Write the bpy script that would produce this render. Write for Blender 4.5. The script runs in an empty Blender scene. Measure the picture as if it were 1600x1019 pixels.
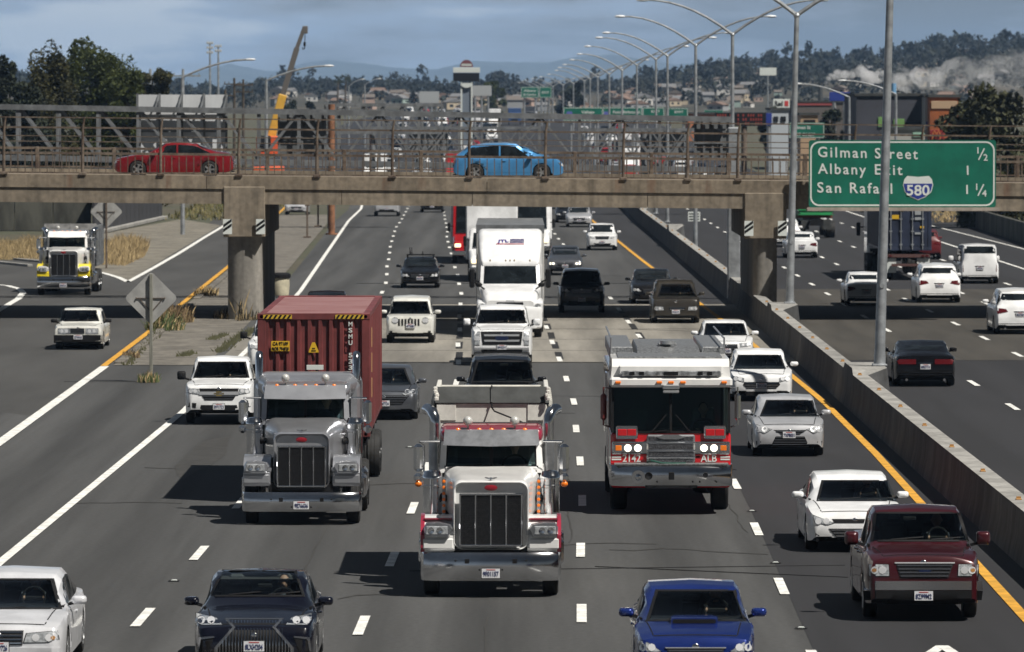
import bpy, bmesh, math, random
from mathutils import Vector, Matrix
from mathutils.bvhtree import BVHTree
R = math.radians
rnd = random.Random(7)
S = bpy.context.scene
COL = S.collection
# ---------------------------------------------------------------- camera
F = 9500.0; CH = 8.7; PITCH = math.atan((509.5 - 160.0) / F)
cam = bpy.data.cameras.new('camera'); camo = bpy.data.objects.new('camera', cam); COL.objects.link(camo)
camo.location = (0, 0, CH); camo.rotation_euler = (math.pi / 2 - PITCH, 0, 0)
cam.sensor_width = 36; cam.lens = F / 1600 * 36; cam.clip_start = 1; cam.clip_end = 40000
cam.dof.use_dof = True; cam.dof.focus_distance = 125; cam.dof.aperture_fstop = 4.8
S.camera = camo
# ---------------------------------------------------------------- sky and sun
EL, AZ = 56.0, 38.0
SUN = Vector((math.cos(R(EL)) * math.cos(R(AZ)), -math.cos(R(EL)) * math.sin(R(AZ)), math.sin(R(EL))))
W = bpy.data.worlds.new('World'); S.world = W; W.use_nodes = True
nt = W.node_tree; N = nt.nodes; LK = nt.links
bg = N['Background']; bg.inputs['Strength'].default_value = 0.10
sky = N.new('ShaderNodeTexSky'); sky.sky_type = 'NISHITA'; sky.sun_disc = False
sky.sun_elevation = R(EL); sky.sun_rotation = math.atan2(SUN.x, SUN.y); sky.air_density = 1.2; sky.dust_density = 1.0
tc = N.new('ShaderNodeTexCoord'); mp = N.new('ShaderNodeMapping'); mp.inputs['Scale'].default_value = (21, 21, 120)
LK.new(tc.outputs['Generated'], mp.inputs['Vector'])
nz = N.new('ShaderNodeTexNoise'); nz.inputs['Scale'].default_value = 1.0; nz.inputs['Detail'].default_value = 5; nz.inputs['Roughness'].default_value = .55
LK.new(mp.outputs[0], nz.inputs['Vector'])
sep = N.new('ShaderNodeSeparateXYZ'); LK.new(tc.outputs['Generated'], sep.inputs[0])
mx = N.new('ShaderNodeMapRange'); mx.inputs[1].default_value = -.085; mx.inputs[2].default_value = .1; mx.inputs[3].default_value = 0.09; mx.inputs[4].default_value = -.19
LK.new(sep.outputs[0], mx.inputs[0])
ad = N.new('ShaderNodeMath'); ad.operation = 'ADD'; LK.new(nz.outputs['Fac'], ad.inputs[0]); LK.new(mx.outputs[0], ad.inputs[1])
cr = N.new('ShaderNodeValToRGB'); e = cr.color_ramp.elements
e[0].position = .34; e[0].color = (1.0, 1.15, 1.4, 1)
e[1].position = .66; e[1].color = (4.9, 5.5, 6.3, 1)
m_ = e.new(.455); m_.color = (2.25, 2.65, 3.35, 1)
m_ = e.new(.555); m_.color = (2.75, 3.55, 4.85, 1)
LK.new(ad.outputs[0], cr.inputs[0])
mix = N.new('ShaderNodeMixRGB'); mix.inputs[0].default_value = .86
LK.new(sky.outputs[0], mix.inputs[1]); LK.new(cr.outputs[0], mix.inputs[2]); zr_ = N.new('ShaderNodeMapRange'); zr_.inputs[1].default_value = .03; zr_.inputs[2].default_value = .22; zr_.inputs[3].default_value = 1.; zr_.inputs[4].default_value = .24; LK.new(sep.outputs[2], zr_.inputs[0])
yr_ = N.new('ShaderNodeMapRange'); yr_.inputs[1].default_value = -.3; yr_.inputs[2].default_value = .4; yr_.inputs[3].default_value = .45; yr_.inputs[4].default_value = 1.; LK.new(sep.outputs[1], yr_.inputs[0])
zy_ = N.new('ShaderNodeMath'); zy_.operation = 'MULTIPLY'; LK.new(zr_.outputs[0], zy_.inputs[0]); LK.new(yr_.outputs[0], zy_.inputs[1])
vm_ = N.new('ShaderNodeVectorMath'); vm_.operation = 'SCALE'; LK.new(mix.outputs[0], vm_.inputs[0]); LK.new(zy_.outputs[0], vm_.inputs['Scale']); LK.new(vm_.outputs[0], bg.inputs['Color'])
sl = bpy.data.lights.new('sun', 'SUN'); sl.energy = 5.0; sl.angle = R(.5); sl.color = (1, .95, .87)
so = bpy.data.objects.new('sun', sl); COL.objects.link(so); so.rotation_euler = SUN.to_track_quat('Z', 'Y').to_euler(); so.location = (60, 60, 120)
S.view_settings.view_transform = 'Standard'; S.view_settings.look = 'None'; S.view_settings.exposure = 0.3; S.view_settings.gamma = 1
S.cycles.use_denoising = True; S.cycles.max_bounces = 6; S.cycles.volume_bounces = 2
S.cycles.transparent_max_bounces = 12

# ---------------------------------------------------------------- projection helpers
def ray(u, v):
    a = (u - 800) / F; b = (509.5 - v) / F
    return Vector((a, math.cos(PITCH) + b * math.sin(PITCH), -math.sin(PITCH) + b * math.cos(PITCH)))
def at(u, v, Y):
    d = ray(u, v); return Vector((0, 0, CH)) + d * (Y / d.y)
def gz(Y):
    if Y < 650: return 0.0
    if Y < 1450:
        t = (Y - 650) / 800; return 5.2 * t * t * (3 - 2 * t)
    return 5.2 + min(2.6, (Y - 1450) * .0022)
def ground(u, v):
    d = ray(u, v); return Vector((0, 0, CH)) + d * (-CH / d.z)
def lerp(a, b, t): return a + (b - a) * t
def interp(tab, x):
    if x <= tab[0][0]: return tab[0][1]
    for (a, p), (b, q) in zip(tab, tab[1:]):
        if x <= b: return p + (q - p) * (x - a) / (b - a) if b > a else q
    return tab[-1][1]

# ---------------------------------------------------------------- materials
MATS = {}
def mat(name, col=(.5, .5, .5), rough=.5, metal=0., var=0., scale=3., coat=0., emit=0., bump=0., stretch=(1, 1, 1), col2=None, spec=.5, lo=.4, hi=.62, grain=0., gscale=60, trans=0., alpha=1., streak=0., lanes=0., leaf=0.):
    if name in MATS: return MATS[name]
    m = bpy.data.materials.new(name); m.use_nodes = True; n = m.node_tree.nodes; l = m.node_tree.links
    b = n['Principled BSDF']; c4 = (*col, 1)
    b.inputs['Base Color'].default_value = c4; b.inputs['Roughness'].default_value = rough; b.inputs['Metallic'].default_value = metal
    b.inputs['Coat Weight'].default_value = coat; b.inputs['Coat Roughness'].default_value = .04; b.inputs['Specular IOR Level'].default_value = spec
    if trans: b.inputs['Transmission Weight'].default_value = trans
    if alpha < 1: b.inputs['Alpha'].default_value = alpha
    if emit: b.inputs['Emission Color'].default_value = c4; b.inputs['Emission Strength'].default_value = emit
    if var or col2:
        t = n.new('ShaderNodeTexCoord'); p = n.new('ShaderNodeMapping'); p.inputs['Scale'].default_value = stretch
        z = n.new('ShaderNodeTexNoise'); z.inputs['Scale'].default_value = scale; z.inputs['Detail'].default_value = 6; z.inputs['Roughness'].default_value = .6
        r = n.new('ShaderNodeValToRGB'); q = r.color_ramp.elements
        q[0].position = lo; q[1].position = hi
        q[0].color = tuple(x * (1 - var) for x in col) + (1,); q[1].color = (*(col2 or tuple(min(1, x * (1 + var)) for x in col)), 1)
        l.new(t.outputs['Object'], p.inputs[0]); l.new(p.outputs[0], z.inputs['Vector']); l.new(z.outputs['Fac'], r.inputs[0])
        out = r.outputs[0]
        if grain:
            g = n.new('ShaderNodeTexNoise'); g.inputs['Scale'].default_value = gscale; g.inputs['Detail'].default_value = 3
            l.new(t.outputs['Object'], g.inputs['Vector'])
            mr = n.new('ShaderNodeMapRange'); mr.inputs[1].default_value = .3; mr.inputs[2].default_value = .7; mr.inputs[3].default_value = 1 - grain; mr.inputs[4].default_value = 1 + grain
            l.new(g.outputs['Fac'], mr.inputs[0])
            mm = n.new('ShaderNodeVectorMath'); mm.operation = 'MULTIPLY'; l.new(out, mm.inputs[0]); l.new(mr.outputs[0], mm.inputs[1]); out = mm.outputs[0]
        if streak:
            p2 = n.new('ShaderNodeMapping'); p2.inputs['Scale'].default_value = (2.6, 2.6, .16); l.new(t.outputs['Object'], p2.inputs[0]); g2 = n.new('ShaderNodeTexNoise'); g2.inputs['Scale'].default_value = 1.; g2.inputs['Detail'].default_value = 5; l.new(p2.outputs[0], g2.inputs['Vector'])
            m2 = n.new('ShaderNodeMapRange'); m2.inputs[1].default_value = .47; m2.inputs[2].default_value = .68; m2.inputs[3].default_value = 1.; m2.inputs[4].default_value = 1 - streak; l.new(g2.outputs['Fac'], m2.inputs[0])
            mm = n.new('ShaderNodeVectorMath'); mm.operation = 'SCALE'; l.new(out, mm.inputs[0]); l.new(m2.outputs[0], mm.inputs['Scale']); out = mm.outputs[0]
        if lanes:
            sx_ = n.new('ShaderNodeSeparateXYZ'); l.new(t.outputs['Object'], sx_.inputs[0]); m3 = n.new('ShaderNodeMath'); m3.operation = 'MULTIPLY_ADD'; m3.inputs[1].default_value = 6.2832 / 3.63; m3.inputs[2].default_value = -1.4 * 6.2832 / 3.63; l.new(sx_.outputs[0], m3.inputs[0])
            for fr, am in ((1, lanes), (2, -lanes * .55)):
                m4 = n.new('ShaderNodeMath'); m4.operation = 'MULTIPLY'; m4.inputs[1].default_value = fr; l.new(m3.outputs[0], m4.inputs[0]); m5 = n.new('ShaderNodeMath'); m5.operation = 'COSINE'; l.new(m4.outputs[0], m5.inputs[0])
                m6 = n.new('ShaderNodeMath'); m6.operation = 'MULTIPLY_ADD'; m6.inputs[1].default_value = am; m6.inputs[2].default_value = 1.; l.new(m5.outputs[0], m6.inputs[0]); mm = n.new('ShaderNodeVectorMath'); mm.operation = 'SCALE'; l.new(out, mm.inputs[0]); l.new(m6.outputs[0], mm.inputs['Scale']); out = mm.outputs[0]
        if leaf:
            tr_ = n.new('ShaderNodeBsdfTranslucent'); l.new(out, tr_.inputs[0]); ms = n.new('ShaderNodeMixShader'); ms.inputs[0].default_value = leaf; l.new(b.outputs[0], ms.inputs[1]); l.new(tr_.outputs[0], ms.inputs[2]); l.new(ms.outputs[0], n['Material Output'].inputs['Surface'])
        l.new(out, b.inputs['Base Color'])
        if bump:
            bp = n.new('ShaderNodeBump'); bp.inputs['Strength'].default_value = bump; bp.inputs['Distance'].default_value = .03
            l.new(z.outputs['Fac'], bp.inputs['Height']); l.new(bp.outputs[0], b.inputs['Normal'])
    MATS[name] = m; return m
def paint(name, col, rough=.35, metal=0., coat=.6):
    return mat('paint_' + name, col, rough, metal, var=.10, scale=1.7, coat=coat)
def pane(name, tint):
    m = bpy.data.materials.new(name); m.use_nodes = True; n = m.node_tree.nodes; l = m.node_tree.links; n.remove(n['Principled BSDF'])
    t = n.new('ShaderNodeBsdfTransparent'); t.inputs[0].default_value = (*tint, 1); g = n.new('ShaderNodeBsdfGlossy'); g.inputs['Roughness'].default_value = .02; g.inputs[0].default_value = (.9, .95, 1, 1); f = n.new('ShaderNodeFresnel'); f.inputs[0].default_value = 1.4; x = n.new('ShaderNodeMixShader')
    l.new(f.outputs[0], x.inputs[0]); l.new(t.outputs[0], x.inputs[1]); l.new(g.outputs[0], x.inputs[2]); l.new(x.outputs[0], n['Material Output'].inputs['Surface']); MATS[name] = m; return m
pane('windscreen', (.68, .75, .73)); pane('truck_windscreen', (.64, .78, .76))
WHITE = paint('white', (.76, .77, .78)); CREAM = paint('cream_white', (.66, .66, .62)); SILVER = paint('silver', (.55, .56, .585), .3, .4)
GREYM = paint('grey', (.15, .16, .18), .3, .7); BLACKP = paint('black', (.003, .003, .004), .25, 0, .5); BROWN = paint('brown_grey', (.05, .045, .038), .35, .4)
MAROON = paint('maroon', (.052, .006, .010), .3, .25, .9); BLUEP = paint('blue', (.012, .032, .19), .25, .45, 1.); PEARL = paint('pearl_white', (.64, .65, .68), .3, .15); DCHROME = mat('dark_chrome', (.36, .37, .39), .22, .9); REDP = paint('red', (.42, .012, .016), .28, .1, 1.)
SKYBLUE = paint('light_blue', (.07, .27, .56), .3, .35, .8); FIRERED = paint('fire_red', (.50, .010, .016), .25, 0, 1.); NAVY = paint('navy', (.003, .0035, .009), .2, 0, .7)
YELLOWP = paint('yellow', (.78, .62, .02), .4); WINE = paint('wine', (.28, .015, .04), .35); DGREEN = paint('green', (.025, .27, .09), .5); DKRED = paint('dark_red', (.10, .008, .010))
SILVERP = paint('bright_silver', (.50, .51, .54), .28, .7)
CHROME = mat('chrome', (.72, .73, .75), .13, 1., var=.08, scale=2.); STEEL = mat('brushed_steel', (.42, .43, .45), .34, .9, var=.18, scale=4.)
ALU = mat('aluminium', (.48, .49, .5), .38, .85, var=.15, scale=3.)
BLACK = mat('black_plastic', (.010, .010, .011), .6, spec=.2); LINER = mat('headliner', (.035, .035, .036), .9); REFL = mat('lamp_reflector', (.72, .73, .75), .3, .35); RUB = mat('rubber', (.013, .013, .013), .8, var=.25, scale=6)
GLASS = mat('car_glass', (.010, .013, .015), .06, 0., spec=.5, var=.5, scale=1.6); LGLASS = mat('lamp_glass', (.40, .42, .44), .12, .2, var=.35, scale=14., coat=1.)
LAMPON = mat('lamp_lit', (1, .93, .75), .3, emit=1.7); LAMPWARM = mat('lamp_warm', (1, .80, .5), .3, emit=1.3)
AMBER = mat('amber', (.85, .20, .015), .3, coat=.5); TAIL = mat('tail_red', (.085, .004, .006), .25, coat=.8)
PLATE = mat('plate_white', (.68, .69, .72), .45); INK = mat('ink_blue', (.03, .04, .12), .6); MESHG = mat('grille_mesh', (.045, .045, .048), .45, .5, var=.3, scale=40)
GREEN = mat('sign_green', (.004, .125, .082), .45, var=.12, scale=1.2); SIGNW = mat('sign_white', (.62, .66, .64), .5); SIGNBLUE = mat('sign_blue', (.02, .04, .24), .45); SIGNRED = mat('sign_red', (.42, .03, .03), .5)
GALV = mat('galvanised', (.34, .36, .38), .5, .55, var=.2, scale=2.5); GALVD = mat('galvanised_dull', (.17, .18, .19), .6, .3, var=.25, scale=2.)
RUST = mat('rusty_steel', (.19, .15, .115), .8, .1, col2=(.075, .052, .038), var=.2, scale=1.4, grain=.3, gscale=9)
SIGNBACK = mat('sign_back', (.62, .64, .66), .45, .1, var=.12, scale=.6, stretch=(1, 1, .3))
CONC = mat('concrete', (.275, .245, .20), .85, var=.25, scale=.55, stretch=(1, 1, .35), grain=.18, gscale=6, bump=.25)
mat('label_yellow', (.62, .38, .02), .5)
CONCG = mat('concrete_grey', (.27, .265, .25), .85, var=.2, scale=.7, stretch=(1, 1, .4), grain=.15, gscale=7, bump=.2, streak=.2)
CONT = mat('container_red', (.15, .036, .036), .5, var=.25, scale=.9, stretch=(1, 1, .4), grain=.15, gscale=5, streak=.3)
CONTTOP = mat('container_roof', (.30, .16, .16), .65, var=.2, scale=.7, col2=(.18, .075, .075), lo=.45, hi=.7)
CONTBLUE = mat('container_blue', (.02, .028, .055), .5, var=.3, scale=1.)
WALLW = mat('white_board', (.62, .61, .57), .5, var=.10, scale=1.2, grain=.08, gscale=9)
TARP = mat('tarp_grey', (.055, .058, .058), .8, var=.2, scale=2, spec=.2); TRIM = mat('bright_trim', (.60, .61, .63), .26, .55)
PAINTW = mat('road_white', (.70, .70, .67), .7, var=.18, scale=2.5, grain=.15, gscale=12)
PAINTY = mat('road_yellow', (.58, .30, .035), .7, var=.2, scale=2.)
BULB = mat('lamp_grey', (.5, .5, .48), .3, .2)
DRY = mat('dry_grass', (.36, .27, .14), .9, var=.35, scale=4.); WEED = mat('weed_green', (.07, .095, .03), .8, var=.4, scale=5.)
BARK = mat('bark', (.07, .055, .04), .9, var=.3, scale=3.)
SKIN = mat('skin', (.42, .25, .18), .6); CLOTH = mat('dark_cloth', (.05, .06, .08), .8); SEATM = mat('seat_fabric', (.06, .062, .065), .8); SEATL = mat('seat_tan', (.26, .25, .22), .7)

def setp(o, label=None, cat=None, group=None, kind=None):
    if label: o['label'] = label
    if cat: o['category'] = cat
    if group: o['group'] = group
    if kind: o['kind'] = kind
    return o
def empty(name, loc, label, cat, group=None, rz=0.):
    o = bpy.data.objects.new(name, None); COL.objects.link(o); o.location = loc; o.rotation_euler = (0, 0, rz); o.empty_display_size = .3
    return setp(o, label, cat, group)

# ---------------------------------------------------------------- mesh builder
def rrect(wh, z0, z1, r, n=4):
    pts = []; h = (z1 - z0) / 2; r = min(r, wh * .99, h * .99)
    for cx, cz, a0 in ((wh - r, z1 - r, 0), (-wh + r, z1 - r, 90), (-wh + r, z0 + r, 180), (wh - r, z0 + r, 270)):
        for k in range(n + 1):
            a = R(a0 + 90 * k / n); pts.append((cx + r * math.cos(a), cz + r * math.sin(a)))
    return pts
class MB:
    def __init__(s): s.v = []; s.f = []; s.m = []
    def add(s, vs, fs, mi=0):
        k = len(s.v); s.v += [tuple(p) for p in vs]
        for f in fs: s.f.append(tuple(i + k for i in f)); s.m.append(mi)
    def box(s, c, size, mi=0, bev=0., M=None):
        a, b, h = (x / 2 for x in size); t = min(bev, a * .9, b * .9, h * .9); c = Vector(c); vs = []; fs = []
        sg = [(x, y, z) for x in (-1, 1) for y in (-1, 1) for z in (-1, 1)]
        if t <= 0:
            vs = [Vector((x * a, y * b, z * h)) for x, y, z in sg]
            fs = [(0, 1, 3, 2), (4, 6, 7, 5), (0, 4, 5, 1), (2, 3, 7, 6), (0, 2, 6, 4), (1, 5, 7, 3)]
        else:
            for x, y, z in sg:
                vs += [Vector((x * a, y * (b - t), z * (h - t))), Vector((x * (a - t), y * b, z * (h - t))), Vector((x * (a - t), y * (b - t), z * h))]
            I = {q: i for i, q in enumerate(sg)}
            for ax in range(3):
                o1, o2 = [k for k in range(3) if k != ax]
                for sgn in (-1, 1):
                    q = []
                    for p1, p2 in ((-1, -1), (1, -1), (1, 1), (-1, 1)):
                        w = [0, 0, 0]; w[ax] = sgn; w[o1] = p1; w[o2] = p2; q.append(I[tuple(w)] * 3 + ax)
                    fs.append(tuple(q))
                for p1 in (-1, 1):
                    for p2 in (-1, 1):
                        w = [0, 0, 0]; w[o1] = p1; w[o2] = p2; w[ax] = -1; A = I[tuple(w)]; w[ax] = 1; B = I[tuple(w)]
                        fs.append((A * 3 + o1, B * 3 + o1, B * 3 + o2, A * 3 + o2))
            for i in range(8): fs.append((i * 3, i * 3 + 1, i * 3 + 2))
            ff = []
            for f in fs:
                nrm = (vs[f[1]] - vs[f[0]]).cross(vs[f[2]] - vs[f[1]]); ce = sum((vs[i] for i in f), Vector()) / len(f)
                ff.append(f if nrm.dot(ce) >= 0 else f[::-1])
            fs = ff
        if M is not None: vs = [M @ p for p in vs]
        s.add([p + c for p in vs], fs, mi); return s
    def beam(s, p, q, w, h, mi=0, bev=0.):
        p = Vector(p); q = Vector(q); d = q - p; L = d.length
        if L < 1e-6: return s
        yv = d / L; up = Vector((0, 0, 1)) if abs(yv.z) < .99 else Vector((0, 1, 0)); xv = yv.cross(up).normalized(); zv = xv.cross(yv)
        M = Matrix((xv, yv, zv)).transposed()
        return s.box((p + q) / 2, (w, L, h), mi, bev, M)
    def tube(s, pts, r, mi=0, n=8):
        pts = [Vector(p) for p in pts]; k = len(pts); rs = r if isinstance(r, (list, tuple)) else [r] * k
        t0 = (pts[1] - pts[0]).normalized(); u = t0.orthogonal().normalized(); vs = []; fs = []
        for i, p in enumerate(pts):
            t = (pts[min(i + 1, k - 1)] - pts[max(i - 1, 0)]).normalized()
            u = (u - t * u.dot(t)).normalized(); w = t.cross(u)
            for j in range(n):
                a = 2 * math.pi * j / n; vs.append(p + (u * math.cos(a) + w * math.sin(a)) * rs[i])
        for i in range(k - 1):
            for j in range(n): fs.append((i * n + j, i * n + (j + 1) % n, (i + 1) * n + (j + 1) % n, (i + 1) * n + j))
        fs.append(tuple(range(n))[::-1]); fs.append(tuple(range((k - 1) * n, k * n)))
        s.add(vs, fs, mi); return s
    def cyl(s, p, q, r, mi=0, n=16, r2=None): return s.tube([p, q], [r, r2 if r2 is not None else r], mi, n)
    def lathe(s, prof, c, axis='x', mi=0, n=24):
        vs = []; fs = []; c = Vector(c); k = len(prof)
        for j in range(n):
            a = 2 * math.pi * j / n; ca, sa = math.cos(a), math.sin(a)
            for r, t in prof:
                p = {'x': (t, r * ca, r * sa), 'y': (r * ca, t, r * sa), 'z': (r * ca, r * sa, t)}[axis]; vs.append(c + Vector(p))
        for j in range(n):
            for i in range(k - 1):
                a = j * k + i; b = ((j + 1) % n) * k + i; fs.append((a, b, b + 1, a + 1))
        s.add(vs, fs, mi); return s
    def sphere(s, c, r, mi=0, n=12, sc=(1, 1, 1)):
        vs = []; fs = []; c = Vector(c); h = n // 2
        for i in range(h + 1):
            th = math.pi * i / h
            for j in range(n):
                a = 2 * math.pi * j / n; vs.append(c + Vector((r * sc[0] * math.sin(th) * math.cos(a), r * sc[1] * math.sin(th) * math.sin(a), r * sc[2] * math.cos(th))))
        for i in range(h):
            for j in range(n): fs.append((i * n + j, i * n + (j + 1) % n, (i + 1) * n + (j + 1) % n, (i + 1) * n + j))
        s.add(vs, fs, mi); return s
    def prism(s, poly, a, b, plane='xz', mi=0):
        def P(x, z, t): return {'xz': (x, t, z), 'yz': (t, x, z), 'xy': (x, z, t)}[plane]
        n = len(poly); s.add([P(x, z, a) for x, z in poly] + [P(x, z, b) for x, z in poly],
              [tuple(range(n)), tuple(range(n, 2 * n))[::-1]] + [(i, i + n, (i + 1) % n + n, (i + 1) % n) for i in range(n)], mi); return s
    def loft(s, secs, mi=0, cap=True):
        n = len(secs[0]); vs = [p for q in secs for p in q]; fs = []
        for i in range(len(secs) - 1):
            for j in range(n): fs.append((i * n + j, i * n + (j + 1) % n, (i + 1) * n + (j + 1) % n, (i + 1) * n + j))
        if cap: fs.append(tuple(range(n))); fs.append(tuple(range((len(secs) - 1) * n, len(secs) * n))[::-1])
        s.add(vs, fs, mi); return s
    def rloft(s, st, mi=0, n=4):   # stations (y, half width, z0, z1, corner radius [, x centre])
        return s.loft([[((t[5] if len(t) > 5 else 0) + x, t[0], z) for x, z in rrect(t[1], t[2], t[3], t[4], n)] for t in st], mi)
    def build(s, name, mats, parent=None, smooth=35, recalc=True):
        me = bpy.data.meshes.new(name); me.from_pydata(s.v, [], s.f)
        for m in (mats if isinstance(mats, (list, tuple)) else [mats]): me.materials.append(m)
        if any(s.m): me.polygons.foreach_set('material_index', s.m)
        if recalc:
            bm = bmesh.new(); bm.from_mesh(me); bmesh.ops.recalc_face_normals(bm, faces=bm.faces); bm.to_mesh(me); bm.free()
        if smooth:
            me.polygons.foreach_set('use_smooth', [True] * len(me.polygons)); me.set_sharp_from_angle(angle=R(smooth))
        o = bpy.data.objects.new(name, me); COL.objects.link(o)
        if parent: o.parent = parent
        return o
TXT = {}
def text_mesh(t, sp=1., bold=0.):
    k = (t, sp, bold)
    if k not in TXT:
        c = bpy.data.curves.new('t', 'FONT'); c.body = t; c.align_x = 'LEFT'; c.size = 1; c.space_character = sp; c.resolution_u = 3; c.offset = bold; c.extrude = .02
        o = bpy.data.objects.new('t', c); COL.objects.link(o); bpy.context.view_layer.update()
        me = o.evaluated_get(bpy.context.evaluated_depsgraph_get()).to_mesh(); vs = [v.co.copy() for v in me.vertices]; fs = [tuple(p.vertices) for p in me.polygons]
        o.evaluated_get(bpy.context.evaluated_depsgraph_get()).to_mesh_clear(); bpy.data.objects.remove(o); bpy.data.curves.remove(c)
        TXT[k] = (vs, fs)
    return TXT[k]
def put_text(mb, t, c, h, mi=0, sp=1., bold=0., width=None, dirx=(1, 0, 0), up=(0, 0, 1), anchor='c'):
    """letters of cap height h centred (or left anchored) on c, in the plane spanned by dirx and up"""
    vs, fs = text_mesh(t, sp, bold)
    if not vs: return
    x0 = min(v.x for v in vs); x1 = max(v.x for v in vs); k = h / .70; kx = width / (x1 - x0) if width else k
    dx = Vector(dirx); dz = Vector(up); dn = dx.cross(dz); c = Vector(c)
    ox = (x0 + x1) / 2 if anchor == 'c' else x0
    mb.add([c + dx * ((v.x - ox) * kx) + dz * (v.y * k - h / 2) - dn * (-v.z * .25) for v in vs], fs, mi)
def copy_tree(o, parent=None):
    c = o.copy(); COL.objects.link(c)
    if parent: c.parent = parent
    for ch in o.children: copy_tree(ch, c)
    return c
# ================================================================ ground, roads and markings
ASPH = mat('asphalt', (.047, .0475, .0475), .88, var=.26, scale=1., stretch=(.8, .022, 1), grain=.18, gscale=9, lanes=.15, lo=.36, hi=.64)
ASPHN = mat('asphalt_new_shaded', (.0165, .0165, .019), .82, var=.2, scale=1., stretch=(.8, .03, 1), grain=.13, gscale=11, lo=.36, hi=.64)  # fresh dark asphalt, darkened further to stand in for cloud shade
ASPHR = mat('asphalt_ramp', (.048, .0475, .046), .88, var=.16, scale=.6, stretch=(.6, .08, 1), grain=.13, gscale=10)
ASPHF = mat('asphalt_far_shaded', (.0165, .0165, .019), .85, var=.2, scale=.7, stretch=(.9, .03, 1), grain=.12, gscale=10)  # cloud shade over the right roadway is put into this tone
PCC = mat('road_concrete', (.19, .178, .155), .85, var=.26, scale=1., stretch=(.8, .04, 1), grain=.14, gscale=8, lanes=.16, lo=.36, hi=.64)
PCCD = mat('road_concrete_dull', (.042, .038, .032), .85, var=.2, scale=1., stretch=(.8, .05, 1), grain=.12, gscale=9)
GORE = mat('gore_concrete', (.135, .124, .106), .9, var=.25, scale=.8, grain=.28, gscale=3.5, bump=.2)
DIRT = mat('dirt', (.10, .09, .06), .95, var=.3, scale=.06, col2=(.055, .06, .035), grain=.25, gscale=1.5)
PATCH = mat('tar', (.014, .014, .015), .7)
LC = [(60, 4.4), (109, 4.86), (123, 5.0), (138, 5.12), (180, 5.05), (219, 4.81), (271, 4.34), (330, 3.65), (368, 3.16), (430, 2.58), (520, 1.4), (700, -1.2), (1600, -13)]
LB = [(60, .8), (103, 1.17), (118, 1.36), (133, 1.54), (147, 1.66), (175, 1.8), (195, 1.72), (208, 1.58), (235, 1.36), (271, .95), (330, .1), (386, -.7), (430, -1.1), (520, -2.4), (700, -5), (1600, -17)]
LA = [(60, -2.85), (101, -2.49), (115, -2.3), (130, -2.14), (160, -1.85), (194, -1.73), (221, -1.95), (275, -2.3), (304, -2.69), (319, -2.96), (386, -4.14), (413, -4.39), (520, -6), (700, -8.7), (1600, -21)]
L0 = [(60, -6.6), (102, -6.26), (117, -6.02), (131, -5.9), (160, -5.7), (200, -5.6), (250, -5.75), (290, -6.0), (333, -6.8), (372, -7.4), (417, -8.0), (510, -8.6), (700, -12.4), (1600, -25)]
LE = [(60, -9.9), (115, -9.67), (170, -9.25), (215, -9.3), (280, -9.75), (447, -12.0), (495, -12.3), (700, -16.4), (1600, -29)]
LY = [(60, 8.4), (103, 8.66), (150, 9.0), (176, 9.05), (230, 8.55), (331, 7.2), (447, 5.9), (520, 4.8), (700, 2.2), (1600, -9.6)]
RAMP = [(60, -12.3), (120, -12.9), (156, -13.1), (199, -13.4), (230, -13.7), (262, -14.2), (324, -15.0), (420, -17.2), (600, -20.5)]
def lin(tab): return lambda Y: interp(tab, Y)
def strip(name, lf, rf, Y0, Y1, dz, m, step=12, kind='structure'):
    mb = MB(); n = max(1, int((Y1 - Y0) / step)); ys = [Y0 + (Y1 - Y0) * i / n for i in range(n + 1)]; vs = []
    for Y in ys:
        a = lf(Y) if callable(lf) else lf; b = rf(Y) if callable(rf) else rf
        vs += [(a, Y, gz(Y) + dz), (b, Y, gz(Y) + dz)]
    mb.add(vs, [(2 * i, 2 * i + 1, 2 * i + 3, 2 * i + 2) for i in range(n)])
    o = mb.build(name, m, None, 0, False); setp(o, kind=kind); return o
def poly(name, pts, dz, m, kind='structure'):
    mb = MB(); mb.add([(x, y, dz) for x, y in pts], [tuple(range(len(pts)))]); bm = bmesh.new()
    o = mb.build(name, m, None, 0, True); setp(o, kind=kind); return o
g = MB(); YS = [-60, 100, 300, 500] + [650 + 50 * i for i in range(17)] + [1700, 2200, 3000, 5000, 9000, 19500]
XS = [-2500, -400, -60, 0, 60, 400, 2500]
g.add([(x, y, gz(y) - .03) for y in YS for x in XS], [(j * 7 + i, j * 7 + i + 1, j * 7 + i + 8, j * 7 + i + 7) for j in range(len(YS) - 1) for i in range(6)])
setp(g.build('ground', DIRT, None, 0), kind='structure')
setp(strip('freeway_asphalt', lambda Y: interp(LE, Y) - (4.6 if Y < 262 else 1.0), lambda Y: 9.75, 50, 650, .0, ASPH))
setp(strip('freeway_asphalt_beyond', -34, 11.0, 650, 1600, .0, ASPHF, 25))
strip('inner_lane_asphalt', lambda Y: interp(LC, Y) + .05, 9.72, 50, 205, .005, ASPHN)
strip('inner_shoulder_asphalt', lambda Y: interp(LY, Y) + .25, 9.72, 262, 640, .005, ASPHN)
strip('concrete_pavement', lambda Y: interp(LE, Y) - .6, 9.72, 203, 262, .009, PCC, 6)
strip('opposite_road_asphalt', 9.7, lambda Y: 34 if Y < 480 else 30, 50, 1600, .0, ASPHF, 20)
strip('opposite_concrete_pavement', 10.5, 27, 205, 283, .006, PCCD, 8)
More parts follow.
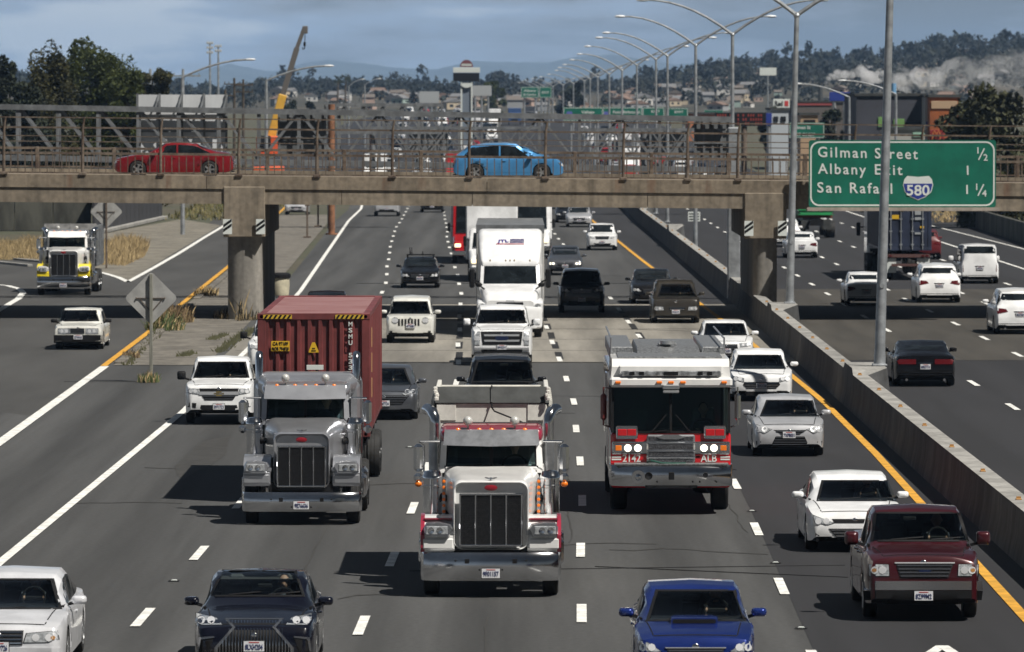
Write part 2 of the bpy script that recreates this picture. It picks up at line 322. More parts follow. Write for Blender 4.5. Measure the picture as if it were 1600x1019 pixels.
poly('ramp_asphalt', [(-80, 50), (-13.4 + .1, 50)] + [(interp(RAMP, Y) - .0, Y) for Y in (60, 120, 156, 199, 230, 262, 324, 420, 600)] + [(-26, 600), (-20.4 - 1.2, 430), (-18.6 - .3, 296), (-22.6, 322), (-27.5, 336), (-34, 326), (-80, 322)], .006, ASPHR)
poly('ramp_new_asphalt', [(-60, 60), (-12.45, 60), (-13.0, 120), (-13.13, 153), (-13.2, 168), (-15.0, 172), (-60, 173)], .010, ASPH)
strip('gore_pavement', lambda Y: interp(RAMP, Y) + .22, lambda Y: interp(LE, Y) - .9, 201, 262, .014, GORE, 8)
strip('gore_pavement_beyond', lambda Y: interp(RAMP, Y) + .2, lambda Y: interp(LE, Y) - 1.4, 262.2, 470, .014, GORE, 8)
poly('island_pavement', [(-18.75, 297), (-20.6, 430), (-24.6, 452), (-27.2, 400), (-27.2, 336), (-22.6, 322)], .014, mat('island_dirt', (.16, .147, .12), .95, var=.25, scale=.5, grain=.3, gscale=3))
def line(name, tab, w, Y0, Y1, dz, m):
    f = tab if callable(tab) else lin(tab); return strip(name, lambda Y: f(Y) - w / 2, lambda Y: f(Y) + w / 2, Y0, Y1, dz, m, 5)
def dashes(name, tab, y0, Y1, w=.17, dz=.02, L=3.66, P=14.63):
    f = lin(tab); mb = MB(); Y = y0 - 2 * P
    while Y < Y1:
        a, b = Y - L / 2, Y + L / 2
        j = rnd.uniform(-.03, .03); za, zb = gz(a) + dz, gz(b) + dz
        mb.add([(f(a) - w / 2 + j, a, za), (f(a) + w / 2 + j, a, za), (f(b) + w / 2 + j, b, zb), (f(b) - w / 2 + j, b, zb)], [(0, 1, 2, 3)]); Y += P
    setp(mb.build(name, PAINTW, None, 0, False), kind='structure')
dashes('lane_marking', LB, 103.2, 640); dashes('lane_marking', LA, 100.8, 640); dashes('lane_marking', LC, 109.0, 640); dashes('lane_marking', L0, 102.4, 640)
# dark contrast bars between the dashes on the concrete section
mb = MB()
for tab in (LB, LA, LC):
    Y = 205.5
    while Y < 258:
        x = interp(tab, Y + 3) + .05; mb.add([(x - .12, Y, .0175), (x + .12, Y, .0175), (interp(tab, Y + 6) + .17, Y + 6, .0175), (interp(tab, Y + 6) - .07, Y + 6, .0175)], [(0, 1, 2, 3)]); Y += 9
setp(mb.build('contrast_marking', PATCH, None, 0, False), kind='structure')
line('edge_marking', LE, .20, 50, 640, .02, PAINTW); line('yellow_edge_marking', LY, .20, 50, 640, .02, PAINTY)
line('ramp_marking', RAMP, .30, 50, 200, .02, PAINTW); line('ramp_yellow_marking', lambda Y: interp(RAMP, Y) - .05, .22, 200.2, 560, .02, PAINTY)
def pline(name, pts, w, dz, m):
    mb = MB(); P = [Vector((x, y, dz)) for x, y in pts]; vs = []
    for i, p in enumerate(P):
        t = (P[min(i + 1, len(P) - 1)] - P[max(i - 1, 0)]).normalized(); n_ = Vector((-t.y, t.x, 0)); wx = w
        vs += [p + Vector((w / 2, 0, 0)), p - Vector((w / 2, 0, 0))] if abs(t.y) > abs(t.x) * .6 else [p + Vector((0, 2.2, 0)), p - Vector((0, 2.2, 0))]
    mb.add(vs, [(2 * i, 2 * i + 1, 2 * i + 3, 2 * i + 2) for i in range(len(P) - 1)]); return setp(mb.build(name, m, None, 0), kind='structure')
def gpx(*p): return [ground(u, v)[:2] for u, v in p]
pline('gore_marking', gpx((200, 441), (240, 419), (280, 396), (320, 371), (352, 352)), .26, .02, PAINTW)
pline('gore_marking', gpx((200, 441), (185, 434), (165, 428), (148, 424)), .30, .02, PAINTW)
pline('island_marking', gpx((-12, 492), (12, 477), (29, 467), (36, 458)), .3, .02, PAINTW)
pline('island_marking', gpx((36, 458), (30, 452), (12, 447), (-10, 445)), .3, .024, PAINTW)
OP = [(60, 14.3), (640, 14.3)]
for X, y0, e_ in ((14.3, 188, 640), (17.4, 224, 640), (20.5, 263, 640), (23.7, 334.6, 640)): dashes('opposite_lane_marking', [(60, X), (1600, X)], y0 - 14.63 * 6, e_)
line('opposite_edge_marking', [(60, 26.7), (700, 26.7)], .18, 60, 640, .02, PAINTW); line('opposite_edge_marking', [(300, 31.0), (480, 29.0)], .16, 330, 470, .02, PAINTW)
# joints, tar seams, a painted post shadow, old tyre debris and reflectors on the asphalt
mb = MB()
for Y, x0, x1 in ((203.2, -10, 9.7), (262, -10, 9.7), (292, -7.5, 8.8)): mb.box(((x0 + x1) / 2, Y, .012), (x1 - x0, .28, .012))
for Y in (213, 223, 233, 243, 253): mb.box((-.2, Y, .009), (19, .10, .006))
for (a, b) in (((640, 893), (1320, 884)), ((930, 886), (1325, 903)), ((100, 597), (228, 597)), ((1010, 700), (1150, 735))):  # the strip ending at the diamond sign post paints its cast shadow
    p, q = ground(*a), ground(*b); mb.beam((p.x, p.y, .012), (q.x, q.y, .012), .035, .012)
setp(mb.build('road_joint_and_shadow', PATCH, None, 0), kind='structure')
mb = MB(); rc_ = random.Random(4)
for k in range(13):
    x = rc_.choice([-9.2, -7.6, -5.9, -4.1, -2.3, -.4, 1.3, 3.1, 4.9]) + rc_.gauss(0, .12); Y = rc_.uniform(70, 190); w = rc_.uniform(.011, .018); vs = []; n_ = rc_.randrange(8, 26)
    for j in range(n_): vs += [(x - w, Y, .0065), (x + w, Y, .0065)]; x += rc_.gauss(0, .028); Y += rc_.uniform(.8, 1.6)
    mb.add(vs, [(2 * j, 2 * j + 1, 2 * j + 3, 2 * j + 2) for j in range(n_ - 1)])
for k in range(9):
    Y = rc_.uniform(85, 200); x = rc_.uniform(-10, 3); vs = []; n_ = rc_.randrange(6, 16)
    for j in range(n_): vs += [(x, Y - .10, .0065), (x, Y + .10, .0065)]; x += rc_.uniform(.3, .6); Y += rc_.gauss(0, .25)
    mb.add(vs, [(2 * j, 2 * j + 1, 2 * j + 3, 2 * j + 2) for j in range(n_ - 1)])
setp(mb.build('road_crack', mat('crack_seal', (.032, .031, .029), .8), None, 0, False), kind='structure')
mb = MB()
for (x, Y, w, L) in ((-7.6, 150, .5, 9), (-.3, 168, .45, 7), (3.2, 140, .6, 5), (-4.0, 98, .4, 6), (-8.2, 104, .9, 3.2), (.2, 122, .35, 10)):
    pts = [(x + w * math.cos(a * .524) * rc_.uniform(.75, 1.1), Y + L * math.sin(a * .524) * rc_.uniform(.8, 1.1), .0062) for a in range(12)]; mb.add(pts, [tuple(range(12))])
setp(mb.build('road_patch', mat('asphalt_stain', (.036, .035, .033), .8, var=.2, scale=2., grain=.15, gscale=9), None, 0, False), kind='structure')
for i, (u, v) in enumerate(((1175, 800), (1212, 881), (1252, 983), (272, 909), (1050, 610), (640, 700), (948, 600), (1030, 560))):
    p = ground(u, v); m = MB(); m.prism([(-.06, 0), (.06, 0), (.035, .018), (-.035, .018)], -.05, .05, 'xz'); m.box((0, 0, .0), (.2, .16, .008), 1)
    o = m.build('road_reflector', [SIGNW, PATCH]); o.location = (p.x, p.y, .022); setp(o, 'small white pavement reflector stuck on the freeway asphalt', 'reflector', 'pavement reflectors between the lanes')
mb = MB(); A_, B_, C_2 = ground(1472, 1011), ground(1412, 1050), ground(1532, 1050)
for q in (B_, C_2): A_ = A_ + Vector((0, 0, .003)); d_ = (q - A_).normalized(); w_ = Vector((d_.y, -d_.x, 0)) * .10; mb.add([A_ + w_ + Vector((0, 0, .02)), A_ - w_ + Vector((0, 0, .02)), q - w_ + Vector((0, 0, .02)), q + w_ + Vector((0, 0, .02))], [(0, 1, 2, 3)])
setp(mb.build('diamond_marking', PAINTW, None, 0), kind='structure')
# kerb of the ramp island
mb = MB(); P = gpx((47, 417), (0, 411), (-40, 408)) 
mb.beam((*P[0], .07), (*P[2], .07), .3, .14, 0, .02); mb.beam((-22.7, 322, .06), (-27.4, 335.5, .06), .3, .12, 0, .02)
setp(mb.build('kerb', CONCG), kind='structure')
mb = MB()
for Y in range(202, 262, 4): mb.box((interp(RAMP, Y + 2) + .38, Y + 2, .05), (.3, 3.96, .1), 0, .02)
for Y in range(268, 330, 4): mb.box((interp(RAMP, Y + 2) + .38, Y + 2, .05), (.3, 3.96, .1), 0, .02)
setp(mb.build('kerb', GORE), kind='structure')

# ================================================================ median barrier
BX = 9.72
def section(x0, top, h=.98): return [(x0 - .02, 0), (x0, .12), (x0 + .07, .45), (x0 + .11, h), (x0 + .11 + top, h), (x0 + .11 + top + .10, .3), (x0 + .11 + top + .14, 0)]
root = empty('median_barrier', (BX, 114, 0), 'long concrete median barrier with pale top dividing the two roadways', 'barrier')
def rel(mb, o): mb.v = [tuple(Vector(p) - o.location) for p in mb.v]; return mb
m = MB(); CONCSHADE = mat('concrete_shaded', (.072, .074, .076), .9, streak=.35, var=.3, scale=.8, stretch=(1, 1, .35), grain=.15, gscale=7)  # barrier sides: shade put into the colour, plus streaked stains
ys = [52, 172.0, 172.6, 176.4, 177, 226.0, 226.6, 229.6, 230.2, 241.5, 242.5, 263]
tops = [.42, .42, 1.0, 1.0, .42, .42, 1.0, 1.0, .42, .42, .3, .3]; hh = [.98, .98, 1.16, 1.16, .98, .98, 1.16, 1.16, .98, .98, .98, .98]
xs = lambda Y: 9.55 if Y < 300 else interp([(300, 9.55), (443, 9.1), (700, 9.3)], Y)
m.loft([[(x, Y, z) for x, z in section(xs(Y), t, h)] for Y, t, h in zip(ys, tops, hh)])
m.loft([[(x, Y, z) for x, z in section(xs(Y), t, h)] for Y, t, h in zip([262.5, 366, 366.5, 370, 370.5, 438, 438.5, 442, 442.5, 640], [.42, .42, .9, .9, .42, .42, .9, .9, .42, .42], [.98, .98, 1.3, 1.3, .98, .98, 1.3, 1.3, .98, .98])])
m.m = [0 if (len(f) == 4 and all(m.v[i][2] > .9 for i in f)) else 1 for f in m.f]; rel(m, root).build('wall', [CONCG, CONCSHADE], root)
for Y in list(range(100, 244, 9)) + list(range(270, 440, 12)):
    m = MB(); m.box((xs(Y) + .3, Y, .99), (.12, .15, .03), 0, .01); m.box((xs(Y) + .3, Y, 1.02), (.09, .03, .05)); rel(m, root).build('reflector', mat('reflector_amber', (.36, .19, .06), .5), root)

# ================================================================ overpass
def bz(x, z): return z - .0092 * (x + 20)
BY, BW = 243.0, 14.5
br = empty('road_overpass', (0, BY, 0), 'concrete road bridge on wide piers crossing over the freeway', 'bridge')
CONCB = mat('bridge_concrete', (.215, .180, .136), .85, streak=.42, var=.16, scale=.5, stretch=(.3, 1, .8), grain=.2, gscale=5, bump=.2)
def rustmat():
    m = mat('bridge_kerb', (.205, .168, .124), .85, streak=.42, var=.2, scale=.8, stretch=(.35, 1, .5), grain=.2, gscale=6); n = m.node_tree.nodes; l = m.node_tree.links; b = n['Principled BSDF']
    old = b.inputs['Base Color'].links[0].from_socket
    t = n.new('ShaderNodeTexCoord'); p = n.new('ShaderNodeMapping'); p.inputs['Scale'].default_value = (1, 1, .12); z = n.new('ShaderNodeTexNoise'); z.inputs['Scale'].default_value = 1.5; z.inputs['Detail'].default_value = 4
    r = n.new('ShaderNodeValToRGB'); r.color_ramp.elements[0].position = .58; r.color_ramp.elements[1].position = .78; l.new(t.outputs['Object'], p.inputs[0]); l.new(p.outputs[0], z.inputs[0]); l.new(z.outputs['Fac'], r.inputs[0])
    x = n.new('ShaderNodeMixRGB'); x.inputs[2].default_value = (.13, .05, .022, 1); l.new(r.outputs[0], x.inputs[0]); l.new(old, x.inputs[1]); l.new(x.outputs[0], b.inputs['Base Color']); return m
KERBM = rustmat()
def xbeam(m, x0, x1, y0, y1, z0, z1, mi=0):
    m.add([(x, y, bz(x, z)) for x in (x0, x1) for y in (y0, y1) for z in (z0, z1)], [(0, 1, 3, 2), (4, 6, 7, 5), (0, 4, 5, 1), (2, 3, 7, 6), (0, 2, 6, 4), (1, 5, 7, 3)], mi)
def bridge_part(m, name, mats, parent=None):
    p = parent or br; off = br.location; m.v = [tuple(Vector(q) - off) for q in m.v]; return m.build(name, mats, p)
m = MB(); xbeam(m, -70, 75, BY + .1, BY + BW, 5.19, 5.70); bridge_part(m, 'deck', CONCB)
m = MB()
xx = [-70, -32, -12.2, -1, 11.5, 32, 75]
for a, b in zip(xx, xx[1:]): xbeam(m, a + .012, b - .012, BY - .09, BY + .55, 5.32, 5.84)
bridge_part(m, 'kerb_beam', KERBM)
m = MB()
for a, b in ((-70, -26.4), (-26.37, -6.82), (-6.8, -1.6), (-1.57, 5.4), (5.43, 75)): xbeam(m, a, b, BY - .04, BY + .62, 4.72, 5.30)
bridge_part(m, 'girder', CONCB)
for y in (3.4, 6.8, 10.2, 14.0):
    m = MB(); xbeam(m, -70, 75, BY + y, BY + y + .5, 4.72, 5.18); bridge_part(m, 'girder', CONCB)
m = MB(); xbeam(m, -70, 75, BY + BW - .3, BY + BW + .25, 5.2, 5.9); bridge_part(m, 'kerb_beam', CONCB)
def pier(cx, wcap, col_w, ztop, zbot):
    m = MB(); z1 = bz(cx, ztop)
    m.box((cx, BY - .13 + 7.4, (z1 + zbot) / 2), (wcap, 14.8, z1 - zbot), 0, .03)
    o = bridge_part(m, 'pier', CONCB)
    c = MB(); arc = [(col_w * math.cos(k * math.pi / 16), col_w * .8 * math.sin(k * math.pi / 16)) for k in range(17)]
    c.prism([(cx + x, BY + .1 + col_w * .8 - y) for x, y in arc[::-1]] + [(cx + x, BY + 13.6 + y) for x, y in arc], 0, zbot + .02, 'xy'); c.v = [tuple(Vector(q) - br.location) for q in c.v]
    c.build('pier_wall', mat('pier_concrete', (.225, .212, .19), .85, streak=.3, var=.18, scale=.6, stretch=(1, 1, .3), grain=.15, gscale=6), o)
    for sx in (-1, 1):
        k = MB(); x0 = cx + sx * (wcap / 2 - .17); k.box((x0, BY - .25, zbot + .42), (.36, .03, .6), 0)
        for q in (-.12, .06): k.add([(x0 - .17, BY - .27, zbot + .22 + q + .1), (x0 - .17, BY - .27, zbot + .34 + q + .1), (x0 + .17, BY - .27, zbot + .58 + q + .1), (x0 + .17, BY - .27, zbot + .46 + q + .1)], [(0, 1, 2, 3)], 1)
        k.v = [tuple(Vector(q) - br.location) for q in k.v]; k.build('hazard_marker', [SIGNW, BLACK], o)
pier(-10.7, 1.66, .69, 5.42, 3.32); pier(10.13, 1.68, .48, 5.36, 3.25)
# near railing: rusty curved posts, horizontal rails, thick hand beam, balusters
def railing(y, posts, z0, full, name='railing'):
    m = MB()
    xbeam(m, -70, 75, y - .04, y + .04, z0 + .82, z0 + .92)
    xbeam(m, -70, 75, y - .03, y + .03, z0 + .06, z0 + .12)
    if full:
        for z, h in ((1.32, .035), (1.54, .035), (1.86, .07), (2.27, .05)): xbeam(m, -70, 75, y - .02 - .0, y + .02, z0 + z, z0 + z + h)
    o = bridge_part(m, name, RUST); m = MB(); x = -30.
    while x < 34:
        xbeam(m, x - .018, x + .018, y - .018, y + .018, z0 + .12, z0 + .80); x += .293
    bridge_part(m, 'baluster', RUST, o); o['kind'] = 'thing'
    for x in posts:
        m = MB(); z = bz(x, z0)
        if full: m.tube([(x, y - .05, z), (x, y - .05, z + 1.0), (x + .02, y - .05, z + 1.9), (x + .08, y - .08, z + 2.3)], [.065, .06, .05, .042], 0, 8); m.box((x, y - .05, z + .05), (.3, .2, .12), 0, .02)
        else: m.box((x, y, z + .45), (.16, .16, .95), 0, .02)
        bridge_part(m, 'post', RUST, o)
    return o
railing(BY - .0, [at(u, 230, BY).x for u in (-118, 6, 129, 251, 373, 495, 613, 733, 852, 974, 1074, 1153, 1335, 1440, 1545, 1660)], 5.82, True)
railing(BY + BW, [at(u, 230, BY + BW).x for u in (-60, 58, 178, 298, 418, 538, 658, 778, 898, 1018, 1138, 1258, 1480, 1590)], 5.9, False, 'far_railing')
# ---------------------------------------------------------------- sign truss behind the overpass
TY = 268.0
tr = empty('sign_gantry', (0, TY, 0), 'long grey steel truss gantry behind the overpass carrying sign backs', 'gantry')
def tz(x, z): return z - .0172 * (x + 22.5)
m = MB(); x1 = at(1142, 200, TY).x; zt, zb = 8.6, 6.36
for dy in (0, 1.4):
    for z in (zt, zb): m.beam((-40, TY + dy, tz(-40, z) - .1), (x1, TY + dy, tz(x1, z) - .1), .22, .24)
tr_o = rel(m, tr).build('chord', GALVD, tr)
for dy in (0, 1.4):
    m = MB(); x = -39.5; k = 0
    while x < x1 - 1.7:
        zz = tz(x, zt) - .2; zy = tz(x, zb); m.beam((x, TY + dy, zy - .1), (x, TY + dy, zz), .11, .11)
        m.beam((x + .1, TY + dy + .06, zz) if k < 16 or k % 2 else (x + .1, TY + dy + .06, zy), (x + 1.72, TY + dy + .06, zy) if k < 16 or k % 2 else (x + 1.72, TY + dy + .06, zz), .11, .09)
        if dy == 0: m.beam((x, TY, zz + .1), (x + 1.7, TY + 1.4, zz + .1), .06, .06); m.beam((x, TY, zy - .1), (x, TY + 1.4, zy - .1), .07, .07)
        x += 1.77; k += 1
    rel(m, tr).build('lattice', GALVD, tr)
m = MB(); m.box((x1 + .15, TY + .7, 3.8), (.55, .55, 7.6), 0, .05); rel(m, tr).build('post', GALV, tr)
m = MB(); m.box((-41, TY + .7, 4.4), (.55, .55, 8.8), 0, .05); rel(m, tr).build('post', GALV, tr)
def sign_back(u0, u1, v0, v1, Y, col, lab, trays=0):
    a, b = at(u0, v0, Y), at(u1, v1, Y); o = empty('road_sign', ((a.x + b.x) / 2, Y, b.z), lab, 'sign', 'backs of road signs on gantries')
    m = MB(); n = 4; w = (b.x - a.x) / n
    for i in range(n): m.box((a.x + w * (i + .5), Y + .03, (a.z + b.z) / 2), (w - .02, .05, a.z - b.z), 0)
    rel(m, o).build('panel', col, o); m = MB()
    for i in range(n + 1): m.box((a.x + w * i * .98 + .05, Y - .04, (a.z + b.z) / 2), (.1, .09, a.z - b.z + .1), 0)
    for z in (.28, .62): m.box(((a.x + b.x) / 2, Y - .10, lerp(a.z, b.z, z)), (b.x - a.x, .05, .09), 0)
    if trays:
        for i in range(n):
            xx_ = a.x + w * i + w * .15; zz = lerp(a.z, b.z, .26); m.box((xx_ + w * .4, Y - .55, zz), (w * .75, .07, .06), 0); m.beam((xx_ + w * .7, Y - .5, zz), (xx_ + w * .85, Y - .05, a.z - .02), .06, .06)
    rel(m, o).build('bracket', GALVD, o)
sign_back(213, 355, 148, 240, TY + 1.75, SIGNBACK, 'large pale sign back with lamp trays rising over the truss gantry', 1)
sign_back(434, 508, 172, 241, TY + 1.75, mat('sign_back_dark', (.15, .16, .165), .5, .3, var=.15, scale=.7), 'dark grey sign back with black slots beside the crane', 0)
sign_back(1085, 1140, 186, 246, TY + 1.75, mat('sign_back_dark'), 'dark grey sign back at the right end of the truss gantry', 0)
# second gantry farther back
def gantry2(u0, u1, v0, v1, Y, lab, n, px_=None):
    a, b = at(u0, v0, Y), at(u1, v1, Y); o = empty('sign_gantry', ((a.x + b.x) / 2, Y, 0), lab, 'gantry', None); m = MB()
    for dy in (0, 1.5):
        for z in (a.z, b.z): m.beam((a.x, Y + dy, z), (b.x, Y + dy, z), .24, .24)
    rel(m, o).build('chord', GALVD, o); m = MB(); w = (b.x - a.x) / n
    for i in range(n + 1):
        x = a.x + w * i
        for dy in (0, 1.5): m.beam((x, Y + dy, a.z), (x, Y + dy, b.z), .14, .14)
        m.beam((x, Y, a.z - .1), (x, Y + 1.5, a.z - .1), .1, .1)
        if i < n: m.beam((x, Y - .05, a.z), (x + w, Y - .05, b.z), .12, .12); m.beam((x, Y + 1.5, b.z), (x + w, Y + 1.5, a.z), .1, .1)
    rel(m, o).build('lattice', GALVD, o)
    for x in (a.x + .4 if px_ is None else px_,): m = MB(); m.cyl((x, Y + .7, 0), (x, Y + .7, a.z), .28); rel(m, o).build('post', GALVD, o)
gantry2(508, 690, 164, 207, 420, 'distant grey lattice gantry standing beyond the overpass railing', 6)
SGY = BY - .9
gantry2(575, 842, 200, 238, 560, 'low distant grey gantry behind the lattice gantry', 9); gantry2(905, 1128, 203, 243, 470, 'grey lattice gantry over the right lanes beyond the overpass', 8, 10.2)
sign_back(445, 500, 186, 236, 480, mat('sign_back_dark'), 'grey sign back standing low right of the crane'); sign_back(640, 700, 200, 236, 561.8, mat('board_slate', (.22, .23, .24), .5, .2, var=.2, scale=.5), 'slate grey sign back on the low distant gantry'); sign_back(1010, 1068, 203, 240, 471.8, mat('board_slate'), 'slate grey sign back on the gantry over the right lanes')
# ---------------------------------------------------------------- the big green guide sign
sg = empty('guide_sign', (at(1410, 323, SGY).x, SGY, at(1410, 325, SGY).z), 'big green guide sign reading Gilman Street, Albany Exit and San Rafael', 'sign')
a, b = at(1264, 219, SGY), at(1556, 324, SGY); cx_, cz_ = (a.x + b.x) / 2, (a.z + b.z) / 2; SW, SH = b.x - a.x, a.z - b.z; sy = SGY
m = MB(); m.prism([(cx_ + x, z) for x, z in rrect(SW / 2, b.z, a.z, .10, 5)], sy, sy + .07); rel(m, sg).build('panel', GREEN, sg)
m = MB(); o1 = rrect(SW / 2 - .05, b.z + .05, a.z - .05, .36, 7); o2 = rrect(SW / 2 - .11, b.z + .11, a.z - .11, .31, 7); n = len(o1)
vs = [(cx_ + x, sy - .006, z) for x, z in o1] + [(cx_ + x, sy - .006, z) for x, z in o2]
m.add(vs, [(i, (i + 1) % n, (i + 1) % n + n, i + n) for i in range(n)]); rel(m, sg).build('border', SIGNW, sg)
m = MB(); up = (-.022, 0, 1); dr = (1, 0, -.022); px = (b.x - a.x) / 292
def sp_(u, v): p = at(u, v, SGY); return (p.x, sy - .008, p.z)
for t, u0, u1, v, h in (('Gilman', 1278, 1354, 238, 16), ('Street', 1367, 1434, 240, 16), ('Albany', 1278, 1353, 264, 16), ('Exit', 1367, 1410, 265, 16), ('San', 1277, 1314, 293, 16), ('Rafael', 1328, 1394, 294, 16)):
    put_text(m, t, sp_((u0 + u1) / 2, v), h * px, 0, 1.25, .012, (u1 - u0) * px, dr, up)
for t, u, v, h in (('1', 1528, 235, 10), ('2', 1540, 246, 10), ('1', 1512, 266, 14), ('1', 1511, 296, 14), ('1', 1526, 292, 10), ('4', 1538, 302, 10)): put_text(m, t, sp_(u, v), h * px, 0, 1, .015, None, dr, up)
for u, v in ((1533, 241), (1532, 297)): p = Vector(sp_(u - 4, v + 9)); q = Vector(sp_(u + 5, v - 9)); m.beam(p, q, .01, .05)
rel(m, sg).build('lettering', SIGNW, sg)
def shield(mb, c, w, h, mi, y): 
    pts = [(-.36, .5), (0, .46), (.36, .5), (.46, .36), (.5, .12), (.44, -.16), (.26, -.36), (0, -.5), (-.26, -.36), (-.44, -.16), (-.5, .12), (-.46, .36)]
    mb.prism([(c[0] + x * w, c[2] + z * h) for x, z in pts], y - .006, y, 'xz', mi)
c = sp_(1434.5, 294); m = MB(); shield(m, c, 47 * px, 38 * px, 0, sy - .006); w, h = 44 * px, 35 * px
m.prism([(c[0] + x * w, c[2] + z * h) for x, z in [(-.5, .2), (.5, .2), (.5, .1), (.44, -.16), (.26, -.36), (0, -.5), (-.26, -.36), (-.44, -.16), (-.5, .1)]], sy - .022, sy - .013, 'xz', 1)
put_text(m, '580', (c[0], sy - .024, c[2] - .08), 16 * px, 0, 1, .02, 36 * px); rel(m, sg).build('route_shield', [SIGNW, SIGNBLUE], sg)
m = MB(); m.box((cx_, sy - .35, b.z - .1), (SW + .2, .9, .07), 0); m.box((cx_, sy - .75, b.z - .06), (SW + .2, .05, .14), 0); rel(m, sg).build('catwalk', mat('catwalk_steel', (.33, .29, .25), .6, var=.2, scale=2), sg)
m = MB()
for k in range(5): x = a.x + .5 + k * (SW - 1) / 4; m.box((x, sy + .14, cz_), (.12, .14, SH), 0); m.beam((x, sy + .1, cz_ + .6), (x, BY - .5, cz_ + .6), .1, .1); m.beam((x, sy - .3, b.z - .15), (x, BY - .6, b.z - .15), .08, .1)
rel(m, sg).build('bracket', GALVD, sg)
# ================================================================ cars
PROF = {  # (fraction of length, fraction of height) along the centre line, cowl index and roof indices
 'sedan': ([(0, .36), (.004, .46), (.018, .53), (.06, .575), (.14, .625), (.245, .672), (.275, .69), (.36, .855), (.43, .965), (.50, .995), (.60, .99), (.69, .945), (.80, .79), (.85, .735), (.95, .70), (.985, .66), (1, .45)], .272, .43, .69, .83, .635),
 'coupe': ([(0, .36), (.004, .46), (.018, .54), (.06, .60), (.14, .65), (.27, .715), (.30, .735), (.38, .88), (.46, .985), (.54, 1), (.62, .97), (.72, .89), (.82, .78), (.86, .76), (.95, .75), (.985, .70), (1, .45)], .30, .46, .66, .83, .68),
 'boxsedan': ([(0, .40), (.003, .55), (.012, .60), (.10, .625), (.245, .655), (.265, .665), (.335, .86), (.40, .975), (.50, 1), (.62, .99), (.68, .95), (.76, .70), (.80, .665), (.985, .63), (.995, .58), (1, .42)], .262, .40, .68, .77, .615),
 'suv': ([(0, .36), (.004, .50), (.014, .575), (.06, .605), (.14, .63), (.215, .65), (.235, .665), (.31, .85), (.38, .965), (.46, 1), (.70, .99), (.87, .95), (.94, .78), (.975, .62), (.99, .50), (1, .36)], .232, .38, .88, .95, .62),
 'boxsuv': ([(0, .38), (.003, .55), (.010, .595), (.08, .615), (.21, .645), (.23, .66), (.285, .86), (.33, .965), (.42, 1), (.75, 1), (.93, .97), (.965, .80), (.985, .62), (.992, .50), (1, .36)], .228, .33, .93, .97, .61),
 'pickup': ([(0, .42), (.003, .55), (.012, .605), (.06, .63), (.16, .655), (.215, .675), (.232, .69), (.30, .87), (.355, .975), (.42, 1), (.52, .99), (.575, .95), (.60, .70), (.62, .66), (.98, .655), (.992, .62), (1, .40)], .23, .355, .57, .60, .63),
 'van': ([(0, .30), (.004, .40), (.02, .47), (.08, .52), (.15, .56), (.18, .58), (.27, .80), (.34, .94), (.40, .985), (.50, 1), (.90, 1), (.96, .97), (.985, .75), (.995, .5), (1, .30)], .18, .36, .955, .985, .52),
 'hatch': ([(0, .36), (.006, .44), (.02, .52), (.07, .60), (.15, .66), (.20, .69), (.32, .86), (.43, .97), (.52, 1), (.70, .985), (.86, .92), (.93, .76), (.975, .66), (.99, .5), (1, .36)], .20, .42, .84, .93, .60),
}
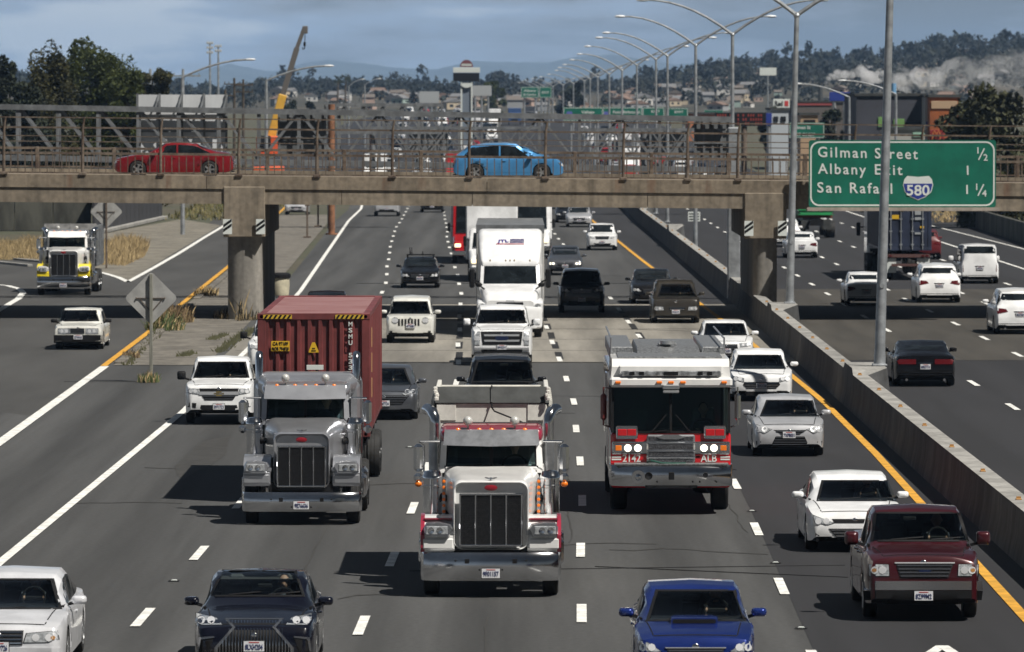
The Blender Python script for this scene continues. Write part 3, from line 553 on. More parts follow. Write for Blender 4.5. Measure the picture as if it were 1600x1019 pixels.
def car_shell(t, L, Wd, H, r, sill, wy, rear_plan=.90, tum=.20, noseplan=.80):
    prof0, cowl, ra, rb, rc, beltf = PROF[t]; prof = [(a * L, b * H) for a, b in prof0]; belt = beltf * H; w0 = Wd / 2
    ys = set([0, .015, .05, .1, .17, .26, .38, .52, L, L - .015, L - .05, L - .1, L - .18, L - .3, L - .45]); ys |= set(round(a, 3) for a, _ in prof)
    y = .6
    while y < L - .5: ys.add(round(y, 3)); y += .16
    ra_ = r * 1.14
    for w in wy:
        for k in range(11): ys.add(round(w + ra_ * math.cos(math.pi * k / 10), 3))
    ys = sorted(ys); yy = [ys[0]]
    for y in ys[1:]:
        if y - yy[-1] > .012: yy.append(y)
    ys = yy
    plan = [(0, noseplan), (.03, noseplan + .06), (.1, .91), (.22, .955), (.45, .985), (.9, 1), (L - .9, 1), (L - .4, .975), (L - .12, .94), (L - .03, rear_plan), (L, rear_plan - .03)]
    zu_t = [(0, sill + .10), (.1, sill + .02), (.3, sill), (L - .3, sill), (L - .1, sill + .05), (L, sill + .15)]
    secs = []
    for y in ys:
        zt = interp(prof, y); w = w0 * interp(plan, y); zu = interp(zu_t, y); zb = min(belt * (1 - .03 * math.sin(math.pi * min(1, y / L))) if y > .2 else belt, zt - .04)
        zb = min(zb, interp([(0, .36 * H), (.02, .52 * H), (.1, .56 * H), (.3, .60 * H), (.9, belt), (L, belt)], y)); zb = max(zb, zu + .12)
        za = zu + .02
        for c in wy:
            d = ra_ * ra_ - (y - c) ** 2
            if d > 0: za = max(za, r + math.sqrt(d))
        za = min(za, zb - .07); g = max(0, min(1, (zt - zb - .03) / (H - belt)))
        h = [(0, zu), (w - .30, zu), (w - .285, za), (w * .985, za), (w, lerp(za, zb, .45)), (w * .99, lerp(za, zb, .85)), (w * .955, zb),
             (lerp(w * .90, w * .905, g), zb + (zt - zb) * lerp(.30, .06, g)), (lerp(w * .72, w * (1 - tum) + .0, g), zb + (zt - zb) * lerp(.62, .80, g)), (lerp(w * .45, w * (.93 - tum), g), zb + (zt - zb) * lerp(.88, .945, g)), (0, zt)]
        secs.append([(x, y, z) for x, z in h] + [(-x, y, z) for x, z in h[-2:0:-1]])
    m = MB(); n = len(secs[0]); vs = [p for q in secs for p in q]; ns = len(secs)
    for i in range(ns - 1):
        pass
    fp = []; fb = []
    for i in range(ns - 1):
        for j in range(n):
            f = (i * n + j, i * n + (j + 1) % n, (i + 1) * n + (j + 1) % n, (i + 1) * n + j); (fb if j in (0, 1, 2, n - 1, n - 2, n - 3) else fp).append(f)
    cap0 = tuple(range(n))[::-1]; cap1 = tuple(range((ns - 1) * n, ns * n))
    m.v = vs; m.f = fp + [cap0, cap1] + fb; m.m = [0] * (len(fp) + 2) + [1] * len(fb)
    bv = BVHTree.FromPolygons([Vector(p) for p in vs], m.f)
    return m, bv, dict(belt=belt, cowl=cowl * L, ra=ra * L, rb=rb * L, rc=rc * L, prof=prof, L=L, W=Wd, H=H, r=r, wy=wy, tum=tum, sill=sill)
def patch(mb, bv, poly, d, base, ax, mi=0, off=.008, thick=.02, step=.13, maxd=9.):
    """sheet of thickness laid on the shell: polygon given in the plane through base (axes ax), carried along d onto the surface"""
    bm = bmesh.new(); f = bm.faces.new([bm.verts.new((x, z, 0)) for x, z in poly]); bm.normal_update()
    xs = [p[0] for p in poly]; zs = [p[1] for p in poly]
    for k, lo, hi in ((0, min(xs), max(xs)), (1, min(zs), max(zs))):
        c = math.floor(lo / step) * step + step
        while c < hi - .01:
            if c > lo + .01: bmesh.ops.bisect_plane(bm, geom=bm.verts[:] + bm.edges[:] + bm.faces[:], plane_co=(c, 0, 0) if k == 0 else (0, c, 0), plane_no=(1, 0, 0) if k == 0 else (0, 1, 0))
            c += step
    bm.verts.ensure_lookup_table(); bm.verts.index_update(); top = []; d = Vector(d).normalized()
    pts = []
    for v in bm.verts:
        P = base + ax[0] * v.co.x + ax[1] * v.co.y; h = bv.ray_cast(P - d * 3, d)
        pts.append((P, h[0]))
    good = [(q - P).dot(d) for P, q in pts if q is not None]
    if not good: bm.free(); return False
    med = sorted(good)[len(good) // 2]
    for P, q in pts:
        t = (q - P).dot(d) if q is not None else None
        if t is None or abs(t - med) > maxd:
            nr = min(((p2 - P).length, (q2 - p2).dot(d)) for p2, q2 in pts if q2 is not None and abs((q2 - p2).dot(d) - med) <= maxd)
            t = nr[1]
        top.append(P + d * (t - off))
    n = len(top); vs = top + [p + d * thick for p in top]; fs = [tuple(v.index for v in f.verts) for f in bm.faces]
    for e_ in bm.edges:
        if len(e_.link_faces) == 1: a, b = e_.verts[0].index, e_.verts[1].index; fs.append((a, b, b + n, a + n))
    mb.add(vs, fs, mi); bm.free(); return True
X_, Y_, Z_ = Vector((1, 0, 0)), Vector((0, 1, 0)), Vector((0, 0, 1))
def wheel_mesh(r, w, rim=(.4, .4, .42)):
    t = MB(); t.lathe([(r * .62, -w / 2), (r * .90, -w / 2), (r * .97, -w * .42), (r, -w * .28), (r, w * .28), (r * .97, w * .42), (r * .90, w / 2), (r * .62, w / 2)], (0, 0, 0), 'x', 0, 28)
    q = MB(); q.lathe([(r * .66, -w * .46), (r * .60, -w * .5), (r * .57, -w * .3), (r * .57, w * .3), (r * .60, w * .5), (r * .66, w * .46)], (0, 0, 0), 'x', 0, 28)
    for k in range(5):
        a = 2 * math.pi * k / 5
        for s in (-1, 1): q.beam((s * w * .43, r * .08 * math.cos(a), r * .08 * math.sin(a)), (s * w * .46, r * .60 * math.cos(a), r * .60 * math.sin(a)), r * .07, r * .2)
    q.cyl((-w * .48, 0, 0), (w * .48, 0, 0), r * .14, 0, 14); q.cyl((-w * .1, 0, 0), (w * .1, 0, 0), r * .6, 1, 20)
    return t, q
WC = {}
def add_wheel(root, c, r, w, rimm=None):
    k = (round(r, 2), round(w, 2), rimm or 'ALU')
    if k not in WC:
        t, q = wheel_mesh(r, w); o = bpy.data.objects.new('wheel', None); o.empty_display_size = .1
        a = t.build('tyre', RUB); b = q.build('rim', [MATS[rimm] if rimm else ALU, BLACK]); WC[k] = (a.data, b.data); bpy.data.objects.remove(a); bpy.data.objects.remove(b)
    a = bpy.data.objects.new('wheel', WC[k][0]); COL.objects.link(a); a.parent = root; a.location = c
    b = bpy.data.objects.new('rim', WC[k][1]); COL.objects.link(b); b.parent = a
def number_plate(root, c, text, ink=INK, s=1., y=-1, w=.31, h=.155, frame=True):
    m = MB(); m.box((c[0], c[1], c[2]), (w + .02, .02, h + .02), 1, .004); m.box((c[0], c[1] + y * .011, c[2]), (w, .008, h), 0)
    o = m.build('number_plate', [PLATE, BLACK], root); t = MB()
    put_text(t, text, (c[0], c[1] + y * .017, c[2] - .008), h * .5, 0, 1, .02, w * .86, (1, 0, 0) if y < 0 else (-1, 0, 0)); t.box((c[0], c[1] + y * .017, c[2] + h * .38), (w * .5, .004, h * .08), 1)
    t.build('plate_lettering', [INK, SIGNRED], o)
def lampset(root, bvh, poly_l, poly_r, d, base, lit, rear=False, refl=True, amber=False):
    for pl in (poly_l, poly_r):
        m = MB(); patch(m, bvh, pl, d, base, (X_, Z_), 0, .014, .03, .1)
        o = m.build('taillight' if rear else 'headlight', TAIL if rear else LGLASS, root)
        if rear or not m.v: continue
        cx = sum(p[0] for p in pl) / len(pl); cz = sum(p[1] for p in pl) / len(pl); hh = (max(p[1] for p in pl) - min(p[1] for p in pl)); ww = max(p[0] for p in pl) - min(p[0] for p in pl)
        b = MB()
        for k in (-.2, .18):
            b = MB(); r_ = min(.075, hh * .34); rr = [(cx + k * ww + r_ * math.cos(q * .785), cz + r_ * math.sin(q * .785)) for q in range(8)]
            patch(b, bvh, rr, d, base, (X_, Z_), 0, .019, .008, .3)
            b.build('lamp_bulb', LAMPON if lit else REFL, o)
        e_ = MB(); pb = [(cx + (x - cx) * 1.06, cz + (z - cz) * 1.10) for x, z in pl]; patch(e_, bvh, pb, d, base, (X_, Z_), 0, .007, .02, .1); e_.build('lamp_surround', BLACK, o)
        if amber:
            e_ = MB(); out = 1 if cx > 0 else -1; xo = max(p[0] for p in pl) if cx > 0 else min(p[0] for p in pl)
            r_ = hh * .22; rr = [(xo - out * (.05 + r_) + r_ * math.cos(q * .785), cz + r_ * .8 * math.sin(q * .785)) for q in range(8)]
            patch(e_, bvh, rr, d, base, (X_, Z_), 0, .018, .008, .3); e_.build('turn_signal', mat('turn_amber', (.34, .17, .06), .35, coat=.5), o)
def mirror_poly(pl): return [(-x, z) for x, z in pl][::-1]

def car(name, label, cat, t, uc, vg, L, Wd, H, col, group=None, feats=None, plate='7KPX318', rear=False, lit=False, r=.335, sill=.20, interior=True, mirror_col=None, ws=None, tum=.20, lampz=None, grille=None, loc=None, rz=None, roofrack=False, side=True, trim=False, hl=None, noseplan=.80, rearlamp=None, driver=True, platez=None):
    wy = (L * .195, L * .805 - .02)
    if loc is None:
        p = ground(uc, vg); Yn = p.y - (wy[0] - .25 if not rear else (L - wy[1] - .25)); q = at(uc, vg, Yn); base_loc = Vector((q.x, Yn, 0))
        if rear: base_loc = Vector((q.x, Yn + L, 0))
    else: base_loc = Vector(loc); Yn = base_loc.y
    rz = (math.pi if rear else 0.) if rz is None else rz
    # heading: aim along the road
    root = empty(name, base_loc, label, cat, group, rz)
    m, bv, P = car_shell(t, L, Wd, H, r, sill, wy, tum=tum, noseplan=noseplan)
    Minv = (Matrix.Translation(base_loc) @ Matrix.Rotation(rz, 4, 'Z')).inverted()
    def front(u, v): q = Minv @ at(u, v, Yn); return (q.x, q.z)
    a_ = (uc - 800) / F; tilt = (CH - .7) / Yn; s_ = -1 if rear else 1
    d = Vector((a_ * s_, 1. * s_, -tilt)).normalized()
    base = Vector((0, L if rear else 0, 0))
    hole = None
    w2 = Wd / 2; belt = P['belt']; cowl, ra, rb, rc = P['cowl'], P['ra'], P['rb'], P['rc']; zc = interp(P['prof'], cowl); zr = interp(P['prof'], ra)
    dF = Vector((0, 1, 0)); b0 = Vector((0, 0, 0)); dB = Vector((0, -1, 0)); b1 = Vector((0, L, 0)); AX = (X_, Z_)
    # ---- glass
    def wsect(y, f): return lerp(w2 * .90, w2 * (1 - tum) * .97, f)
    glass = [];
    if ws: wp = [front(*q) for q in ws]; wd, wb = d, base
    else: wp = [(-w2 * .86, zc + .015), (w2 * .86, zc + .015), (w2 * (.90 - tum), zr - .035), (-w2 * (.90 - tum), zr - .035)]; wd, wb = dF, b0
    body_m = m
    if interior and not rear and ws:
        # cut the opening behind the windscreen: drop shell faces that lie wholly inside the pane
        bm = bmesh.new(); vv = [bm.verts.new(p) for p in m.v]; tag_ = bm.faces.layers.int.new('mi')
        for f, mi in zip(m.f, m.m):
            try: ff = bm.faces.new([vv[i] for i in f]); ff[tag_] = mi
            except ValueError: pass
        P3 = [wb + X_ * x + Z_ * z for x, z in wp]; cw = sum(P3, Vector()) / 4; pls = []
        for i in range(4):
            nn = (P3[(i + 1) % 4] - P3[i]).cross(wd).normalized()
            if nn.dot(cw - P3[i]) < 0: nn = -nn
            pls.append((P3[i], nn))
        def zone(f): c = f.calc_center_median(); return cowl - .5 < c.y < ra + .6 and c.z > zc - .14 and f[tag_] == 0
        for co, nn in pls:
            fs_ = [f for f in bm.faces if zone(f)]; ed = set(e_ for f in fs_ for e_ in f.edges); vs_ = set(v for f in fs_ for v in f.verts)
            bmesh.ops.bisect_plane(bm, geom=list(vs_) + list(ed) + fs_, plane_co=co, plane_no=nn, dist=1e-5)
        kill = [f for f in bm.faces if zone(f) and all(nn.dot(f.calc_center_median() - co) > 0 for co, nn in pls)]
        bmesh.ops.delete(bm, geom=kill, context='FACES'); bm.verts.index_update()
        body_m = MB(); body_m.v = [tuple(v.co) for v in bm.verts]; body_m.f = [tuple(v.index for v in f.verts) for f in bm.faces]; body_m.m = [f[tag_] for f in bm.faces]; bm.free()
    body_m.build('body', [col, BLACK], root, 32, recalc=False)
    g = MB(); patch(g, bv, wp, wd, wb, AX, 0, .012, .012, .12, .9)
    GW = mat('windscreen', (.25, .31, .29), .03, trans=1.) if (interior and not rear and ws) else GLASS
    wo = g.build('windshield', GW, root)
    if interior and not rear and ws:
        # frame (black band) round the pane
        e_ = MB(); c0 = (sum(p[0] for p in wp) / 4, sum(p[1] for p in wp) / 4); fr = [(c0[0] + (x - c0[0]) * 1.035, c0[1] + (z - c0[1]) * 1.06) for x, z in wp]
        for i in range(4): patch(e_, bv, [fr[i], fr[(i + 1) % 4], (c0[0] + (wp[(i + 1) % 4][0] - c0[0]) * .965, c0[1] + (wp[(i + 1) % 4][1] - c0[1]) * .93), (c0[0] + (wp[i][0] - c0[0]) * .965, c0[1] + (wp[i][1] - c0[1]) * .93)], wd, wb, AX, 0, .016, .01, .15, .9)
        e_.build('windshield_seal', BLACK, root)
        ln = MB(); yl_ = [ra + .12 + (rc - ra - .12) * k / 8 for k in range(9)]; se = []
        for y in yl_:
            zt = max(zc + .02, interp(P['prof'], y) - .10); wt = w2 * (.88 - tum * min(1, max(0, (zt - zc) / (zr - zc + .01)))); se.append([(-w2 * .87, y, zc - .6), (-w2 * .87, y, zc), (-wt, y, zt), (wt, y, zt), (w2 * .87, y, zc), (w2 * .87, y, zc - .6)])
        nn_ = 6; ln.add([p for q in se for p in q], [(i * nn_ + j, i * nn_ + j + 1, (i + 1) * nn_ + j + 1, (i + 1) * nn_ + j) for i in range(8) for j in range(5)] + [tuple(range(8 * nn_, 9 * nn_))]); ln.build('headliner', LINER, root, 20)
        cab = MB(); cab.box((0, cowl + .32, zc - .10), (Wd * .80, .5, .10), 0, .03); cab.box((0, cowl + 1.75, zc - .45), (Wd * .8, .1, 1.0), 0); cab.box((0, cowl + 1.0, zc - .62), (Wd * .8, 1.7, .06), 0); [cab.box((sx * Wd * .435, (cowl + ra) / 2 + .3, zc - .32), (.04, ra - cowl + .6, .56), 0) for sx in (-1, 1)]; cab.build('dashboard', BLACK, root)
        for sx in (-1, 1):
            st = MB(); yb = ra + .34; st.box((sx * .37, yb, zc - .05), (.48, .16, .62), 0, .06); st.box((sx * .37, yb - .02, zc + .36 * (zr - zc) / .45 - .02), (.24, .10, .17), 0, .04); st.build('seat', SEATM, root)
        sw = MB(); ring = [(.37 + .18 * math.cos(k * .524), cowl + .62 + .05 * math.sin(k * .524), zc + .03 + .17 * math.sin(k * .524)) for k in range(13)]; sw.tube(ring, .017, 0, 6); sw.box((.37, cowl + .64, zc + .02), (.3, .03, .07), 0, .02); sw.build('steering_wheel', BLACK, root)
        mr = MB(); mr.box(((wp[2][0] + wp[3][0]) / 2 + .0, ra - .12, zr - .17), (.23, .03, .07), 0, .015); mr.build('interior_mirror', BLACK, root)
        if driver:
            pz = zc - .02; Yd = ra + .26
            person = empty('person', base_loc, 'driver in dark top inside the ' + ' '.join(label.split()[:10]), 'person'); bm_ = MB()
            hz = zc + .22 * (zr - zc) / .45
            bm_.loft([[(.37 + x * .22 * k, Yd + y * .11 * k, z) for x, y in [(math.cos(a * .524), math.sin(a * .524)) for a in range(12)]] for z, k in ((zc - .42, .85), (zc - .2, .95), (hz - .21, 1.0), (hz - .15, .75), (hz - .10, .3), (hz - .05, .24))])
            for sx in (-1, 1): bm_.tube([(.37 + sx * .2, Yd, hz - .2), (.37 + sx * .27, Yd - .15, hz - .42), (.37 + sx * .16, cowl + .66, zc + .1)], [.06, .05, .035], 0, 8)
            hd = MB(); hd.sphere((.37, Yd - .02, hz + .06), .105, 0, 14, (.85, 1, 1.18)); hd.sphere((.37, Yd - .13, hz + .04), .02, 0, 6)
            for sx in (-1, 1): hd.sphere((.37 + sx * .16, cowl + .65, zc + .03), .04, 0, 8); hd.sphere((.37 + sx * .09, Yd - .02, hz + .05), .025, 0, 6, (.5, 1, 1.2))
            hd.tube([(.37, Yd, hz - .08), (.37, Yd, hz + .02)], .05, 0, 8)
            k0 = len(bm_.f); bm_.add(hd.v, hd.f, 1); bo = bm_.build('body', [CLOTH, SKIN], person)
            hr = MB(); hr.sphere((.37, Yd + .02, hz + .09), .110, 0, 14, (.88, 1, 1.0)); hr.build('hair', BLACK, person)
    # side windows
    if side:
        yA, yB, yC, yD = cowl + (ra - cowl) * .38, ra + .02, rb - .04, rc - .10
        if t == 'van': yD = L * .9; yC = L * .9
        zb_, zt_ = belt + .035, lambda y: interp(P['prof'], y) - .115
        mid = lerp(yA + .3, yC, .47)
        for sx in (-1, 1):
            ds = Vector((-sx, 0, 0)); bs = Vector((sx * w2, 0, 0)); ax = (Y_, Z_)
            for nm, pl in (('side_window', [(yA + .12, zb_), (mid - .035, zb_), (mid - .035, zt_(mid)), (yB + .03, zt_(yB))]), ('side_window', [(mid + .035, zb_), (yD, zb_ + .03), (yC, zt_(yC) + .02), (mid + .035, zt_(mid))])):
                q = MB(); patch(q, bv, pl, ds, bs, ax, 0, .007, .012, .12, .6); q.build(nm, GLASS, root)
            if Yn < 400 or loc is not None:
                for ya, yb in ((cowl - .02 * L, mid - .0), (mid + .012, min(rc - .1, wy[1] + .05))):
                    zl = sill + .13; q = MB(); pl = [(ya + .03, zl), (yb - .18 if yb > mid + .1 else yb, zl), (yb, belt - .30), (yb, belt - .01), (ya, belt - .01), (ya, zl + .2)]
                    if t == 'pickup' and ya > mid and L < 5.6: pass
                    patch(q, bv, pl, ds, bs, ax, 0, .006, .012, .14, .5); do = q.build('door', col, root)
                    q = MB(); q.box((sx * (w2 * .992 + .012), yb - .16, belt - .13), (.035, .17, .03), 0, .01); q.build('handle', CHROME if col in (WHITE, CREAM) else col, do)
        # rear glass
        zr2, zq = interp(P['prof'], rb), interp(P['prof'], rc)
        if t == 'pickup': zq = belt + .02
        q = MB(); patch(q, bv, [(-w2 * .78, max(zq, belt) + .04), (w2 * .78, max(zq, belt) + .04), (w2 * (.88 - tum), zr2 - .05), (-w2 * (.88 - tum), zr2 - .05)], dB, b1, AX, 0, .008, .012, .12, 1.2); q.build('rear_window', GLASS, root)
    # mirrors
    for sx in (-1, 1):
        q = MB(); ym = cowl + .42 * (ra - cowl); big = .05 if t in ('pickup', 'van') else 0
        q.loft([[(sx * (w2 + .10 + big) + x * k, yy, belt + .10 + big + z * k) for x, z in rrect(.115, -.065 - big, .065 + big, .05, 4)] for yy, k in ((ym - .09, .55), (ym - .07, .82), (ym - .02, 1.), (ym + .06, 1.), (ym + .07, .9))]); q.beam((sx * (w2 * .93), ym + .02, belt + .03), (sx * (w2 + .06), ym, belt + .07), .07, .05, 1)
        q.build('mirror', [mirror_col or col, BLACK], root, 60)
    for y in wy:
        for sx in (-1, 1): add_wheel(root, (sx * (w2 - .13), y, r), r, .23)
    if Yn < 215 and not rear:
        q = MB(); hx = w2 * .80
        for sx in (-1, 1):
            pl = [(sx * hx * .86, .20), (sx * (hx * .86 + .018), .20), (sx * (hx + .018), cowl - .12), (sx * hx, cowl - .12)]; patch(q, bv, pl if sx > 0 else pl[::-1], Vector((0, 0, -1)), Vector((0, 0, H + .5)), (X_, Y_), 0, .004, .006, .25)
        patch(q, bv, [(-hx * .86, .16), (hx * .86, .16), (hx * .86, .19), (-hx * .86, .19)], Vector((0, 0, -1)), Vector((0, 0, H + .5)), (X_, Y_), 0, .004, .006, .2)
        q.build('hood_gap', BLACK, root)
    # ---- front fascia
    hz_ = interp(P['prof'], .06)
    if feats:
        for nm, mt, pl, *o_ in feats:
            opt = o_[0] if o_ else ''; pts = [front(*q) for q in pl]; offp = .010
            if 'p' in opt: offp = .02
            if 'h' in opt: offp = .004
            if nm == 'headlight':
                lampset(root, bv, mirror_poly(pts), pts, d, base, lit, amber='a' in opt); continue
            sets = [pts, mirror_poly(pts)] if 'm' in opt else [pts]
            for pp in sets:
                q = MB(); patch(q, bv, pp, d, base, AX, 0, offp, .03, .10, .6); ob = q.build(nm, mt, root)
                if 's' in opt or 'v' in opt or 'x' in opt:   # slats across / bars upright / mesh
                    xs = [p[0] for p in pp]; zs = [p[1] for p in pp]; q = MB()
                    if 's' in opt:
                        n = max(2, int((max(zs) - min(zs)) / .055))
                        for k in range(n):
                            z = lerp(min(zs), max(zs), (k + .5) / n); hw = [x for x, z_ in edge_cross(pp, z)]
                            if len(hw) >= 2: patch(q, bv, [(min(hw) + .02, z - .009), (max(hw) - .02, z - .009), (max(hw) - .02, z + .009), (min(hw) + .02, z + .009)], d, base, AX, 0, offp + .012, .012, .12, .6)
                    if 'v' in opt:
                        n = max(4, int((max(xs) - min(xs)) / .046))
                        for k in range(n):
                            x = lerp(min(xs), max(xs), (k + .5) / n); vz = [z_ for z_, x_ in edge_cross([(b_, a_2) for a_2, b_ in pp], x)]
                            if len(vz) >= 2: patch(q, bv, [(x - .005, min(vz) + .01), (x + .005, min(vz) + .01), (x + .005, max(vz) - .01), (x - .005, max(vz) - .01)], d, base, AX, 0, offp + .012, .012, .12, .6)
                    if q.v: q.build('grille_bar', CHROME if 'c' in opt else GREYM, ob)
    elif not rear:
        hh = hz_; s = w2
        hp = hl or [(s * .50, hh - .16), (s * .60, hh - .19), (s * .90, hh - .13), (s * .93, hh - .02), (s * .80, hh - .05)]
        lampset(root, bv, mirror_poly(hp), hp, dF, b0, lit)
        q = MB(); patch(q, bv, [(-s * .40, hh - .24), (s * .40, hh - .24), (s * .48, hh - .07), (-s * .48, hh - .07)], dF, b0, AX, 0, .010, .03, .1); gr = q.build('grille', MESHG, root)
        q = MB()
        for k in range(3): patch(q, bv, [(-s * .42, hh - .215 + .05 * k), (s * .42, hh - .215 + .05 * k), (s * .42, hh - .20 + .05 * k), (-s * .42, hh - .20 + .05 * k)], dF, b0, AX, 0, .022, .012, .1)
        q.build('grille_bar', GREYM, gr)
        q = MB(); patch(q, bv, [(-s * .62, sill + .10), (s * .62, sill + .10), (s * .56, sill + .22), (-s * .56, sill + .22)], dF, b0, AX, 0, .010, .03, .1); q.build('lower_intake', BLACK, root)
    if not rear:
        q = MB(); q.sphere((0, 0, 0), .055, 0, 12, (1, .3, .8)); zz = hz_ - .09; h = bv.ray_cast(Vector((0, -2, zz)), dF)
        if h[0]: o = q.build('badge', CHROME, root); o.location = h[0]
        pz = platez or sill + .27; h = bv.ray_cast(Vector((0, -2, pz)), dF); number_plate(root, (0, h[0].y - .022, pz), plate)
        for sx in (-1, 1):
            q = MB(); x0 = (wp[0][0] + wp[1][0]) / 2; ww_ = (wp[1][0] - wp[0][0]); za_ = wp[0][1]; xa = x0 + ww_ * (.12 if sx > 0 else -.30); patch(q, bv, [(xa, za_ + .012), (xa + ww_ * .34, za_ + .055), (xa + ww_ * .34, za_ + .075), (xa, za_ + .03)], wd, wb, AX, 0, .03, .012, .2, .9)
            if q.v: q.build('wiper', BLACK, root)
    if rear or loc is not None:
        s = w2; zt = belt - .03
        if rearlamp == 'v': rp = [(s * .80, belt - .40), (s * .97, belt - .40), (s * .97, belt + .08), (s * .84, belt + .08)]
        elif rearlamp == 'bar': rp = [(s * .30, zt - .20), (s * .86, zt - .20), (s * .92, zt - .05), (s * .30, zt - .05)]
        else: rp = [(s * .48, zt - .16), (s * .90, zt - .24), (s * .95, zt - .02), (s * .56, zt - .06)]
        lampset(root, bv, mirror_poly(rp), rp, dB, b1, False, True)
        q = MB(); patch(q, bv, [(-s * .80, sill + .06), (s * .80, sill + .06), (s * .86, sill + .22), (-s * .86, sill + .22)], dB, b1, AX, 0, .012, .04, .14); q.build('rear_bumper', BLACK, root)
        pz = platez or belt - .30; h = bv.ray_cast(Vector((0, L + 2, pz)), dB); number_plate(root, (0, h[0].y + .02, pz), plate, y=1)
        q = MB(); patch(q, bv, [(-.22, pz + .10), (.22, pz + .10), (.22, pz + .125), (-.22, pz + .125)], dB, b1, AX, 0, .02, .03, .2); q.build('trunk_trim', CHROME, root)
        for sx in (-1, 1): q = MB(); q.cyl((sx * s * .6, L - .12, sill + .02), (sx * s * .6, L + .02, sill + .02), .04); q.build('exhaust', CHROME, root)
    if roofrack:
        q = MB(); zz = H
        for y in (ra + .25, ra + 1.0): q.beam((-w2 * .72, y, zz + .07), (w2 * .72, y, zz + .07), .06, .04)
        for y in (ra + .25, ra + 1.0):
            for sx in (-1, 1): q.box((sx * w2 * .66, y, zz + .01), (.07, .1, .14), 0, .01)
        for sx in (-.5, .1): q.tube([(sx, ra + .2, zz + .1), (sx, ra + .4, zz + .22), (sx, ra + 1.1, zz + .12)], .025, 0, 6)
        q.tube([(-.45, ra + .3, zz + .1), (-.52, ra + .3, zz + .42), (-.42, ra + .3, zz + .42), (-.40, ra + .3, zz + .1)], .02, 0, 6); q.build('roof_rack', BLACK, root)
    return root, bv, P
def edge_cross(pp, z):
    out = []
    for i in range(len(pp)):
        (x0, z0), (x1, z1) = pp[i], pp[(i + 1) % len(pp)]
        if (z0 - z) * (z1 - z) < 0: out.append((x0 + (x1 - x0) * (z - z0) / (z1 - z0), z))
    return out
# ---------------------------------------------------------------- near traffic, coming towards the camera
car('sedan_car', 'white sedan with square headlights cut off at the bottom left corner', 'car', 'sedan', -2, 1052, 5.35, 1.98, 1.48, PEARL, r=.34, mirror_col=PEARL,
    ws=[(-95, 950), (95.5, 950), (83.7, 903), (-80, 903)], feats=[
    ('headlight', LGLASS, [(37.5, 1004), (42, 990), (89, 986), (92, 999), (72, 1003.5)], 'a'), ('grille', MESHG, [(-39, 1008), (35, 1008), (37, 985), (-41, 985)], 'sc'),
    ('bumper_strip', PEARL, [(-98, 1030), (94, 1030), (95, 1012), (-99, 1012)], 'p'), ('lower_intake', BLACK, [(-60, 1046), (56, 1046), (60, 1034), (-64, 1034)])], plate='4TRW726')
car('sedan_car', 'black sedan with a big hourglass chrome grille in the left lane', 'car', 'sedan', 397, 1051, 4.97, 1.87, 1.445, NAVY, r=.345,
    ws=[(327, 930), (476, 930), (463, 889), (348, 888)], feats=[
    ('headlight', LGLASS, [(447, 976), (456, 965), (488, 957.5), (487, 968), (480, 976)]),
    ('grille', BLACK, [(336, 1038), (458, 1038), (456, 1012), (429, 980), (441, 967), (353, 967), (365, 980), (338, 1012)], 'vc'),
    ('grille_surround', DCHROME, [(334, 1038), (338, 1038), (341, 1012), (368, 980), (355, 966), (350, 966), (363, 980), (335, 1012)], 'pm'),
    ('grille_surround', DCHROME, [(352, 967.5), (442, 967.5), (443, 965.5), (351, 965.5)], 'p'),
    ('fog_surround', DCHROME, [(459, 994), (484, 996), (487, 1018), (484, 1018), (480, 999), (459, 996.5)], 'pm'), ('fog_recess', BLACK, [(460, 998), (480, 999.5), (483, 1018), (468, 1018)], 'm')], plate='8LXH204')
blue = car('sedan_car', 'bright blue sedan with a hood scoop at the bottom edge', 'car', 'sedan', 1087, 1073, 4.6, 1.795, 1.475, BLUEP, r=.335,
    ws=[(1011, 969), (1165, 969), (1149, 920.5), (1025, 920.5)], feats=[
    ('headlight', LGLASS, [(1141, 1018), (1162, 1004), (1177, 1001), (1176, 1016), (1156, 1019)]), ('grille', MESHG, [(1049, 1036), (1125, 1036), (1132, 1013), (1042, 1013)], 'sx'),
    ('grille_surround', TRIM, [(1040, 1013), (1134, 1013), (1135, 1011.5), (1039, 1011.5)], 'p'), ('lower_intake', BLACK, [(1020, 1062), (1154, 1062), (1150, 1045), (1024, 1045)])], plate='7WRX519')
def scoop(o, P, y0=.72, w=.36):
    q = MB(); z0 = interp(P['prof'], y0); z1 = interp(P['prof'], y0 + .55)
    q.loft([[(x, y, z) for x, z in rrect(wx, zz - .03, zz + h, .035, 3)] for y, wx, zz, h in ((y0, w * .96, z0, .085), (y0 + .12, w, interp(P['prof'], y0 + .12), .085), (y0 + .6, w * .8, z1, .0))]); s_ = q.build('hood_scoop', BLUEP, o)
    q = MB(); q.prism(rrect(w * .89, z0 + .008, z0 + .068, .026, 3), y0 - .006, y0 + .01); q.build('scoop_mouth', BLACK, s_)
scoop(blue[0], blue[2])
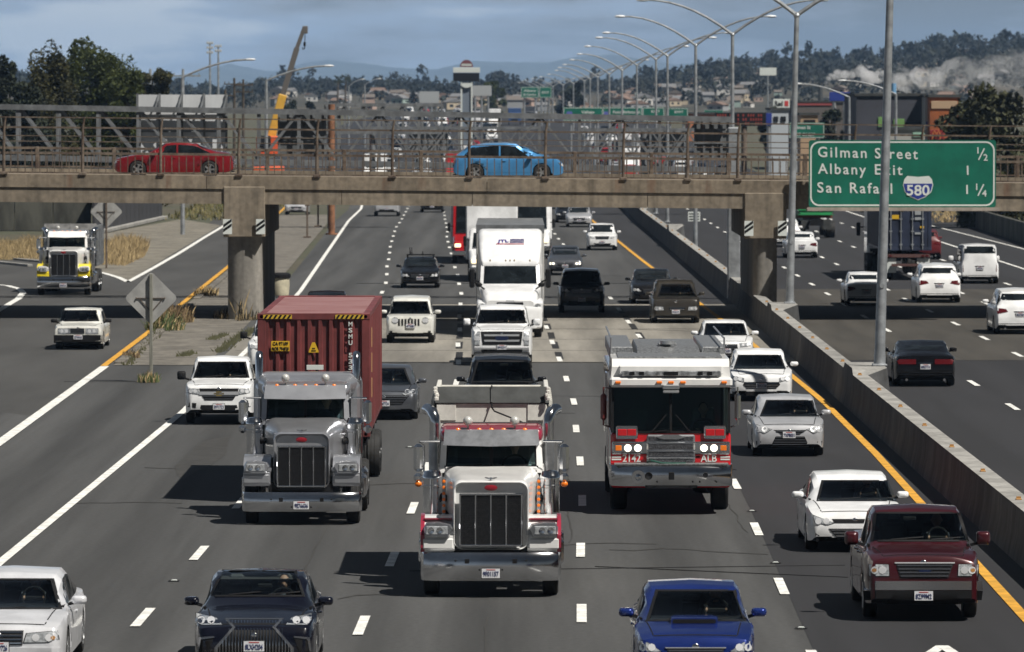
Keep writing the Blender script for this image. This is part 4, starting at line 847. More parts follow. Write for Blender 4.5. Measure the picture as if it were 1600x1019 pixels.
car('pickup_truck', 'dark red pickup truck beside the yellow line in front of the white sedan', 'pickup', 'pickup', 1443, 966, 5.6, 1.94, 1.83, MAROON, r=.37, sill=.28, noseplan=.86,
    ws=[(1361, 844), (1513, 844), (1499, 799), (1366, 799)], feats=[
    ('headlight', LGLASS, [(1497, 900), (1529, 900), (1529, 882), (1498, 882)], 'a'), ('grille', MESHG, [(1407, 903), (1482, 903), (1490, 881), (1400, 881)], 'sx'),
    ('grille_surround', TRIM, [(1398, 880.5), (1492, 880.5), (1492, 878.5), (1398, 878.5)], 'p'), ('chrome_bumper', DCHROME, [(1348, 922), (1536, 922), (1535, 908), (1350, 908)], 'p'), ('bumper', BLACK, [(1350, 938), (1534, 938), (1536, 923), (1348, 923)], 'p'), ('badge_plate', mat('badge_dark', (.02, .03, .08), .3, .4), [(1437, 894.5), (1453, 894.5), (1455, 892), (1453, 889.5), (1437, 889.5), (1435, 892)], 'p')], plate='8Z99M2', platez=.45)
car('sedan_car', 'white sedan with wide black grille partly hidden behind the dark red pickup', 'car', 'sedan', 1336, 860, 4.93, 1.855, 1.455, WHITE, r=.34,
    ws=[(1277, 782), (1402, 782), (1389, 750), (1284.5, 750)], feats=[
    ('headlight', LGLASS, [(1369, 817), (1402, 805), (1399, 816), (1378, 820)]), ('grille', BLACK, [(1304, 817), (1368, 817), (1372, 811), (1300, 811)]),
    ('grille', MESHG, [(1311, 845), (1361, 845), (1377, 826), (1295, 826)], 'sc'), ('fog_recess', BLACK, [(1377, 846), (1398, 833), (1397, 846)], 'm'), ('lower_lip', BLACK, [(1285, 856), (1387, 856), (1387, 852), (1285, 852)])], plate='8KTV440', platez=.32)
car('sedan_car', 'silver compact sedan with black trapezoid lower grille right of the fire engine', 'car', 'sedan', 1233, 712, 4.64, 1.775, 1.455, SILVER, r=.32,
    ws=[(1188, 650), (1278, 650), (1269, 625), (1198, 625)], feats=[
    ('headlight', LGLASS, [(1260.4, 671), (1286, 663), (1286, 671), (1272, 677.4)]), ('grille', BLACK, [(1222, 679), (1249, 679), (1261, 672), (1209, 672)], 's'),
    ('lower_grille', BLACK, [(1203, 700), (1266, 700), (1257, 682), (1212, 682)], 's'), ('fog_recess', BLACK, [(1276, 698), (1284, 696), (1285, 689), (1277, 690)], 'm')], plate='7XPB031', platez=.55)
car('sedan_car', 'white sedan with wide oval slatted grille right behind the fire engine', 'car', 'sedan', 1190, 626, 4.87, 1.85, 1.47, WHITE, r=.33,
    ws=[(1147, 576), (1227, 576), (1219.5, 554.5), (1154, 554.5)], feats=[
    ('headlight', LGLASS, [(1218, 597), (1236, 592), (1236, 587), (1218, 591)]), ('grille', BLACK, [(1167, 607), (1213, 607), (1219, 601), (1217, 597), (1163, 597), (1161, 601)], 'sc'),
    ('lower_grille', BLACK, [(1166, 618), (1214, 618), (1217, 612), (1163, 612)]), ('fog_recess', BLACK, [(1224, 618), (1236, 616), (1236, 611)], 'm')], lit=False, plate='7BYU158')
car('sedan_car', 'white sedan with black ringed grille beside the barrier under the lamp post', 'car', 'sedan', 1135, 569, 4.7, 1.83, 1.43, WHITE, r=.33,
    ws=[(1100.5, 523.5), (1167, 523.5), (1161.5, 505), (1103.5, 505)], feats=[
    ('headlight', LGLASS, [(1157, 542), (1172, 541), (1175, 536), (1156, 536.5)]), ('grille', BLACK, [(1123, 555), (1147, 555), (1153, 546), (1152, 538), (1118, 538), (1117, 546)], 's'), ('fog_recess', BLACK, [(1160, 555), (1172, 553), (1172, 548)], 'm')], plate='6TZA991')
car('station_wagon', 'brownish grey wagon in the bridge shadow beside the barrier', 'car', 'suv', 1056, 505, 4.85, 1.92, 1.69, BROWN, r=.33, ws=[(1027, 466), (1089, 466), (1079, 444), (1034, 444)], lit=False, plate='5FLK672', feats=[
    ('headlight', LGLASS, [(1075, 485), (1093, 485), (1093, 479), (1076, 479.5)]), ('grille', BLACK, [(1046, 485), (1070, 485), (1071, 480.5), (1045, 480.5)], 'sc'), ('bumper_intake', BLACK, [(1034, 497), (1082, 497), (1082, 493), (1034, 493)])])
car('sedan_car', 'black luxury sedan half hidden behind the brownish wagon', 'car', 'sedan', 1020, 475, 5.2, 1.9, 1.5, BLACKP, lit=False, plate='8MBZ662')
car('suv_car', 'black off-road car with flat front right of the white semi', 'car', 'boxsuv', 909, 489, 4.6, 1.92, 1.80, BLACKP, r=.38, sill=.30, plate='7JGC221')
car('hatchback_car', 'dark grey hatchback with lit headlights ahead of the black off-road car', 'car', 'hatch', 883, 430, 4.4, 1.76, 1.47, GREYM, lit=True, plate='6MZD348')
car('crossover_car', 'white compact crossover with black lower bumper beside the yellow line', 'car', 'suv', 941, 391, 4.4, 1.80, 1.57, WHITE, plate='8CHR515')
car('sedan_car', 'silver blue sedan near the bridge behind the white crossover', 'car', 'sedan', 905, 355, 4.7, 1.83, 1.44, SILVER, plate='7GTE180')
car('sedan_car', 'black car just left of the silver blue sedan beyond the bridge', 'car', 'sedan', 887, 348, 4.7, 1.8, 1.45, BLACKP, plate='7PLA903')
car('pickup_truck', 'white heavy pickup with a broad chrome grille in front of the white semi', 'pickup', 'pickup', 784, 570, 6.2, 2.03, 1.97, WHITE, r=.40, sill=.34, noseplan=.88, mirror_col=WHITE,
    ws=[(745, 504.5), (823, 504.5), (818, 484), (751, 484)], feats=[
    ('headlight', LGLASS, [(819, 539), (826, 539), (827, 519), (818, 519)]), ('grille', BLACK, [(754, 539), (814, 539), (817, 518), (751, 518)], 'x'), ('grille_bar', TRIM, [(757, 525.5), (811, 525.5), (812, 522.5), (756, 522.5)], 'p'), ('grille_bar', TRIM, [(757, 534), (811, 534), (812, 531), (756, 531)], 'p'), ('badge_plate', mat('badge_dark'), [(776, 532), (792, 532), (795, 528.5), (792, 525), (776, 525), (773, 528.5)], 'p'),
    ('chrome_bumper', TRIM, [(738, 553), (830, 553), (831, 543), (737, 543)], 'p'), ('lower_intake', BLACK, [(752, 551), (816, 551), (816, 546), (752, 546)], 'p')], plate='09152V1', platez=.62)
car('suv_car', 'black luxury off-road car with black mirrors behind the white dump truck', 'car', 'boxsuv', 783, 664, 4.9, 2.0, 1.82, BLACKP, r=.39, sill=.3, ws=[(737, 596), (834, 596), (829, 564), (746, 563.5)], plate='8RVR001', driver=False)
car('sedan_car', 'black electric sedan with roof rack in the second lane beyond the light off-roader', 'car', 'sedan', 656, 450, 4.7, 1.85, 1.44, BLACKP, roofrack=True, plate='8ELE351', lit=False)
car('suv_car', 'white boxy off-road car with seven slot grille right of the red container', 'car', 'boxsuv', 641, 536, 4.4, 1.76, 1.66, CREAM, r=.36, sill=.28, noseplan=.86, ws=[(610, 490), (672, 490), (667.5, 471), (614.5, 471)], plate='6PTR088', platez=.64, feats=[
    ('headlight', LGLASS, [(664.6 + 4.8 * math.cos(k * .524), 501 + 4.8 * math.sin(k * .524)) for k in range(12)][::-1])] + [('grille_slot', BLACK, [(622 + 5.1 * k, 509), (624.9 + 5.1 * k, 509), (624.9 + 5.1 * k, 498.5), (622 + 5.1 * k, 498.5)]) for k in range(7)] + [
    ('fog_recess', BLACK, [(669, 521), (673, 521), (673, 517), (669, 517)], 'm'), ('lower_intake', BLACK, [(622, 524), (660, 524), (660, 520.5), (622, 520.5)])])
car('sedan_car', 'grey fastback sedan half hidden right behind the red container truck', 'car', 'sedan', 600, 655, 4.9, 1.86, 1.445, GREYM, plate='8SNT734', lit=False, feats=[
    ('headlight', LGLASS, [(628, 615), (652, 606), (652, 609), (634, 618)]), ('grille', BLACK, [(572, 632), (628, 632), (640, 618), (560, 618)], 's'), ('lower_lip', BLACK, [(560, 650), (640, 650), (642, 646), (558, 646)])], ws=[(553, 601), (642, 601), (632, 575), (563, 575)])
car('pickup_truck', 'white pickup with gold badge and black mirrors on the left lane edge', 'pickup', 'pickup', 342, 662, 5.4, 1.88, 1.79, WHITE, r=.37, sill=.30, mirror_col=BLACK, ws=[(303, 589.5), (389, 589.5), (383.5, 565), (311, 565)], plate='39717Z1', platez=.50, feats=[
    ('headlight', LGLASS, [(373, 616), (390, 614), (392, 607), (374, 608)]), ('grille', BLACK, [(312, 612), (372, 612), (373, 607), (311, 607)]), ('grille_bar', TRIM, [(311, 617), (373, 617), (373, 612), (311, 612)], 'p'), ('lower_grille', BLACK, [(320, 625), (364, 625), (369, 618), (315, 618)], 's'),
    ('badge_plate', mat('gold_badge', (.5, .36, .10), .3, .8), [(334, 614), (337.5, 614), (337.5, 611.5), (346.5, 611.5), (346.5, 614), (350, 614), (350, 616.5), (346.5, 616.5), (346.5, 619), (337.5, 619), (337.5, 616.5), (334, 616.5)], 'p'), ('lower_intake', BLACK, [(310, 646), (374, 646), (370, 633), (314, 633)]), ('fog_recess', BLACK, [(378, 638), (391, 636), (394, 629), (377, 630)], 'm')])
car('pickup_truck', 'white pickup mostly hidden behind the silver truck and its red container', 'pickup', 'pickup', 432, 588, 5.4, 1.9, 1.8, WHITE, mirror_col=BLACK, r=.37, sill=.3, plate='7WHT620')
car('sedan_car', 'dark blue car with only its roof showing above the red container', 'car', 'sedan', 508, 515, 4.7, 1.82, 1.46, NAVY, plate='7DRK118')
car('sedan_car', 'old boxy white sedan alone on the ramp at left', 'car', 'boxsedan', 122, 546, 4.8, 1.71, 1.43, CREAM, r=.31, noseplan=.92, mirror_col=BLACK, ws=[(89.5, 501.5), (154.5, 501.5), (150, 484.7), (95, 484.7)], plate='2JTW618', platez=.46, feats=[
    ('headlight', LGLASS, [(134, 521.5), (153, 521.5), (153, 513.5), (134, 513.5)]), ('grille', BLACK, [(106, 521.5), (132, 521.5), (132, 513), (106, 513)], 's'), ('bumper', BLACK, [(84, 536), (160, 536), (160, 523.5), (84, 523.5)], 'p')])
car('pickup_truck', 'pale silver pickup under the bridge edge in the leftmost lane', 'pickup', 'pickup', 604, 338, 5.6, 1.98, 1.9, SILVER, lit=False, r=.39, sill=.32, plate='5PKU440')
car('suv_car', 'black car under the bridge edge in the second lane', 'car', 'suv', 675, 332, 4.7, 1.9, 1.7, BLACKP, plate='8BLK902')
car('sedan_car', 'silver car peeking under the bridge behind the left pier', 'car', 'sedan', 463, 336, 4.7, 1.85, 1.45, SILVER, plate='7SLV336')
# ---------------------------------------------------------------- opposite roadway, seen from behind
car('coupe_car', 'black sports coupe with red bar lamps driving away beside the near lamp post', 'car', 'coupe', 1446, 603, 4.8, 1.92, 1.36, BLACKP, rear=True, r=.35, rearlamp='bar', plate='8MST774', platez=.62)
car('sedan_car', 'white sedan driving away behind the near lamp post', 'car', 'sedan', 1354, 478, 4.7, 1.8, 1.44, WHITE, rear=True, plate='7LEX205')
car('suv_car', 'white crossover with black lower bumper left of the white van', 'car', 'suv', 1468, 473, 4.85, 1.93, 1.70, WHITE, rear=True, plate='8HLD316')
car('van_car', 'white van with barn doors and upright red lamps driving away', 'van', 'van', 1531, 443, 5.1, 1.93, 1.90, WHITE, rear=True, tum=.12, rearlamp='v', plate='41972W2', platez=.75)
car('suv_car', 'white crossover cut off at the right edge', 'car', 'suv', 1594, 522, 4.8, 1.88, 1.70, WHITE, rear=True, plate='8RGT550')
car('sedan_car', 'white rounded sedan right of the right pier driving away', 'car', 'sedan', 1253, 403, 4.7, 1.85, 1.46, WHITE, rear=True, plate='8TSL303')
car('suv_car', 'white crossover beyond the white rounded sedan, half hidden by the far lamp post', 'car', 'suv', 1228, 386, 4.7, 1.88, 1.7, WHITE, rear=True, plate='8FAR101')
car('suv_car', 'dark red crossover hidden beside the blue container truck', 'car', 'suv', 1446, 405, 4.6, 1.85, 1.68, DKRED, rear=True, plate='8RED118')
# ---------------------------------------------------------------- on the overpass
p = at(274, 270, BY + 4.5)
car('sedan_car', 'dark red sedan crossing the overpass to the left', 'car', 'sedan', 0, 0, 4.8, 1.82, 1.46, paint('car_red', (.19, .006, .010), .28, .15, 1.), loc=(p.x - 2.4, BY + 4.2, bz(p.x, 5.71)), rz=R(-90), interior=False)
p = at(795, 275, BY + 3.2)
car('hatchback_car', 'light blue electric hatchback crossing the overpass to the right', 'car', 'hatch', 0, 0, 4.45, 1.77, 1.55, SKYBLUE, loc=(p.x + 2.2, BY + 4.2, bz(p.x, 5.71)), rz=R(90), interior=False)
# ================================================================ trucks
def truck_wheel(root, c, r=.52, w=.28, dual=False, rim=True):
    m = MB(); ww = w * (2.15 if dual else 1)
    m.lathe([(r * .55, -ww / 2), (r * .92, -ww / 2), (r, -ww * .40), (r, -.02 if dual else -ww * .1), (r * (.9 if dual else .985), 0), (r, .02 if dual else ww * .1), (r, ww * .40), (r * .92, ww / 2), (r * .55, ww / 2)], (0, 0, 0), 'x', 0, 32)
    for k in range(3 if not dual else 6): x = -ww * .3 + k * ww * .6 / (2 if not dual else 5); m.lathe([(r + .002, x - .012), (r + .006, x), (r + .002, x + .012)], (0, 0, 0), 'x', 0, 32)
    o = m.build('wheel', RUB, root); o.location = c
    q = MB(); q.lathe([(r * .56, -ww * .46), (r * .5, -ww * .3), (r * .2, -ww * .2), (r * .16, -ww * .5), (0, -ww * .5)], (0, 0, 0), 'x', 0, 20); q.lathe([(r * .56, ww * .46), (r * .5, ww * .3), (r * .2, ww * .2), (r * .16, ww * .5), (0, ww * .5)], (0, 0, 0), 'x', 0, 20); q.build('rim', ALU, o)
    return o
def truck_driver(loc, x, y, z, label, shirt=CLOTH):
    p = empty('person', loc, label, 'person'); m = MB()
    m.loft([[(x + cx * .24 * k, y + cy * .13 * k, zz) for cx, cy in [(math.cos(a * .524), math.sin(a * .524)) for a in range(12)]] for zz, k in ((z - .55, .9), (z - .3, 1), (z - .06, 1.), (z, .7), (z + .04, .3), (z + .1, .26))])
    for s in (-1, 1): m.tube([(x + s * .22, y, z - .08), (x + s * .3, y - .16, z - .32), (x + s * .14, y - .42, z - .22)], [.065, .055, .04], 0, 8)
    for s in (-1, 1): m.sphere((x + s * .14, y - .46, z - .21), .05, 1, 8)
    m.tube([(x, y, z), (x, y - .01, z + .14)], .055, 1, 8); m.sphere((x, y - .02, z + .22), .11, 1, 14, (.85, 1, 1.18)); m.sphere((x, y - .135, z + .20), .022, 1, 6)
    for s in (-1, 1): m.sphere((x + s * .095, y - .02, z + .21), .027, 1, 6, (.5, 1, 1.2))
    m.build('body', [shirt, SKIN], p); h = MB(); h.sphere((x, y + .02, z + .25), .114, 0, 12, (.88, 1, .98)); h.build('hair', BLACK, p)
    return p
WPAINT = mat('truck_white', (.74, .74, .73), .32, var=.08, scale=2., coat=.7)
TGLASS = mat('truck_windscreen')
def classic_truck(label, uc, vg, hood, roofcol, fender, lower, bumper_z=(.30, .80), grille=(.66, .85, 2.05), inner=(.54, .92, 1.82), stacks=1.03, stack_top=3.1, straight=False, visor=STEEL, sleeper=False, body=None, plate='9E01157', name='dump_truck', cat='truck', group=None, lamps_on=False, hoodz=(2.06, 2.16), ws=(2.16, 2.58), edge=None, driver=True, amber=True):
    p = ground(uc, vg); Yn = p.y - .75; q = at(uc, vg, Yn); loc = Vector((q.x, Yn, 0)); root = empty(name, loc, label, cat, group)
    # bumper
    m = MB(); z0, z1 = bumper_z; w = 1.235
    prof = [(.02 - .085 * math.cos(R(a)), (z0 + z1) / 2 + (z1 - z0) / 2 * math.sin(R(a)) / math.sin(R(75))) for a in range(-75, 76, 15)] + [(.05, z1), (.05, z0)]
    m.loft([[(x, y + dy, z) for y, z in prof] for x, dy in ((-w, .30), (-w + .05, .14), (-w + .22, .03), (-.6, 0), (.6, 0), (w - .22, .03), (w - .05, .14), (w, .30))])
    bu = m.build('bumper', CHROME, root); m = MB()
    for x in (-.42, .42): m.box((x, -.055, z1 - .15), (.08, .03, .08), 0)
    for x in (-.62, -.2, .2, .62): m.sphere((x, -.06, z1 - .30 if abs(x) < .3 else z1 - .14), .02, 0, 6)
    m.build('bumper_hole', BLACK, bu)
    number_plate(root, (0, -.085, z0 + .14), plate, h=.165, w=.32)
    # chassis and grille shell
    m = MB(); m.box((0, 4.2, .80), (.9, 8.0, .30), 0, .02); m.box((0, .8, .55), (1.7, .16, .16), 0); m.box((0, .25, .62), (1.3, .3, .5), 0); m.build('chassis', BLACK, root)
    gw, gz0, gz1 = grille; iw, iz0, iz1 = inner
    m = MB(); m.rloft([(.14, gw - .05, gz0 + .02, gz1 - .06, .16), (.06, gw - .012, gz0, gz1 - .02, .15), (.10, gw, gz0, gz1, .15), (.50, gw + .015, gz0, gz1 + .012, .15)], 0, 6)
    sh = m.build('grille_shell', WPAINT if hood is WPAINT else SILVERP, root)
    m = MB(); m.prism(rrect(iw, iz0, iz1, .03), .035, .07); gr = m.build('grille', MESHG, root); m = MB()
    nx = 28
    for k in range(1, nx): m.box((-iw + 2 * iw * k / nx, .032, (iz0 + iz1) / 2), (.008, .01, iz1 - iz0 - .02), 1)
    for k in range(1, 30): m.box((0, .030, iz0 + (iz1 - iz0) * k / 30), (iw * 2 - .02, .008, .006), 1)
    for x in (-iw, -iw / 2, 0, iw / 2, iw): m.box((x, .02, (iz0 + iz1) / 2), (.03, .03, iz1 - iz0 + .02), 0, .01)
    for z in (iz0, iz1): m.box((0, .02, z), (iw * 2 + .03, .03, .035), 0, .01)
    m.build('grille_bar', [CHROME, MESHG], gr)
    m = MB(); m.lathe([(0, -.012), (.55, -.012), (1, 0), (1, .012), (0, .012)], (0, 0, 0), 'y', 0, 24); m.v = [(x * .115, y, z * .052) for x, y, z in m.v]; o = m.build('emblem', mat('emblem_red', (.25, .01, .02), .3, coat=1.), sh); o.location = (0, .045, (iz1 + gz1) / 2)
    m = MB(); m.v = []; m.sphere((0, .22, gz1 + .035), .04, 0, 10, (.8, 2.2, .6)); m.beam((-.09, .28, gz1 + .05), (0, .2, gz1 + .03), .05, .015); m.beam((.09, .28, gz1 + .05), (0, .2, gz1 + .03), .05, .015); m.build('hood_ornament', CHROME, sh)
    # hood
    m = MB(); m.rloft([(.50, gw - .01, gz0 + .25, gz1 - .006, .16), (1.2, gw + .06, gz0 + .35, hoodz[0] + .04, .2), (1.9, .80, gz0 + .4, hoodz[1] - .02, .24), (2.35, .87, gz0 + .45, hoodz[1] + .02, .26)], 0, 6); m.build('hood', hood, root)
    # cab
    cz = ws[0]; cy = 2.35; ctop = ws[1] + .30
    m = MB(); m.loft([[(x, y, z) for x, z in rrect(.93, .95, cz, .08, 3)] for y in (cy, cy + 1.45)], 0, False)
    for s in (-1, 1):
        m.add([(s * .93, cy, cz - .1), (s * .90, cy + .18, ws[1] + .05), (s * .80, cy + .16, ws[1] + .05), (s * .82, cy - .02, cz - .1), (s * .93, cy + .12, cz - .1), (s * .90, cy + .28, ws[1] + .05)], [(0, 1, 2, 3), (0, 4, 5, 1)])
        m.box((s * .91, cy + .95, (cz + ws[1]) / 2), (.05, .2, ws[1] - cz + .2), 0)
        m.box((s * .925, cy + .55, cz - .06), (.05, 1.0, .12), 0)
    m.box((0, cy + 1.40, (.95 + ctop) / 2 - .05), (1.8, .08, ctop - 1.05), 0)
    m.box((0, cy + .02, cz - .03), (1.66, .08, .08), 0, .02)
    cabo = m.build('cab', hood, root)
    m = MB(); m.rloft([(cy + .12, .86, ws[1] + .02, ctop - .12, .08), (cy + .18, .90, ws[1], ctop - .05, .10), (cy + .5, .93, ws[1], ctop, .12), (cy + 1.46, .93, ws[1], ctop, .12)], 0, 4); m.build('roof', roofcol, root)
    # visor
    m = MB(); v0, v1 = ws[1] - .02, ws[1] + .25
    m.add([(x, y, z) for x, y, z in ((-.86, cy - .14, v0), (0, cy - .24, v0 - .015), (.86, cy - .14, v0), (-.84, cy + .14, v1), (0, cy + .10, v1), (.84, cy + .14, v1), (-.86, cy + .2, v0 + .02), (.86, cy + .2, v0 + .02))], [(0, 1, 4, 3), (1, 2, 5, 4), (0, 3, 6), (2, 7, 5)]); m.build('sun_visor', visor, root)
    # windshield (two panes), dark interior
    m = MB()
    for s in (-1, 1): m.add([(s * .03, cy + .02, cz + .01), (s * .80, cy + .06, cz + .01), (s * .775, cy + .22, ws[1] - .0), (s * .03, cy + .17, ws[1])] + [(s * .03, cy + .028, cz + .01), (s * .80, cy + .068, cz + .01), (s * .775, cy + .228, ws[1] - .0), (s * .03, cy + .178, ws[1])], [(0, 1, 2, 3), (4, 5, 6, 7), (0, 1, 5, 4), (1, 2, 6, 5), (2, 3, 7, 6), (3, 0, 4, 7)])
    m.build('windshield', TGLASS, root); m = MB(); m.beam((0, cy + .01, cz), (0, cy + .16, ws[1]), .045, .03); m.beam((-.84, cy + .03, cz), (.84, cy + .03, cz), .04, .05)
    for s in (-1, 1): m.beam((s * .82, cy + .04, cz), (s * .79, cy + .22, ws[1]), .05, .04)
    m.build('windshield_frame', BLACK, root)
    m = MB(); m.box((0, cy + .35, cz - .10), (1.7, .5, .14), 0, .03); m.box((0, cy + 1.33, 1.9), (1.76, .05, 2.0), 0); m.box((0, cy + .7, 1.2), (1.76, 1.3, .05), 0)
    for x in (-.42, .42): m.box((x, cy + 1.1, cz + .02), (.5, .18, .66), 0, .06)
    m.build('cab_interior', SEATM, root)
    m = MB(); m.tube([(.42 + .22 * math.cos(k * .524), cy + .50 + .10 * math.sin(k * .524), cz + .0 + .19 * math.sin(k * .524)) for k in range(13)], .018, 0, 6); m.build('steering_wheel', BLACK, root)
    if driver: truck_driver(loc, .42, cy + .98, cz + .13, 'driver at the wheel of the ' + ' '.join(label.split()[:8]))
    m = MB()
    for s in (-1, 1):
        x0 = s * .42 - .1; m.beam((x0 - .28, cy - .05, cz - .015), (x0 + .35, cy + .00, cz + .05), .035, .02)
    m.build('wiper', BLACK, root)
    m = MB()
    for s in (-1, 1): m.box((s * .945, cy + .55, (cz + ws[1]) / 2 + .02), (.012, .62, ws[1] - cz - .06), 0)
    m.build('side_window', GLASS, root)
    # marker lamps and horns
    for x in (-.60, -.22, 0, .22, .60): m = MB(); m.sphere((x, cy + .16, ctop - .07), .055, 0, 10, (1, .9, .9)); m.build('marker_light', AMBER, root)
    for x in (-.42, .42): m = MB(); m.sphere((x, cy + .20, ctop + .10), .088, 0, 14); m.cyl((x, cy + .25, ctop - .1), (x, cy + .25, ctop + .06), .02); m.build('roof_lamp', BULB, root)
    # air cleaners, stacks
    for s in (-1, 1):
        x = s * (stacks + .02); m = MB()
        m.lathe([(0, 1.20), (.10, 1.22), (.165, 1.34), (.17, 1.40), (.17, 1.82), (.178, 1.83), (.178, 1.87), (.17, 1.88), (.17, 1.98), (.178, 1.99), (.178, 2.03), (.165, 2.05), (.14, 2.12), (0, 2.14)], (x, cy - .45, 0), 'z', 0, 28); m.cyl((x, cy - .45, 1.72), (s * .8, cy - .5, 1.62), .07, 1); ac = m.build('air_cleaner', [CHROME, BLACK], root)
        if amber:
            m = MB(); m.box((s * .845, cy - .62, 1.62), (.06, .03, .78), 1, .01); ab = m.build('light_bar', [AMBER, STEEL], ac)
            for k in range(7): m = MB(); m.sphere((s * .845, cy - .64, 1.30 + k * .107), .033, 0, 8, (1, .6, 1)); m.build('marker_light', AMBER, ab)
        x = s * stacks; m = MB(); m.cyl((x, cy + 1.62, 1.0), (x, cy + 1.62, stack_top - .55), .115, 1, 18)
        if straight: m.tube([(x, cy + 1.62, stack_top - .6), (x, cy + 1.62, stack_top - .12), (x, cy + 1.66, stack_top - .04), (x, cy + 1.74, stack_top)], [.085, .085, .083, .08], 0, 16)
        else: m.tube([(x, cy + 1.62, stack_top - .6), (x, cy + 1.62, stack_top - .24), (x + s * .015, cy + 1.62, stack_top - .13), (x + s * .05, cy + 1.68, stack_top - .04), (x + s * .10, cy + 1.80, stack_top), (x + s * .15, cy + 1.95, stack_top)], [.105] * 6, 0, 18)
        m.build('exhaust_stack', [CHROME, STEEL], root)
        # mirror on tube bracket
        m = MB(); mx_ = s * 1.31; m.box((mx_, cy - .02, cz + .17), (.17, .13, .50), 0, .055); m.box((mx_, cy - .02, cz - .19), (.17, .13, .17), 0, .055)
        m.tube([(s * .93, cy + .12, cz + .46), (mx_ - s * .02, cy, cz + .46), (mx_ - s * .10, cy, cz + .40), (mx_ - s * .10, cy, cz - .20), (mx_ - s * .18, cy, cz - .27), (s * 1.0, cy + .12, cz - .30), (s * .93, cy + .14, cz - .38)], .019, 0, 8); mo = m.build('mirror', CHROME, root)
        if amber: m = MB(); m.sphere((mx_ + s * .0, cy - .03, cz - .30), .055, 0, 10, (1.2, .9, 1)); m.build('marker_light', AMBER, mo)
        # fender + headlight
        m = MB(); th = [(.07, .86), (.07, 1.08), (.20, 1.26), (.42, 1.37), (.80, 1.42), (1.2, 1.34), (1.5, 1.1), (1.58, .85)]; inn = [(y + (.05 if y < .8 else -.05), z - .06) for y, z in th[::-1]]
        x0, x1 = (.64, 1.20) if s > 0 else (-1.20, -.64); m.prism(th + inn, x0, x1, 'yz')
        m.box((s * .94, .10, 1.0), (.50, .05, .26), 0, .02); fo = m.build('fender', fender, root)
        m = MB(); m.box((s * .93, .06, .95), (.54, .05, .19), 0, .03); m.build('fender_apron', lower, fo)
        if edge:
            m = MB(); m.prism([(y - .02 if y < .8 else y + .02, z + .02) for y, z in th] + inn, *((1.165, 1.235) if s > 0 else (-1.235, -1.165)), 'yz'); m.box((s * .93, .36, 1.372), (.5, .16, .02), 0); m.build('fender_edge', edge, fo)
        m = MB(); m.loft([[(s * .93 + s * x, y, 1.19 + z) for x, z in [(-.27, .02), (-.22, .10), (.0, .14), (.20, .13), (.25, .05), (.25, -.07), (.1, -.12), (-.20, -.12)]] for y in (-.02, .05, .24)]); m.v = [(x, y, z) if y > 0 else (s * .93 + (x - s * .93) * .9, y, 1.19 + (z - 1.19) * .9) for x, y, z in m.v]
        m.beam((s * .62, .12, 1.14), (s * .78, .12, 1.16), .1, .08); hp = m.build('headlight', [visor if fender is not REDP else CHROME], root)
        m = MB(); m.box((s * .95, -.022, 1.19), (.38, .02, .15), 0, .01); m.build('lens', LGLASS, hp)
        m = MB()
        for x in (.90, 1.05): m.lathe([(0, .004), (.055, 0), (.06, .012)], (s * x, -.038, 1.19), 'y', 0, 16)
        m.build('lamp_bulb', LAMPON if lamps_on else CHROME, hp)
        m = MB(); m.box((s * 1.02, 2.0, .70), (.55, .9, .45), 0, .05); m.box((s * 1.05, 3.0, .75), (.5, .9, .55), 0, .08); m.build('fuel_tank', CHROME, root)
        truck_wheel(root, (s * 1.05, .78, .52))
        for y in ((4.6, 5.9) if sleeper else (5.6, 6.9)): truck_wheel(root, (s * .95, y, .52), dual=True)
    return root, loc
FRED = mat('fender_red', (.30, .02, .045), .3, coat=.8, var=.1, scale=2.)
